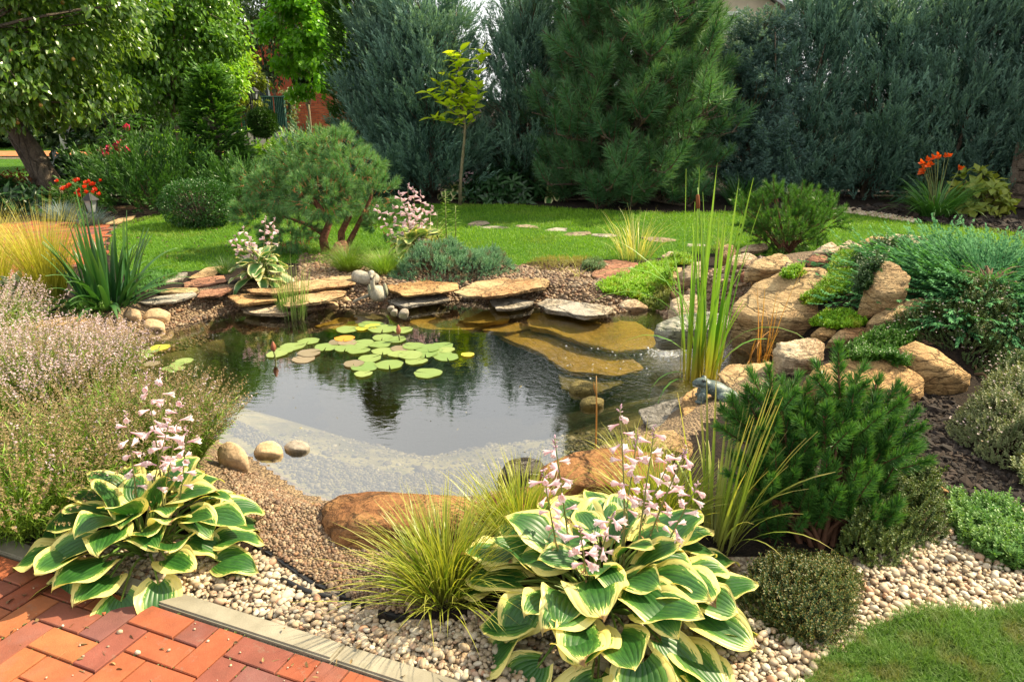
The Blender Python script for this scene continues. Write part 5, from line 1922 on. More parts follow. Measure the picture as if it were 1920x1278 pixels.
def dwarf_pine(label, px, py, lobes_px, n, tpls, seed, leaders=(), sc=(.75, 1.2), stemL=.14, mat=MUGO_N, up=.9):
    global rng
    keep, rng = rng, np.random.default_rng(seed)
    t, b = at_ground('dwarf_pine', label, 'dwarf pine', px, py)
    y = b[1]
    lobes = [(at_y(x, yy, y + dy) - b, (rx, rx, rz)) for x, yy, dy, rx, rz in lobes_px]
    P, D = lobed_shoots(lobes, n, up, .45)
    k = P[:, 2] > .02
    P, D = P[k], D[k]
    S_ = rng.uniform(*sc, len(P))
    w = Acc()
    for x, yy, dy, x2, y2 in leaders:                 # long shoots that stick out of the outline
        e, s0 = at_y(x, yy, y + dy) - b, at_y(x2, y2, y + dy) - b
        ax = unit(e - s0)
        ln = np.linalg.norm(e - s0)
        k = max(2, int(ln / (stemL * .55)))
        for i in range(k):
            P = np.vstack([P, s0 + ax * (ln * (i + .2) / k - .3 * stemL)])
            D = np.vstack([D, ax + rng.normal(0, .04, 3)])
            S_ = np.append(S_, 1.0)
        for j in range(4):
            a_ = j * 1.57 + .4
            q = s0 + ax * ln * .25
            P = np.vstack([P, q + np.array([math.cos(a_), math.sin(a_), .25]) * stemL * .35])
            D = np.vstack([D, unit(ax + .75 * np.array([math.cos(a_), math.sin(a_), 0]))])
            S_ = np.append(S_, .95)
        V, F, tt = tube([(s0 * .3), s0 * .7 + np.array([0, 0, .02]), s0, e], [.014, .010, .007, .003], 6)
        w.add(V, F, .5, tt)
    for p in P[::9]:
        V, F, tt = tube(curve_pts((rng.normal(0, .03), rng.normal(0, .03), -.02), p, (0, 0, .03), 5), [.013, .010, .008, .006, .004], 5, False)
        w.add(V, F, .5, tt)
    w.obj('branches', RED_TW, t, True)
    needles_on(t, b, P, D, S_, tpls, mat, RED_TW, stemL, .0035)
    rng = keep
    return t


dwarf_pine('small round bright green dwarf pine on top of the rockery', 1476, 474, [(1475, 428, .05, .38, .20), (1475, 450, .0, .36, .12), (1440, 408, .1, .26, .18), (1515, 404, .1, .27, .18), (1470, 392, .15, .27, .16), (1545, 410, .1, .20, .18), (1405, 410, .1, .20, .18)],
           340, P_DW, 71, ((1450, 332, .1, 1452, 372), (1505, 342, .1, 1500, 380), (1428, 356, .05, 1434, 392), (1532, 360, .1, 1525, 398), (1562, 386, .1, 1545, 412), (1480, 352, .15, 1478, 385)))
dwarf_pine('large dark green dwarf pine in the foreground by the white pebbles', 1530, 1015, [(1535, 915, .12, .21, .18), (1462, 890, .1, .11, .15), (1600, 890, .12, .12, .15), (1535, 850, .2, .17, .11), (1465, 960, .05, .12, .12), (1590, 970, .05, .12, .11), (1625, 860, .18, .06, .09)],
           300, P_NEAR, 72, ((1572, 652, .2, 1575, 780), (1446, 694, .15, 1450, 790), (1510, 735, .22, 1490, 800), (1642, 720, .2, 1630, 800), (1692, 745, .22, 1655, 850), (1708, 830, .15, 1645, 890), (1400, 745, .12, 1440, 830), (1600, 740, .1, 1592, 830),
                             (1372, 760, .1, 1420, 850), (1395, 860, .02, 1440, 930), (1680, 800, .1, 1630, 880), (1545, 770, .05, 1545, 850)), stemL=.14, sc=(.7, 1.05), up=2.3, mat=leafmat('dark_pine_needles', (.022, .090, .018), (.055, .155, .030), tip=(.10, .22, .04), rough=.4, trans=.25, spec=.35))

# ---- clipped shrubs
BOXL = leafmat('boxwood_leaf', (.018, .075, .010), (.045, .14, .02), rough=.35, trans=.25, spec=.45)


def clipped(name, label, c, r, n, leaf, mat, base, stem=None, cat='shrub', seed=1):
    t = thing(name, label, cat, base)
    cc = np.array(c) - base
    d = sph(n)
    q = np.sign(d) * np.abs(d) ** .85
    rad = (rng.random(n) ** .12) * (1 + .035 * fbm(d * 5, 3, seed) * 2)
    P = cc + q * np.array(r) * rad[:, None]
    a = Acc()
    rep_mix(a, leaf, P, unit(d + rng.normal(0, .75, (n, 3)) + [0, 0, .2]), rng.uniform(.7, 1.2, n), rnd=np.clip(.5 + .6 * fbm(P * 6, 2, seed) + rng.normal(0, .25, n), 0, 1))
    a.obj('foliage', mat, t)
    w = Acc()
    for p in P[::max(1, n // 120)]:
        V, F, tt = tube(curve_pts((0, 0, 0.0 if stem is None else cc[2] - r[2] * .7), p, (0, 0, .02), 4), np.linspace(.012, .003, 4), 4, False)
        w.add(V, F, .5, tt)
    if stem:
        V, F, tt = tube(curve_pts((0, 0, -.05), (0, 0, cc[2]), (.02, 0, 0), 5), [.035, .03, .028, .026, .02], 8)
        w.add(V, F, .5, tt)
    w.obj('trunk' if stem else 'branches', BARK, t, True)
    return t


b = gnd(357, 432)
b = b + [0, .35, 0]
clipped('boxwood_ball', 'clipped boxwood dome on the lawn', b + [0, 0, .29], (.47, .40, .31), 9000, [tpl_leaf(.030, .020, .2, .2, 1)], BOXL, b, seed=2)
yT = 16.0
clipped('topiary_ball', 'dark clipped ball on a bare stem in front of the green fence', (wx(502, yT), yT, 1.05), (.26, .26, .26), 3200, [tpl_feather(10, .07, .035, .012, .7, 77)], THUJA, np.array([wx(506, yT), yT, 0]), True, 'topiary', seed=3)

# ---- hostas
def hosta_mat(name, green, green2, margin, lit, rough=.42):
    N = Nodes(name)
    a = N.math('SUBTRACT', N.math('MULTIPLY', N.attr('rnd'), 2.0), 1.0)
    l = N.attr('t')
    e = N.math('ABSOLUTE', a)
    oi = N.n('ObjectInfo').outputs['Random']
    v = N.n('CombineXYZ')
    N.set(v.inputs[0], N.math('ADD', N.math('MULTIPLY', a, 7.0), N.math('MULTIPLY', oi, 57.0)))
    N.set(v.inputs[1], N.math('MULTIPLY', l, 3.2))
    nz = N.noise(1.4, 3, v.outputs[0], .6)
    jag = N.noise(3.6, 2, v.outputs[0], .6)
    d = N.math('MINIMUM', N.math('SUBTRACT', 1.0, e), N.math('MULTIPLY', N.math('SUBTRACT', 1.02, l), 2.0))
    d = N.math('MINIMUM', d, N.math('MULTIPLY', N.math('ADD', l, .10), 4.5))
    thr = N.math('ADD', N.math('MULTIPLY', N.math('SUBTRACT', nz, .5), .62), N.math('MULTIPLY', N.math('SUBTRACT', jag, .5), .34))
    thr = N.math('ADD', thr, N.math('ADD', .15, N.math('MULTIPLY', oi, .27)))
    m = N.rng(N.math('SUBTRACT', d, thr), -.02, .02)
    m2 = N.rng(N.math('SUBTRACT', d, thr), -.02, .30)
    g = N.mix(N.rng(N.noise(2.0, 3, v.outputs[0]), .4, .65), green, green2)
    g = N.mix(m2, lit, g)
    col = N.mix(m, N.mix(N.rng(nz, .3, .7), margin, tuple(min(1, x * 1.12) for x in margin)), g)
    col = N.mix(N.rng(N.noise(38, 4, N.coord(), .6), .70, .74, 0, .7), col, (.16, .09, .03))
    col = N.mix(N.math('MULTIPLY', N.rng(N.math('ADD', l, N.math('MULTIPLY', N.noise(22, 3, N.coord()), .12)), .97, 1.01), N.rng(oi, .35, .6)), col, (.22, .13, .05))
    vein = N.math('ABSOLUTE', N.math('SINE', N.math('MULTIPLY', N.math('MULTIPLY', a, N.math('ADD', 1.1, N.math('MULTIPLY', l, -.35))), 16.0)))
    mid = N.rng(e, 0, .06)
    h = N.math('MULTIPLY', N.math('POWER', vein, .6), mid)
    col = N.mix(N.math('MULTIPLY', N.rng(vein, 0, .35, .2, 0), m), col, (.012, .04, .008))
    return N.done(leaf_shader(N, col, rough, .28, .45, N.bump(h, .42, .004), tint=(1.2, 1.15, .6)))


def hosta_leaf_mesh(name, L, W, cup, bend, wave, mat, seed, fold=.06, lobe=.24, nl=12, na=10):
    r = np.random.default_rng(seed)
    l = np.linspace(0, 1, nl + 1)
    a = np.linspace(-1, 1, na + 1)
    LL, AA = np.meshgrid(l, a, indexing='ij')
    wd = W * .5 * np.clip(np.sin(np.pi * np.clip(LL, 0, 1) ** .62), 0, 1) ** .72
    wd = np.where(LL < .25, np.maximum(wd, W * .5 * (.40 + 1.9 * LL)), wd)
    wd = wd * np.clip((1.0 - LL) / .13, 0, 1) ** .55
    ph = r.uniform(0, 6.3)
    x = AA * wd
    y = LL * L - lobe * L * np.abs(AA) ** 1.6 * np.clip(1 - LL * 2.6, 0, 1) ** 1.3
    z = cup * np.abs(AA) ** 1.7 * W * np.sin(np.pi * np.clip(LL + .12, 0, 1)) + fold * np.abs(x) * (1 - .5 * LL)
    z = z + wave * W * np.abs(AA) ** 2 * np.sin(LL * 8 + ph + AA * 1.5)
    ang = bend * (y / L)
    yy = np.where(np.abs(ang) > 1e-4, L / bend * np.sin(ang), y)
    zz = z - L / bend * (1 - np.cos(ang)) if abs(bend) > 1e-4 else z
    x = x + r.normal(0, .12) * W * LL ** 2
    V = np.stack([x, yy, zz], 2).reshape(-1, 3)
    F = []
    for i in range(nl):
        for j in range(na):
            p = i * (na + 1) + j
            F += [(p, p + 1, p + na + 2), (p, p + na + 2, p + na + 1)]
    return Acc().add(V, F, ((AA + 1) / 2).ravel(), LL.ravel()).mesh(name, mat, True)


HOSTA_Y = hosta_mat('yellow_edged_hosta', (.018, .080, .014), (.035, .13, .02), (.71, .63, .21), (.12, .27, .035))
HOSTA_W = hosta_mat('cream_edged_hosta', (.05, .15, .035), (.09, .22, .05), (.66, .62, .33), (.22, .34, .12))
HOSTA_C = hosta_mat('pale_hosta', (.10, .20, .05), (.20, .30, .08), (.58, .58, .22), (.30, .40, .12))
PETI = leafmat('hosta_petiole', (.10, .20, .03), (.22, .30, .06), rough=.4, trans=.1)
STALK = leafmat('flower_stalk', (.12, .16, .04), (.20, .20, .07), rough=.5, trans=.1)
N = Nodes('hosta_flower')
col = N.mix(N.attr('t'), (.70, .44, .50), (.88, .69, .71))
col = N.mix(N.rng(N.n('ObjectInfo').outputs['Random'], .55, 1.0, 0, .6), col, (.84, .76, .74))
M_FLOWER = N.done(leaf_shader(N, col, .5, .4, .3, tint=(1.05, 1.0, 1.0)))
POD = leafmat('spent_flower', (.34, .17, .07), (.28, .26, .09), tip=(.40, .22, .14), rough=.7, trans=.2)
BUD = leafmat('flower_bud', (.50, .30, .42), (.66, .48, .56), rough=.5, trans=.25)


def bell_mesh(L=.046, seed=0, openw=1.0):
    prof = [(0, .0015), (.12, .0030), (.35, .0036), (.55, .0065), (.75, .0095), (.9, .0115), (1.0, .0145)]
    n = 12
    V, F, t = [], [], []
    for i, (s, r) in enumerate(prof):
        for j in range(n):
            a = 2 * math.pi * j / n
            lobe = 1.0
            yy = s * L
            if i == len(prof) - 1:
                lobe = openw * (1.0 if j % 2 == 0 else .78)
                yy = L * (1.02 if j % 2 == 0 else .86)
            V.append((r * lobe * math.cos(a), yy, r * lobe * math.sin(a) - .004 * s * s))
            t.append(s)
    for i in range(len(prof) - 1):
        for j in range(n):
            p, q = i * n + j, i * n + (j + 1) % n
            F += [(p, q, q + n), (p, q + n, p + n)]
    return Acc().add(V, F, .5, t).mesh('flower', M_FLOWER, True)


BELL = [bell_mesh(.047, 0), bell_mesh(.043, 1, .75), bell_mesh(.050, 2, 1.15)]
TPL_BELL = None


def leaf_variants(L, W, mat, seed, cream=False):
    return [hosta_leaf_mesh('leaf', L, W * (1.02 + .12 * (k % 2)), (.10, .05, .14, .02, .08)[k], (.45, .75, .25, .6, 1.0)[k], (.05, .09, .04, .07, .06)[k], mat, seed + k) for k in range(5)]


def hosta(label, base, R, H, n, meshes, L, seed, tilt=0.0, group='hostas', narrow=False, extra=()):
    global rng
    keep, rng = rng, np.random.default_rng(seed)
    t = thing('hosta', label, 'hosta', base, 0, group)
    pet = Acc()
    for i in range(n):
        q = (i + .5) / n
        az = i * 2.39996 + rng.normal(0, .22)
        rr = R * (.10 + .62 * q ** .75) * rng.uniform(.88, 1.1)
        h = H * (1.0 - .86 * q ** 1.5) * rng.uniform(.88, 1.1)
        pitch = .85 - 1.30 * q + rng.normal(0, .27)
        o = np.array([math.cos(az), math.sin(az), 0])
        p = o * rr + np.array([0, 0, h])
        az2 = az + rng.normal(0, .42)
        d = np.array([math.cos(az2) * math.cos(pitch), math.sin(az2) * math.cos(pitch), math.sin(pitch)])
        Rm = frames(d[None], np.array([[0, 0, 1.0]]) + rng.normal(0, .12, (1, 3)))[0]
        s = rng.uniform(.82, 1.12) * (1.0 if q > .12 else .8)
        place(meshes[int(rng.integers(0, len(meshes)))], 'leaf', t, p, Rm, s)
        V, F, tt = tube(curve_pts(o * .03 + [0, 0, 0], p + d * .005, np.array([0, 0, .06 * H / .3]) - o * .02, 6), np.linspace(.006, .0035, 6), 5, False)
        pet.add(V, F, rng.random(), tt)
    pet.obj('petioles', PETI, t, True)
    rng = keep
    return t


def tpl_from_mesh(me):
    V = np.array([v.co[:] for v in me.vertices])
    F = np.array([p.vertices[:] for p in me.polygons])
    t = np.array([d.value for d in me.attributes['t'].data])
    return V, F, t, one_r(len(V))


TPL_BELL = [tpl_from_mesh(b_) for b_ in BELL]
TPL_POD = [tpl_leaf(.028, .007, .3, .5, 1), tpl_leaf(.02, .006, .3, .1, 1)]


def flower_stalk(t, foot, tip, nfl, bloom=(.45, .85), scale=1.0, seed=0, single=True, r=.0045, sag=None, bare=.30, ):
    "a hosta scape: stem, spent pods below, open bells, closed buds at the tip"
    global rng
    keep, rng = rng, np.random.default_rng(seed)
    P = curve_pts(foot, tip, (rng.normal(0, .012), rng.normal(0, .012), 0), 9)
    V, F, tt = tube(P, np.linspace(r, r * .35, 9), 6)
    st = Acc().add(V, F, rng.random(), tt).obj('flower_stalk', STALK, t, True)
    tan = unit(np.asarray(tip) - foot)
    po, bu, fl = Acc(), Acc(), Acc()

    def spot(s):
        j = s * 8
        i = min(7, int(j))
        return P[i] + (P[i + 1] - P[i]) * (j - i)
    for s in rng.uniform(bare, bloom[0] + .1, int(nfl * 1.6)):
        az = rng.uniform(0, 6.3)
        d = np.array([[math.cos(az), math.sin(az), rng.uniform(-1.6, .5)]])
        po.rep(TPL_POD[int(rng.integers(0, 2))], np.array([spot(s)]), frames(d), np.array([rng.uniform(.7, 1.3) * scale]), rng.random(1))
    for k in range(nfl):
        s = bloom[0] + (bloom[1] - bloom[0]) * (k + rng.random()) / nfl
        az = k * 2.4 + rng.normal(0, .3)
        d = np.array([[math.cos(az), math.sin(az), rng.uniform(-.55, .35)]])
        Rm = frames(d)[0]
        p = spot(s) + d[0] * .006 * scale
        sc = rng.uniform(.85, 1.2) * scale
        if single:
            place(BELL[k % 3], 'flower', st, p, Rm, sc)
        else:
            fl.rep(TPL_BELL[k % 3], np.array([p]), Rm[None], np.array([sc]))
    for k in range(int(nfl * .9)):
        s = rng.uniform(bloom[1] - .05, 1.0)
        az = rng.uniform(0, 6.3)
        d = np.array([[math.cos(az), math.sin(az), rng.uniform(.0, 1.6)]])
        bu.rep((ICO[1][0] * [.0042, .013, .0042] + [0, .012, 0], ICO[1][1], np.linspace(0, 1, len(ICO[1][0])), one_r(len(ICO[1][0]))), np.array([spot(s)]), frames(d), np.array([rng.uniform(.6, 1.2) * scale * (1.25 - .5 * s)]))
    if po.n:
        tag(po.obj('seed_pods', POD, st), kind='stuff')
    if bu.n:
        tag(bu.obj('buds', BUD, st, True), kind='stuff')
    if fl.n:
        tag(fl.obj('flowers', M_FLOWER, st, True), kind='stuff')
    rng = keep
    return st


def stalks(t, base, tips, nfl, dist=0.0, seed=0, spread=.06, **kw):
    for k, (px, py, dy) in enumerate(tips):
        tip = at_y(px, py, base[1] + dy) - base
        a = k * 2.4
        foot = np.array([math.cos(a), math.sin(a), 0]) * spread + np.array([tip[0] * .25, 0, .03])
        flower_stalk(t, foot, tip, nfl, seed=seed + k, **kw)


HW = leaf_variants(.185, .105, HOSTA_W, 200)
b = gnd(492, 532)
t = hosta('cream edged hosta clump on the stones at the left pond edge', b, .26, .26, 46, HW, .18, 81, group='hostas around the pond')
stalks(t, b, [(455, 425, .05), (470, 445, -.05), (498, 405, .1), (514, 408, .1), (440, 440, .0)], 8, single=False, seed=300, scale=1.15, bloom=(.55, .95))
HC = leaf_variants(.20, .12, HOSTA_C, 210)
b = gnd(778, 492)
t = hosta('cream edged hosta with many pale pink flowers behind the blue juniper mat', b, .26, .30, 40, HC, .19, 82, group='hostas around the pond')
stalks(t, b, [(748, 360, .0), (765, 345, .1), (775, 352, 0), (788, 358, .05), (800, 378, .1), (758, 385, -.05), (735, 385, 0), (812, 385, .05), (775, 395, -.1), (705, 385, .05)], 11, single=False, seed=320, scale=1.25, bloom=(.40, .97))
# farther hostas under the hedge
b = at(852, 374)
t = hosta('small cream edged hosta behind the sapling trunk', b, .24, .22, 26, leaf_variants(.2, .13, HOSTA_W, 220), .2, 83, group='hostas around the pond')
stalks(t, b, [(843, 325, 0), (850, 330, .05), (880, 322, .05)], 10, single=False, seed=340, scale=1.5, bloom=(.6, .97))
b = at(1032, 377)
hosta('small cream edged hosta right of the dark leafy clump', b, .18, .2, 18, leaf_variants(.18, .12, HOSTA_W, 230), .2, 84, group='hostas around the pond')
# pale hosta seen behind the lavender at the left edge
b = gnd(45, 575)
hosta('grey green hosta between the golden grass and lavender', b, .28, .2, 26, leaf_variants(.17, .11, hosta_mat('grey_hosta', (.10, .17, .08), (.16, .23, .12), (.42, .46, .24), (.22, .28, .14)), 240), .17, 85, group='hostas around the pond')

# dark leafy clumps under the hedge
PEO_L = [tpl_rosette(7, .20, .065, .5, 3, .5), tpl_rosette(6, .18, .06, .7, 4, .4)]
PEO = leafmat('dark_peony_leaf', (.016, .060, .018), (.04, .105, .03), rough=.35, trans=.25, spec=.5)


def leafy(name, label, base, rx, h, n, tpls, mat, seed=1, cat='plant', ry=None, group=None, stems=True, sc=(.7, 1.2)):
    t = thing(name, label, cat, base, 0, group)
    d = sph(n)
    d[:, 2] = np.abs(d[:, 2])
    P = d * np.array([rx, ry or rx * .8, h]) * (rng.random((n, 1)) ** .35) * lumpy(d, seed, .3)[:, None]
    a = Acc()
    rep_mix(a, tpls, P, unit(d + [0, 0, .45] + rng.normal(0, .3, (n, 3))), rng.uniform(*sc, n))
    a.obj('foliage', mat, t)
    if stems:
        w = Acc()
        for p in P[::max(1, n // 60)]:
            V, F, tt = tube(curve_pts((p[0] * .2, p[1] * .2, 0), p, (0, 0, .02), 4), np.linspace(.008, .003, 4), 4, False)
            w.add(V, F, .5, tt)
        w.obj('stems', TWIG, t)
    return t


leafy('peony_clump', 'dark leafy peony clump between sapling and large pine', at(955, 372), .78, .62, 330, PEO_L, PEO, 2, group='dark peony clumps under the hedge')
leafy('peony_clump', 'dark leafy peony clump in the shade of the thuja column', at(745, 362), .70, .62, 240, PEO_L, PEO, 3, group='dark peony clumps under the hedge')

# ---- grasses
def tuft(name, label, base, n, L, w, lean, droop, mat, spread=.05, cat='ornamental grass', nseg=5, group=None, twist=.6):
    t = thing(name, label, cat, base, 0, group)
    a = Acc()
    az = rng.uniform(0, 6.3, n)
    k = rng.random(n)
    blades(a, np.c_[np.cos(az), np.sin(az), np.zeros(n)] * (spread * np.sqrt(k))[:, None], az + rng.normal(0, .4, n), lean[0] + (lean[1] - lean[0]) * k + rng.normal(0, .06, n),
           rng.uniform(L[0], L[1], n), w * rng.uniform(.7, 1.2, n), rng.uniform(droop[0], droop[1], n), nseg, twist=twist)
    a.obj('blades', mat, t)
    return t


GOLD = leafmat('golden_grass', (.38, .37, .03), (.55, .52, .08), root=(.22, .30, .04), tip=(.58, .50, .13), rough=.5, trans=.35)
FESC = leafmat('green_fescue', (.09, .20, .02), (.19, .31, .04), root=(.14, .12, .04), tip=(.22, .33, .05), rough=.5, trans=.35)
BFES = leafmat('blue_fescue', (.10, .16, .17), (.18, .25, .27), rough=.6, trans=.2)
STRIPE = leafmat('cream_striped_sedge', (.40, .42, .10), (.60, .56, .22), root=(.25, .30, .08), rough=.45, trans=.35)
BRSEDGE = leafmat('brown_sedge', (.34, .20, .06), (.46, .32, .10), rough=.6, trans=.3)
DKG = leafmat('dark_strap_leaf', (.02, .085, .02), (.05, .14, .03), rough=.4, trans=.3)
tuft('golden_grass', 'tall golden ornamental grass left of the iris', gnd(98, 572), 620, (.55, .95), .0055, (.0, .30), (.15, .75), GOLD, .09, nseg=6)
tuft('golden_grass', 'golden ornamental grass cut by the left picture edge', gnd(-8, 552), 420, (.5, .85), .0055, (.0, .35), (.2, .8), GOLD, .09, nseg=6)
tuft('fescue_mound', 'green grass mound directly behind the grey stone log', gnd(655, 508), 900, (.26, .38), .0032, (.05, .75), (.5, 1.3), FESC, .09, group='green grass mounds by the duck')
tuft('fescue_mound', 'green grass mound behind the duck head and juniper mat', gnd(722, 514), 800, (.24, .34), .0032, (.05, .75), (.5, 1.3), FESC, .09, group='green grass mounds by the duck')
tuft('fescue_mound', 'small grass tuft left of the cream edged hosta', gnd(424, 512), 300, (.14, .22), .003, (.05, .8), (.4, 1.2), leafmat('grey_green_fescue', (.06, .14, .04), (.12, .2, .06)), .06)
tuft('blue_fescue', 'blue grey fescue left of the garden lantern', at(118, 414), 520, (.22, .34), .006, (.1, .9), (.3, 1.0), BFES, .10, group='blue fescues by the lantern')
tuft('blue_fescue', 'blue grey fescue at the lantern foot', at(172, 424), 480, (.20, .32), .006, (.1, .9), (.3, 1.0), BFES, .10, group='blue fescues by the lantern')
tuft('striped_sedge', 'cream sedge drooping in front of the lily stem', gnd(806, 482), 110, (.35, .55), .010, (.0, .45), (.9, 2.1), STRIPE, .05, nseg=7)
tuft('striped_sedge', 'pale striped sedge beyond the pink flagstone', gnd(1190, 488), 110, (.35, .62), .008, (.0, .35), (.2, 1.4), STRIPE, .16, nseg=6)
tuft('striped_sedge', 'tiny dry sedge tuft on the back gravel', gnd(1085, 520), 12, (.2, .35), .006, (.1, .5), (1.2, 2.2), STRIPE, .03, nseg=6)
tuft('striped_sedge', 'pale sedge tuft between the pitted rocks behind the cattail', gnd(1350, 478), 40, (.2, .42), .007, (.1, .5), (.8, 2.0), STRIPE, .05, nseg=6)
tuft('brown_sedge', 'rusty brown grass at the foot of the topiary ball', (wx(500, 15.4), 15.4, 0), 300, (.45, .7), .012, (.1, .6), (.3, .9), BRSEDGE, .15)
tuft('strap_leaf_clump', 'dark strappy clump under the hedge behind the small pine', at(1386, 385), 160, (.45, .7), .018, (.1, .6), (.5, 1.3), DKG, .15)

# ---- iris fan with broad sword leaves
IRIS = leafmat('iris_leaf', (.020, .085, .022), (.05, .15, .035), tip=(.09, .19, .05), rough=.38, trans=.3, spec=.5)


def sword_meshes(mat, specs, name='leaf'):
    out = []
    for L, w, lean, droop in specs:
        a = Acc()
        blades(a, np.zeros((1, 3)), 0.0, lean, L, w, droop, 8, rnd=rng.random(), twist=0, taper=.8)
        V = a.V[0].reshape(9, 2, 3)                       # add a raised midrib
        M = V.mean(1) + np.array([0, 0, -.0]) + np.array([-.10 * w, 0, .06 * w])
        VV = np.concatenate([V[:, :1], M[:, None], V[:, 1:]], 1).reshape(-1, 3)
        F = []
        for i in range(8):
            q = i * 3
            F += [(q, q + 1, q + 4), (q, q + 4, q + 3), (q + 1, q + 2, q + 5), (q + 1, q + 5, q + 4)]
        out.append(Acc().add(VV, F, rng.random(), np.repeat(np.linspace(0, 1, 9), 3)).mesh(name, mat, True))
    return out


def rotz(a):
    c, s = math.cos(a), math.sin(a)
    return np.array([[c, -s, 0], [s, c, 0], [0, 0, 1]])


def sword_plant(t, meshes, n, spread, sc=(.8, 1.15), az=None):
    for i in range(n):
        a = (i * 2.4 + rng.normal(0, .3)) if az is None else az[i]
        k = i / n
        p = np.array([math.cos(a), math.sin(a), 0]) * spread * math.sqrt(k)
        place(meshes[i % len(meshes)], 'leaf', t, p, rotz(a), rng.uniform(*sc))


t, b = at_ground('iris_plant', 'dark green iris with broad sword leaves left of the lawn', 'iris', 206, 572)
sword_plant(t, sword_meshes(IRIS, [(.66, .046, .05, .12), (.60, .046, .3, .35), (.62, .048, .55, .9), (.56, .046, .85, .8), (.52, .044, 1.05, .9), (.60, .046, .2, .3)]), 90, .20)
for dx in (-.02, .03, .0, -.05, .05):
    place(sword_meshes(IRIS, [(.95, .030, .02, .05)])[0], 'leaf', t, (dx - .08, rng.normal(0, .03), 0), rotz(rng.uniform(0, 6.3)), rng.uniform(.9, 1.1))

# ---- lily stem
LILY = leafmat('lily_leaf', (.13, .28, .02), (.24, .40, .04), rough=.4, trans=.4)
t, b = at_ground('lily_plant', 'bright green unopened lily stem with narrow whorled leaves', 'lily', 838, 486)
a, w = Acc(), Acc()
for q, H in ((0, .70), (.10, .56), (-.09, .5)):
    V, F, tt = tube([(q * .6, 0, 0), (q, 0, H * .5), (q, .01, H)], [.007, .006, .003], 6)
    w.add(V, F, .5, tt)
    n = int(150 * H)
    zz = np.linspace(.08, H, n)
    azs = np.arange(n) * 2.4
    rep_mix(a, [tpl_leaf(.10, .014, .2, .5, 2)], np.c_[np.full(n, q), np.zeros(n), zz], np.c_[np.cos(azs), np.sin(azs), np.full(n, .5)], 1.15 - .75 * (zz / H) ** 2)
w.obj('stem', STALK, t, True)
a.obj('leaves', LILY, t)

# ---- blue juniper mat and small cushions behind the pond
BJ_T = [tpl_sprig(7, .075, .020, .007, .75, s, 4, -.1) for s in range(3)]
BLUEJ = leafmat('blue_juniper_mat', (.05, .15, .08), (.13, .27, .15), tip=(.23, .38, .22), rough=.6, trans=.2, patch=9, patchcol=(.15, .10, .06))


def mat_plant(name, label, cat, poly_px, n, dome, tpls, scale, mat, up=1.0, group=None, out=.35, seed=0, rough=.3, z=None, under=None, f=5.0):
    poly = [tuple(gnd(x, y)[:2]) for x, y in poly_px] if z is None else polypx(poly_px, z)
    poly = chaikin(poly, 1)
    t = thing(name, label, cat, (0, 0, 0), 0, group)
    c = np.mean(poly, 0)
    t.location = (*c, float(G([c])[0]))
    a = Acc()
    P = spread_mat(a, poly, n, dome, tpls, scale, up, seed, out=out, rough=rough, f=f)
    o = np.array(t.location)
    a.V = [v - o for v in a.V]
    a.obj('foliage', mat, t)
    w = Acc()
    for p in P[::max(1, n // 150)]:
        q = p - o
        V, F, tt = tube([(q[0] * .55, q[1] * .55, float(G([[p[0], p[1]]])[0]) - o[2]), (q[0] * .8, q[1] * .8, q[2] * .7), q], [.006, .004, .002], 4, False)
        w.add(V, F, .5, tt)
    w.obj('stems', TWIG, t)
    return t, P - o


mat_plant('juniper_mat', 'low blue green juniper mat behind the orange flagstones', 'juniper', [(728, 522), (745, 508), (790, 494), (850, 486), (930, 492), (975, 508), (940, 524), (860, 530), (780, 532)], 2900, .15, BJ_T, 1.1, BLUEJ, .8, seed=3, rough=.8)
mat_plant('thyme_mat', 'brownish thyme mat at the lawn edge behind the gravel', 'thyme', [(985, 500), (1000, 490), (1100, 488), (1125, 496), (1090, 508), (1020, 512)], 900, .05, [tpl_sprig(5, .04, .012, .005, .7, 5, 3)], 1.0, leafmat('bronze_thyme', (.20, .20, .03), (.32, .26, .05)))
mat_plant('thyme_mat', 'grey green cushion right of the brownish thyme mat', 'thyme', [(1082, 508), (1100, 496), (1128, 498), (1136, 508), (1110, 516)], 420, .07, [tpl_sprig(6, .05, .014, .006, .7, 6, 3)], 1.0, leafmat('grey_cushion', (.06, .14, .05), (.12, .2, .08)))
mat_plant('thyme_mat', 'flat green carpet between lawn and left stone path', 'ground cover', [(240, 540), (262, 518), (330, 512), (345, 520), (305, 540), (262, 558)], 900, .05, [tpl_sprig(4, .03, .014, .009, .6, 7, 3)], 1.0, leafmat('green_carpet', (.05, .17, .02), (.10, .25, .04)))
mat_plant('thyme_mat', 'flat green carpet at the foot of the iris', 'ground cover', [(95, 590), (130, 572), (230, 578), (215, 592), (150, 598)], 900, .06, [tpl_sprig(5, .04, .014, .007, .6, 8, 3)], 1.0, leafmat('green_carpet_b', (.07, .19, .02), (.15, .28, .04)))

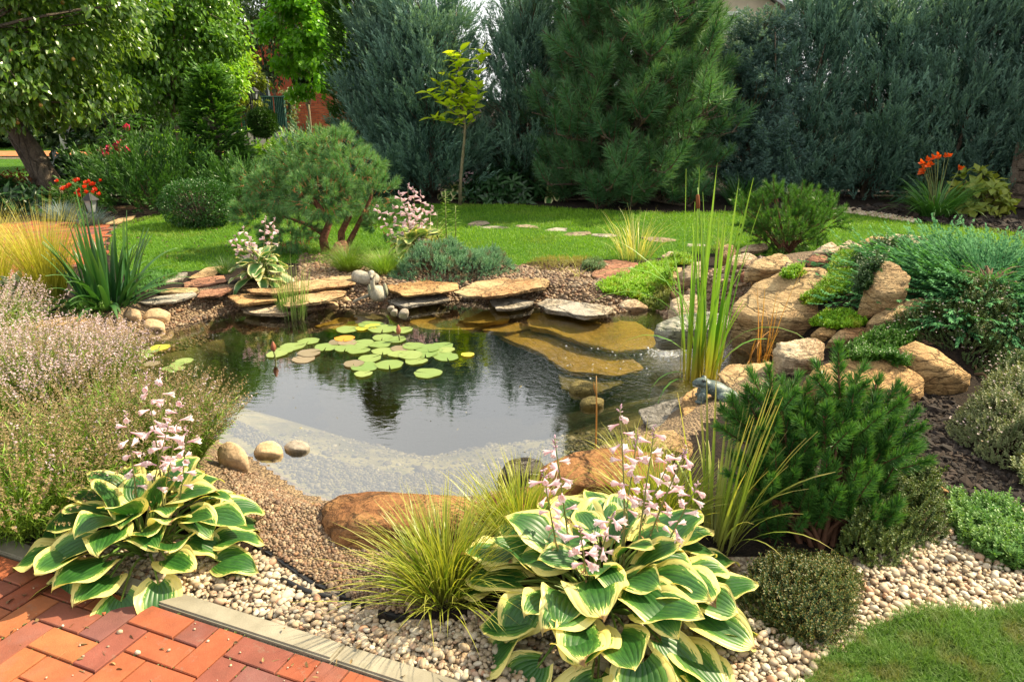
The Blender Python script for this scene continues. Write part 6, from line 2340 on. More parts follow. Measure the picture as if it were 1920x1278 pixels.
# ---- sapling with big yellow green leaves, every leaf a part
SAPL = leafmat('sapling_leaf', (.42, .60, .03), (.58, .70, .05), rough=.35, trans=.62, spec=.45, tip=(.58, .64, .05))
b = at(862, 385)
t = thing('sapling', 'young tree with large yellow green leaves on the lawn', 'sapling', b)
y = b[1]
w = Acc()
tips = []
Lp = lambda px, py, dy=0: at_y(px, py, y + dy) - b
trunk_p = [Lp(862, 388), Lp(864, 330), Lp(870, 270), Lp(872, 238), Lp(866, 190), Lp(860, 130), Lp(862, 95)]
V, F, tt = tube(trunk_p, [.030, .026, .022, .019, .012, .008, .005], 8)
w.add(V, F, .5, tt)
for path in ([(872, 240), (855, 232), (830, 226), (808, 222)], [(868, 225), (845, 205), (815, 185), (800, 172)], [(868, 205), (840, 178), (825, 158)], [(866, 190), (880, 175), (895, 160)], [(873, 243), (885, 225), (892, 195), (897, 160)],
             [(865, 170), (850, 150), (838, 138)], [(897, 160), (897, 120), (905, 92)], [(872, 238), (850, 190), (852, 150)], [(862, 130), (850, 112), (848, 98)], [(866, 210), (880, 192), (895, 185)]):
    k = rng.uniform(-.35, .35)
    pts = [Lp(x, yy, k * i / len(path)) for i, (x, yy) in enumerate(path)]
    V, F, tt = tube(pts, np.linspace(.010, .003, len(pts)), 5)
    w.add(V, F, .5, tt)
    tips.append(pts)
w.obj('trunk', BARK_PALE, t, True)
SAP_ME = [Acc().add(*(lambda q: (q[0], q[1], rng.random(), q[2]))(tpl_leaf(.22, .125, .15, bnd, 3))).mesh('leaf', SAPL, True) for bnd in (.15, .35, .5, .25, .0)]
for pts in tips + [trunk_p[4:]]:
    pts = np.array(pts)
    m = 19
    for i in range(m):
        s = .25 + .75 * i / (m - 1) if len(pts) > 3 else i / (m - 1)
        j = s * (len(pts) - 1)
        i0 = min(len(pts) - 2, int(j))
        p = pts[i0] + (pts[i0 + 1] - pts[i0]) * (j - i0)
        az = i * 2.4 + rng.normal(0, .4)
        d = np.array([[math.cos(az), math.sin(az), rng.uniform(.0, 1.0)]])
        place(SAP_ME[int(rng.integers(0, 5))], 'leaf', t, p, frames(d)[0], rng.uniform(.6, 1.0))

# ---- left bed: spreading juniper, roses, red flowers, barberry, shrubs
SPREAD = leafmat('spreading_juniper', (.020, .075, .014), (.05, .14, .02), tip=(.09, .21, .035), rough=.5, trans=.25)
FEAW = [tpl_feather(34, .40, .12, .015, .5, s + 60, curl=.1) for s in range(3)]
leafy('spreading_juniper', 'dark green spreading juniper behind the boxwood dome', (wx(290, 11.4), 11.4, 0), 1.15, .78, 520, FEAW, SPREAD, 5, 'juniper', ry=.8)
leafy('spreading_juniper', 'green juniper behind the left shoulder of the cloud pruned pine', (wx(448, 11.0), 11.0, 0), .38, .55, 130, FEAW, SPREAD, 6, 'juniper')
leafy('spreading_juniper', 'bluish low juniper behind the top of the cloud pruned pine', (wx(610, 14), 14, 0), 1.0, .85, 260, FEAW, BLUEJ, 7, 'juniper')
leafy('garden_shrub', 'light green feathery shrub behind the top of the cloud pruned pine', (wx(545, 14.6), 14.6, 0), .8, .95, 800, [tpl_rosette(6, .13, .04, .8, 9)], LIGHT, 8, 'shrub', group='shrubs of the far left beds')
leafy('garden_shrub', 'bright leafy shrub between the spreading juniper and the drooping conifer', (wx(350, 13.2), 13.2, 0), .75, .95, 420, [tpl_rosette(6, .12, .06, .7, 10)], LIGHT, 9, 'shrub', group='shrubs of the far left beds')
leafy('garden_shrub', 'green shrub below the garden lamp', (wx(455, 15.5), 15.5, 0), .6, .8, 260, [tpl_rosette(6, .11, .05, .8, 11)], PEAR2, 10, 'shrub', group='shrubs of the far left beds')
leafy('garden_shrub', 'dark large leaved shrub right of the leaning pear trunk', (wx(150, 12.4), 12.4, 0), .62, .85, 160, [tpl_rosette(6, .20, .11, .5, 12)], PEO, 11, 'shrub', group='shrubs of the far left beds')
leafy('garden_shrub', 'dark undergrowth left of the leaning pear trunk', (wx(15, 10.9), 10.9, 0), .7, .40, 200, [tpl_rosette(6, .22, .06, .4, 13)], PEO, 12, 'shrub', group='shrubs of the far left beds')
leafy('barberry', 'rusty red barberry left of the leaning pear trunk', (wx(42, 11.8), 11.8, 0), .62, .52, 700, [tpl_rosette(5, .06, .028, .8, 14)], leafmat('bronze_barberry', (.12, .045, .02), (.26, .09, .03)), 13, 'shrub')
for hx, hy, hl in ((-60, 24.5, 'dark bushes beyond the far path at the left edge'), (110, 25, 'dark bushes beyond the far path behind the pear trunk'), (270, 25, 'dark bushes beyond the far path behind the roses')):
    leafy('garden_shrub', hl, (wx(hx, hy), hy, 0), 1.9, 1.9, 420, [tpl_rosette(6, .26, .13, .8, 15)], DARKF, 44, 'shrub', group='dark bushes beyond the far path', stems=False)
leafy('garden_shrub', 'dark low hedge far behind the roses', (wx(230, 15.8), 15.8, 0), 1.4, .55, 420, [tpl_rosette(6, .12, .06, .8, 15)], PEAR, 14, 'shrub', group='shrubs of the far left beds')


def bloom_tpl(n, L, W, cup, seed):
    V, F, t, r = tpl_rosette(n, L, W, cup, seed, -.3, 2)
    return V, F, t, r


def flowering(name, label, cat, base, rx, h, nleaf, leaf_t, leaf_m, blooms, bloom_t, bloom_m, sc, seed):
    t = leafy(name, label, base, rx, h, nleaf, leaf_t, leaf_m, seed, cat)
    me = Acc().add(*(lambda q: (q[0], q[1], q[3], q[2]))(bloom_t)).mesh('flower', bloom_m)
    for (px, py, dy) in blooms:
        p = at_y(px, py, base[1] + dy - .8 * rx) - np.array(base)
        place(me, 'flower', t, p, frames(np.array([[rng.normal(0, .3), -.6, .7]]))[0], rng.uniform(.8, 1.2) * sc)
    return t


ROSE = leafmat('magenta_rose', (.55, .03, .16), (.70, .08, .22), rough=.5, trans=.3)
GERA = leafmat('scarlet_flower', (.60, .035, .02), (.70, .09, .03), rough=.5, trans=.3)
flowering('rose_bush', 'rose bush with magenta and pink blooms behind the spreading juniper', 'rose bush', (wx(255, 13.0), 13.0, 0), .62, 1.45, 700, [tpl_rosette(5, .075, .042, .6, 16)], leafmat('rose_leaf', (.04, .13, .02), (.09, .21, .035)), [(242, 244, -.3), (192, 288, -.3), (207, 283, -.35),
          (216, 280, -.4), (222, 272, -.4), (226, 284, -.4), (240, 284, -.35), (248, 287, -.35), (219, 290, -.4), (200, 294, -.3), (228, 295, -.4), (236, 290, -.4)], bloom_tpl(11, .075, .06, .9, 17), ROSE, 1.45, 15)
flowering('geranium_bed_plant', 'mound of small scarlet flowers at the pear trunk foot', 'geranium', (wx(152, 11.2), 11.2, 0), .48, .40, 420, [tpl_rosette(5, .06, .04, .6, 18)], PEAR2, [(108, 341, -.3), (142, 341, -.3), (150, 338, -.2), (127, 352, -.35), (163, 345, -.3), (170, 348, -.3), (178, 355, -.3),
          (150, 358, -.4), (145, 364, -.4), (163, 362, -.4), (176, 363, -.4), (188, 366, -.3), (152, 368, -.4), (190, 340, -.1), (133, 349, -.3), (168, 342, -.3), (175, 347, -.3), (181, 358, -.35), (158, 352, -.4), (120, 356, -.3)], bloom_tpl(8, .05, .04, .7, 19), GERA, 1.15, 16)

# daylilies and yellow shrub at the right
t, b = at_ground('daylily', 'arching green daylily clump with orange flowers before the hedge', 'daylily', 1752, 408)
a = Acc()
n = 260
az = rng.uniform(0, 6.3, n)
blades(a, np.c_[np.cos(az), np.sin(az), np.zeros(n)] * .16 * rng.random((n, 1)), az, rng.uniform(.15, .9, n), rng.uniform(.5, .85, n), .022, rng.uniform(.6, 1.6, n), 6)
a.obj('leaves', leafmat('daylily_leaf', (.04, .14, .025), (.09, .22, .045), rough=.4, trans=.35), t)
ORF = leafmat('orange_daylily', (.72, .09, .015), (.80, .16, .02), rough=.5, trans=.35)
ofl = Acc().add(*(lambda q: (q[0], q[1], q[3], q[2]))(bloom_tpl(6, .085, .04, .75, 20))).mesh('flower', ORF)
w = Acc()
for px, py in ((1729, 305), (1733, 318), (1738, 300), (1745, 308), (1752, 296), (1760, 292), (1772, 293), (1780, 292), (1800, 316), (1731, 323), (1741, 311), (1735, 309), (1758, 296)):
    p = at_y(px, py, b[1] + rng.uniform(-.1, .2)) - b
    V, F, tt = tube(curve_pts((p[0] * .15, 0, 0), p, (0, 0, .1), 6), [.007, .006, .005, .004, .004, .003], 5, False)
    w.add(V, F, .5, tt)
    place(ofl, 'flower', t, p, frames(np.array([[rng.normal(-.3, .5), -.7, .35]]))[0], rng.uniform(.9, 1.3))
w.obj('flower_stems', STALK, t)
leafy('garden_shrub', 'yellow green broad leaved shrub behind the daylilies', at(1826, 402), .48, .62, 70, [tpl_rosette(5, .17, .10, .5, 21)], leafmat('lime_shrub_leaf', (.20, .28, .04), (.34, .38, .06), trans=.35), 17, 'shrub')
# ================================================================== ROCKERY PLANTS, POND LIFE, FOREGROUND
from mathutils.bvhtree import BVHTree


_bvh = []


def surf_hits(px_poly, n, names=('boulder', 'waterfall_ledge', 'soil', 'gravel_shore', 'pebble_bed', 'lawn')):
    "points on the stones (or ground) seen through a photograph region"
    trees = _bvh
    for o in ([] if _bvh else S.objects):
        if o.type == 'MESH' and o.name.split('.')[0] in names:
            M = Matrix.Translation(o.location)
            trees.append(BVHTree.FromPolygons([M @ v.co for v in o.data.vertices], [tuple(p.vertices) for p in o.data.polygons]))
    q = sample_poly(px_poly, n)
    P, Nn = [], []
    O = Vector((0, 0, CAM_H))
    for x, y in q:
        d = Vector(ray(x, y)).normalized()
        best = None
        for tr_ in trees:
            h = tr_.ray_cast(O, d)
            if h[0] is not None and (best is None or h[3] < best[2]):
                best = (h[0], h[1], h[3])
        if best is None:
            continue
        P.append(best[0][:])
        Nn.append(best[1][:])
    return np.array(P), np.array(Nn)


SED_T = [tpl_rosette(8, .020, .010, .75, s, .1) for s in range(3)]
SED_U = [tpl_sprig(4, .035, .014, .008, .8, s + 20, 3) for s in range(3)]
SEDUM = leafmat('bright_stonecrop', (.12, .30, .010), (.24, .44, .02), tip=(.30, .48, .03), rough=.4, trans=.3, patch=16, patchcol=(.30, .36, .02))
SEDUM_D = leafmat('green_stonecrop', (.05, .17, .015), (.11, .26, .03), rough=.4, trans=.3)
THY_T = [tpl_sprig(7, .075, .018, .010, .75, s + 30, 3) for s in range(4)]
THYME = leafmat('thyme_leaf', (.030, .085, .022), (.085, .16, .045), tip=(.26, .26, .10), rough=.5, trans=.25, patch=14, patchcol=(.10, .14, .03))
THYME_P = leafmat('thyme_leaf_olive', (.06, .11, .03), (.15, .19, .07), tip=(.38, .33, .19), rough=.5, trans=.25)
TINY = leafmat('tiny_pale_flower', (.55, .42, .42), (.68, .58, .55), trans=.3)


def stonecrop(label, px_poly, n, seed, mat=SEDUM, sc=1.0, lift=.03, name='stonecrop', tpl=None):
    P, Nn = surf_hits(px_poly, n)
    c = np.median(P, 0)
    t = thing(name, label, 'stonecrop', c)
    P, Nn = np.repeat(P, 4, 0), np.repeat(Nn, 4, 0)
    k = len(P)
    P = P + np.c_[rng.normal(0, .014, (k, 2)), np.zeros(k)] + Nn * rng.uniform(0, lift, (k, 1)) * (1 + fbm(P * 9, 2, seed))[:, None]
    a = Acc()
    rep_mix(a, tpl or (SED_T + SED_U), P - c, unit(Nn * .6 + [0, 0, .7] + rng.normal(0, .25, (k, 3))), rng.uniform(.75, 1.25, k) * sc, rnd=np.clip(.5 + fbm(P * 8, 2, seed + 1) + rng.normal(0, .2, k), 0, 1))
    a.obj('foliage', mat, t)
    return t


stonecrop('bright green stonecrop draped over the top of the huge slanting boulder', [(1502, 562), (1535, 545), (1556, 520), (1560, 495), (1578, 476), (1610, 474), (1617, 500), (1608, 530), (1604, 552), (1572, 554), (1545, 568), (1515, 572)], 1500, 1)
stonecrop('small stonecrop tuft at the upper left of the huge slanting boulder', [(1466, 520), (1480, 507), (1500, 503), (1502, 516), (1480, 525)], 200, 2)
stonecrop('stonecrop patch on the lower face of the huge slanting boulder', [(1524, 610), (1550, 592), (1570, 587), (1592, 592), (1624, 608), (1600, 614), (1560, 618)], 420, 3)
stonecrop('wide bright stonecrop carpet left of the waterfall ledge', [(1118, 538), (1160, 520), (1225, 494), (1262, 500), (1258, 530), (1236, 545), (1215, 572), (1180, 558), (1130, 550)], 1300, 4)
stonecrop('sparse olive stonecrop on the slope beside the waterfall ledge', [(1205, 570), (1236, 540), (1256, 545), (1252, 580), (1225, 586)], 320, 5, leafmat('olive_stonecrop', (.12, .19, .02), (.26, .26, .05), trans=.3))
stonecrop('small stonecrop strip with reddish tips behind the cattail', [(1236, 495), (1262, 478), (1296, 486), (1296, 498), (1260, 500)], 260, 6)
stonecrop('green stonecrop trailing between the two toned boulder and orange boulder', [(1580, 668), (1610, 645), (1660, 622), (1702, 612), (1706, 640), (1680, 655), (1700, 690), (1668, 680), (1600, 678)], 1000, 7, SEDUM_D, 1.1, .05)
stonecrop('dark broad leaved groundcover left of the upright tan block', [(1604, 498), (1640, 470), (1690, 456), (1700, 472), (1652, 492), (1632, 540), (1612, 560)], 420, 8, leafmat('dark_groundcover', (.03, .08, .025), (.07, .13, .045), trans=.25), 1.7, .07, 'groundcover')
stonecrop('light green stonecrop creeping over pebbles at the lower right', [(1778, 965), (1800, 938), (1860, 962), (1925, 990), (1990, 1010), (1990, 1078), (1905, 1076), (1850, 1056), (1800, 1020)], 900, 9, leafmat('light_sedum', (.10, .24, .05), (.20, .34, .09), trans=.3), 1.35, .06)
stonecrop('thin green sprigs on the black soil at the right edge', [(1900, 880), (1925, 850), (1960, 870), (1950, 920), (1915, 915)], 40, 10, leafmat('pink_stem_sedum', (.14, .22, .07), (.30, .30, .14), trans=.3), 1.6, .08)


def thyme(label, poly_px, n, dome, mat, seed, sc=1.0, fl=.10):
    t, P = mat_plant('thyme_mat', label, 'thyme', poly_px, n, dome, THY_T, sc, mat, 1.0, 'thyme cushions', .4, seed, .75, f=7.0)
    if fl:
        k = rng.random(len(P)) < fl
        a = Acc()
        q = P[k] + [0, 0, .065 * sc] + rng.normal(0, .012, (k.sum(), 3))
        rep_mix(a, [tpl_rosette(5, .007, .005, .6, 40)], q, unit(rng.normal(0, .3, q.shape) + [0, -.3, 1]), rng.uniform(.8, 1.4, len(q)))
        tag(a.obj('flowers', TINY, t), kind='stuff')
    return t


thyme('broad bronze green thyme covering the slope below the creeping juniper', [(1690, 596), (1755, 566), (1830, 552), (1925, 556), (2000, 600), (2010, 760), (1920, 770), (1860, 735), (1832, 700), (1790, 662), (1745, 642), (1700, 648), (1650, 655), (1640, 632)], 5200, .11, THYME, 51)
thyme('olive thyme cushion right of the black soil', [(1768, 800), (1820, 752), (1925, 752), (2010, 770), (2010, 900), (1930, 890), (1870, 880), (1800, 838)], 2600, .16, THYME_P, 52)
thyme('dark thyme cushion with golden tips in front of the near dwarf pine', [(1385, 1112), (1420, 1066), (1500, 1052), (1580, 1068), (1618, 1130), (1604, 1182), (1545, 1222), (1470, 1222), (1415, 1176)], 2300, .055, leafmat('dark_thyme_gold', (.020, .055, .015), (.055, .10, .022), tip=(.34, .24, .06), rough=.5, trans=.25), 53, .85, .0)
thyme('dark thyme cushion right of the near dwarf pine', [(1560, 1046), (1590, 985), (1650, 935), (1715, 925), (1762, 958), (1780, 1010), (1745, 1042), (1680, 1064), (1600, 1076)], 2200, .13, leafmat('dark_thyme', (.025, .065, .015), (.075, .12, .025), tip=(.20, .21, .05), rough=.5, trans=.25), 54, .9, .0)

# ---- creeping juniper with feathered arms
CREEP = leafmat('creeping_juniper', (.030, .13, .045), (.075, .23, .085), tip=(.13, .33, .13), rough=.75, trans=.3, spec=.12)
FEAC = [tpl_feather(52, .38, .060, .011, .60, s + 80, flat=.5, curl=.22) for s in range(4)]


def creeping():
    global rng
    keep, rng = rng, np.random.default_rng(91)
    b = gnd(1850, 545)
    t = thing('creeping_juniper', 'blue green creeping juniper with feathery arms over the right rockery', 'juniper', b)
    a, w = Acc(), Acc()
    for k in range(190):
        az = rng.uniform(0, 6.3)
        o = np.array([math.cos(az), math.sin(az), 0])
        L = rng.uniform(.15, 1.0) * (1.0 if o[0] < .2 else .9)
        L = L * (.72 if o[1] < -.3 else 1.0)
        e = o * L * np.array([1.22, .85, 1])
        z0 = G([[b[0] + e[0], b[1] + e[1]]])[0] - b[2]
        e[2] = max(z0, -.25) + (.07 * (1 - (L / 1.05) ** 1.5) + .05) * rng.uniform(.5, 1.15)
        P = curve_pts((0, 0, .02), e, (0, 0, .05 * rng.uniform(.2, 1.2)), 8)
        V, F, tt = tube(P, np.linspace(.013, .003, 8), 5, False)
        w.add(V, F, .5, tt)
        tan = unit(P[-1] - P[-3])
        m = 12
        ss = rng.uniform(.08, 1.0, m)
        j = ss * 7
        i0 = np.minimum(6, j.astype(int))
        Q = P[i0] + (P[i0 + 1] - P[i0]) * (j - i0)[:, None]
        sd = unit(np.cross(tan, [0, 0, 1.0]))
        D = unit(tan + sd * rng.normal(0, .55, (m, 1)) + np.array([0, 0, 1]) * rng.uniform(-.05, .30, (m, 1)) + rng.normal(0, .08, (m, 3)))
        rep_mix(a, FEAC, Q, D, rng.uniform(.55, 1.0, m), hint=np.tile([0, 0, 1.0], (m, 1)) + rng.normal(0, .3, (m, 3)), rnd=np.clip(rng.random() * .7 + rng.normal(.15, .1, m), 0, 1))
    w.obj('branches', TWIG, t, True)
    a.obj('foliage', CREEP, t)
    rng = keep


creeping()

# ---- cattail standing in the shallow water
CAT = leafmat('cattail_leaf', (.10, .28, .025), (.20, .38, .04), root=(.48, .36, .05), tip=(.22, .36, .06), rough=.38, trans=.35, spec=.5)
b = np.array([*at(1326, 708, WATER_Z)[:2], WATER_Z - .06])
t = thing('cattail', 'tall green cattail with one brown spike beside the stone frog', 'cattail', b)
cm = sword_meshes(CAT, [(1.52, .028, .03, .03), (1.42, .030, .04, .10), (1.24, .030, .06, .16), (1.05, .027, .08, .35), (.9, .025, .12, .5), (1.36, .030, .05, .05)])
for i in range(32):
    a_ = i * 2.4 + rng.normal(0, .3)
    sp = .065 * math.sqrt((i + .5) / 30)
    place(cm[i % 6], 'leaf', t, (math.cos(a_) * sp * 1.2 - (.10 if i % 3 == 0 else 0), math.sin(a_) * sp, 0), rotz(a_), rng.uniform(.72, 1.0))
bent = sword_meshes(CAT, [(1.05, .022, .15, 1.9), (.95, .02, .3, 1.7), (.8, .018, .5, 2.3), (.62, .018, .7, 2.6), (1.15, .02, .2, .9)])
for m_, az_, dx, dz in ((0, 3.0, -.05, .25), (1, 3.3, -.08, .22), (2, 2.8, -.05, .1), (3, 3.5, -.06, .03), (4, 2.9, -.04, .1), (0, 5.6, 0, .05), (2, .3, .03, .1), (3, -.3, .05, .0), (3, 3.9, -.1, .0)):
    place(bent[m_], 'leaf', t, (dx, rng.normal(0, .03), dz), rotz(az_), rng.uniform(.85, 1.05))
tip = at_y(1308, 352, b[1]) - b
w = Acc()
P = curve_pts((0, 0, 0), tip, (.01, 0, 0), 8)
V, F, tt = tube(P, np.linspace(.006, .003, 8), 6)
w.add(V, F, .5, tt)
w.obj('stem', CAT, t, True)
w = Acc()
e = at_y(1308, 364, b[1]) - b
s0 = at_y(1309, 392, b[1]) - b
V, F, tt = tube([s0, s0 + (e - s0) * .08, s0 + (e - s0) * .5, s0 + (e - s0) * .92, e], [.003, .011, .012, .011, .003], 10)
w.add(V, F, .5, tt)
w.obj('spike', flatmat('cattail_spike', (.16, .055, .02), .9, .2, .2, 90), t, True)

# dead reeds under the huge boulder, bare stick, rushes
DEAD = leafmat('dead_reed', (.40, .16, .04), (.56, .30, .07), tip=(.50, .30, .10), rough=.6, trans=.25)
b = np.array([*at(1424, 684, WATER_Z)[:2], WATER_Z - .03])
t = thing('dead_reed', 'dry orange reed leaves in front of the huge slanting boulder', 'reed', b)
dm = sword_meshes(DEAD, [(.62, .012, .05, .15), (.50, .010, .2, 1.6), (.42, .010, .3, 2.6), (.36, .012, .15, .4), (.7, .010, .12, .3)])
for i in range(20):
    place(dm[i % 5], 'leaf', t, (rng.normal(0, .05), rng.normal(0, .03), 0), rotz(rng.uniform(0, 6.3)), rng.uniform(.6, 1.05))
place(dm[4], 'leaf', t, (.05, 0, 0), rotz(.1), 1.15)
b = np.array([*at(1117, 836, WATER_Z)[:2], WATER_Z - .12])
e = at_y(1118, 705, b[1]) - b
w = Acc()
V, F, tt = tube(curve_pts((0, 0, 0), e, (.004, 0, 0), 6), [.005, .005, .0045, .004, .0035, .003], 6)
w.add(V, F, .5, tt)
V, F, tt = tube([e * .80, e * .83 + [-.012, 0, .03], e * .85 + [-.013, 0, .05]], [.003, .004, .001], 5)
w.add(V, F, .5, tt)
o = w.obj('bare_stick', DEAD, None, True)
o.location = tuple(b)
tag(o, 'bare dry reed stick standing upright in the near right water', 'stick')
RUSH = leafmat('rush_stem', (.10, .22, .03), (.20, .30, .06), root=(.10, .08, .04), tip=(.34, .32, .14), rough=.5, trans=.2)
b = np.array([*at(551, 596, WATER_Z)[:2], WATER_Z - .05])
t = thing('pond_rush', 'thin upright rushes growing in the water at the back left edge', 'rush', b)
a = Acc()
n = 120
az = rng.uniform(0, 6.3, n)
blades(a, np.c_[np.cos(az) * .11, np.sin(az) * .08, np.zeros(n)] * np.sqrt(rng.random((n, 1))), az, rng.uniform(0, .22, n), rng.uniform(.30, .60, n), .006, rng.uniform(0, .12, n), 4)
a.obj('stems', RUSH, t)
a = Acc()
n = 260
az = rng.uniform(0, 6.3, n)
blades(a, np.c_[np.cos(az) * .14, np.sin(az) * .10, np.full(n, .03)] * np.sqrt(rng.random((n, 1))), az, rng.uniform(.5, 1.4, n), rng.uniform(.05, .16, n), .006, rng.uniform(.2, 1.2, n), 3)
a.obj('dead_base', flatmat('dark_rush_base', (.035, .026, .02), .7, .3, .3, 60), t)

# ---- water lilies
def padmat(name, c1, c2, edge):
    N = Nodes(name)
    oi = N.n('ObjectInfo').outputs['Random']
    co = N.coord('Object')
    nz = N.noise(14, 4, co)
    col = N.mix(oi, c1, c2)
    col = N.mix(N.rng(nz, .55, .75, 0, .5), col, edge)
    vn = N.math('ABSOLUTE', N.math('SINE', N.math('MULTIPLY', N.attr('rnd'), 44.0)))
    col = N.mix(N.math('MULTIPLY', N.rng(vn, 0, .25, .45, 0), N.rng(N.attr('t'), .1, .5)), col, edge)
    col = N.mix(N.rng(N.attr('t'), .84, 1.0, 0, .5), col, edge)
    col = N.mix(N.rng(N.noise(5, 5, co, .7), .60, .66, 0, .75), col, (.22, .14, .04))
    return N.done(leaf_shader(N, col, .32, .15, .5, N.bump(N.noise(30, 3, co), .15, .004)))


PADS = {'g': padmat('lily_pad_green', (.17, .27, .07), (.28, .35, .11), (.15, .20, .05)), 'b': padmat('lily_pad_bronze', (.20, .17, .10), (.28, .22, .14), (.15, .11, .08)), 'y': padmat('lily_pad_yellow', (.48, .46, .05), (.60, .50, .06), (.30, .34, .06)),
        'o': padmat('lily_pad_orange', (.58, .26, .03), (.62, .36, .05), (.36, .14, .03))}


def pad_mesh(mat, seed):
    r = np.random.default_rng(seed)
    n, rings = 30, 5
    a = np.linspace(.07, 2 * np.pi - .07, n)
    V, t = [(0, 0, .0)], [0]
    for k in range(1, rings + 1):
        f = k / rings
        rr = f * (1 + .05 * np.sin(3 * a + seed) + .03 * np.sin(7 * a + 2 * seed) * f)
        z = .012 * f ** 2 * np.sin(4 * a + seed) + .05 * f ** 4 * r.uniform(.0, 1.0) * np.clip(np.sin(a * 1.0 + seed * 2), 0, 1) + .03 * np.exp(-((a - .07) / .3) ** 2) * f * r.uniform(0, 1)
        V += list(zip(rr * np.cos(a), rr * np.sin(a), z))
        t += [f] * n
    F = [(0, 1 + j, 2 + j) for j in range(n - 1)]
    for k in range(rings - 1):
        for j in range(n - 1):
            p = 1 + k * n + j
            F += [(p, p + n, p + n + 1), (p, p + n + 1, p + 1)]
    return Acc().add(V, F, np.concatenate([[.5], np.tile(a / 6.2832, rings)]), t).mesh('leaf', mat, True)


PM = {k: [pad_mesh(m, s) for s in range(4)] for k, m in PADS.items()}


def lily(label, pads, buds=()):
    c0 = at(pads[0][0], pads[0][1], WATER_Z)
    t = thing('water_lily', label, 'water lily', c0, 0, 'water lilies on the pond')
    for i, (px, py, r, k) in enumerate(pads):
        p = at(px, py, WATER_Z + .004 + .0012 * (i % 5)) - c0
        R = rotz(rng.uniform(0, 6.3)) @ np.array([[1, 0, rng.normal(0, .02)], [0, 1, rng.normal(0, .02)], [0, 0, 1]])
        place(PM[k][i % 4], 'leaf', t, p, frames(np.array([[math.cos(i * 2.1), math.sin(i * 2.1), rng.normal(0, .02)]]), np.array([[0, 0, 1.0]]))[0], r / ppm(p + c0) * 1.06)
    w = Acc()
    for px, py, r, k in pads:
        p = at(px, py, WATER_Z) - c0
        V, F, tt = tube(curve_pts(p, p * .9 + [0, 0, -.10], (0, 0, 0), 3), .003, 4, False)
        w.add(V, F, .5, tt)
    w.obj('stems', flatmat('lily_stem', (.12, .10, .04), .6, .3), t)
    for px, py in buds:
        p = at(px, py, WATER_Z) - c0
        a = Acc()
        V, F, tt = tube([p + [.01, 0, -.1], p + [.005, 0, .02], p + [0, 0, .06]], [.006, .006, .008], 6)
        a.add(V, F, .5, tt)
        s = a.obj('bud_stem', STALK, t, True)
        a = Acc()
        vb, fb = ICO[3]
        vb = vb * np.array([.018, .018, .040])
        vb[:, :2] *= (1 - .55 * np.clip(vb[:, 2:] / .045, 0, 1)) * (1 + .10 * np.cos(5 * np.arctan2(vb[:, 1:2], vb[:, :1])))
        a.add(vb + p + [0, 0, .095], fb)
        a.obj('bud', flatmat('lily_bud', (.26, .09, .05), .6, .3, .4, 25), s, True)


g = 'g'
lily('large raft of green lily pads in the middle of the pond', [(579, 639, 19, g), (549, 649, 22, g), (531, 657, 18, g), (519, 663, 19, g), (580, 661, 20, 'b'), (569, 673, 20, 'b'), (612, 650, 21, g), (632, 641, 15, 'b'), (652, 642, 17, 'b'), (646, 634, 18, 'o'), (651, 617, 20, g),
     (695, 608, 23, g), (718, 616, 25, g), (755, 618, 18, g), (679, 615, 12, 'y'), (717, 632, 18, g), (741, 636, 20, g), (681, 643, 19, g), (648, 652, 20, g), (672, 656, 20, g), (712, 645, 20, g), (718, 658, 20, g), (750, 653, 17, 'b'), (775, 648, 20, g), (802, 652, 22, g), (829, 648, 20, g), (836, 655, 16, g),
     (797, 662, 22, g), (747, 663, 18, g), (770, 665, 22, g), (826, 663, 20, g), (780, 676, 20, g), (684, 687, 24, g), (730, 683, 25, g), (681, 700, 16, g), (802, 699, 25, g), (838, 669, 21, g), (694, 671, 20, g), (877, 664, 12, 'y'), (663, 681, 18, 'b'), (757, 657, 18, g), (810, 657, 20, g), (700, 611, 14, 'y')], [(515, 673), (748, 640)])
lily('small cluster of lily pads nearest the left bank stones', [(283, 657, 15, g), (300, 651, 17, 'y'), (268, 663, 9, g), (277, 667, 10, g), (262, 659, 9, g), (270, 669, 8, g)])
lily('small cluster of lily pads beside the lavender tips', [(346, 676, 15, g), (333, 682, 12, g), (324, 688, 12, g), (314, 690, 10, g), (336, 690, 11, g), (326, 694, 10, g), (285, 681, 14, 'b')])

# ---- statues
def blob(name, parts, voxel, mat, parent, smooth_it=6):
    bm = bmesh.new()
    for c, r, R in parts:
        V, F = ICO[3]
        V = V * np.array(r)
        if R is not None:
            V = V @ np.asarray(R).T
        V = V + np.array(c)
        vs = [bm.verts.new(v) for v in V]
        for f in F:
            bm.faces.new([vs[i] for i in f])
    me = bpy.data.meshes.new(name + '_raw')
    bm.to_mesh(me)
    bm.free()
    o = bpy.data.objects.new(name + '_raw', me)
    S.collection.objects.link(o)
    m = o.modifiers.new('r', 'REMESH')
    m.mode, m.voxel_size, m.use_smooth_shade = 'VOXEL', voxel, True
    s = o.modifiers.new('s', 'SMOOTH')
    s.iterations, s.factor = smooth_it, .5
    out = bpy.data.meshes.new_from_object(o.evaluated_get(bpy.context.evaluated_depsgraph_get()))
    bpy.data.objects.remove(o)
    bpy.data.meshes.remove(me)
    out.name = name
    out.materials.clear()
    out.materials.append(mat)
    return link(name, out, parent)


def roty(a):
    c, s = math.cos(a), math.sin(a)
    return np.array([[c, 0, s], [0, 1, 0], [-s, 0, c]])


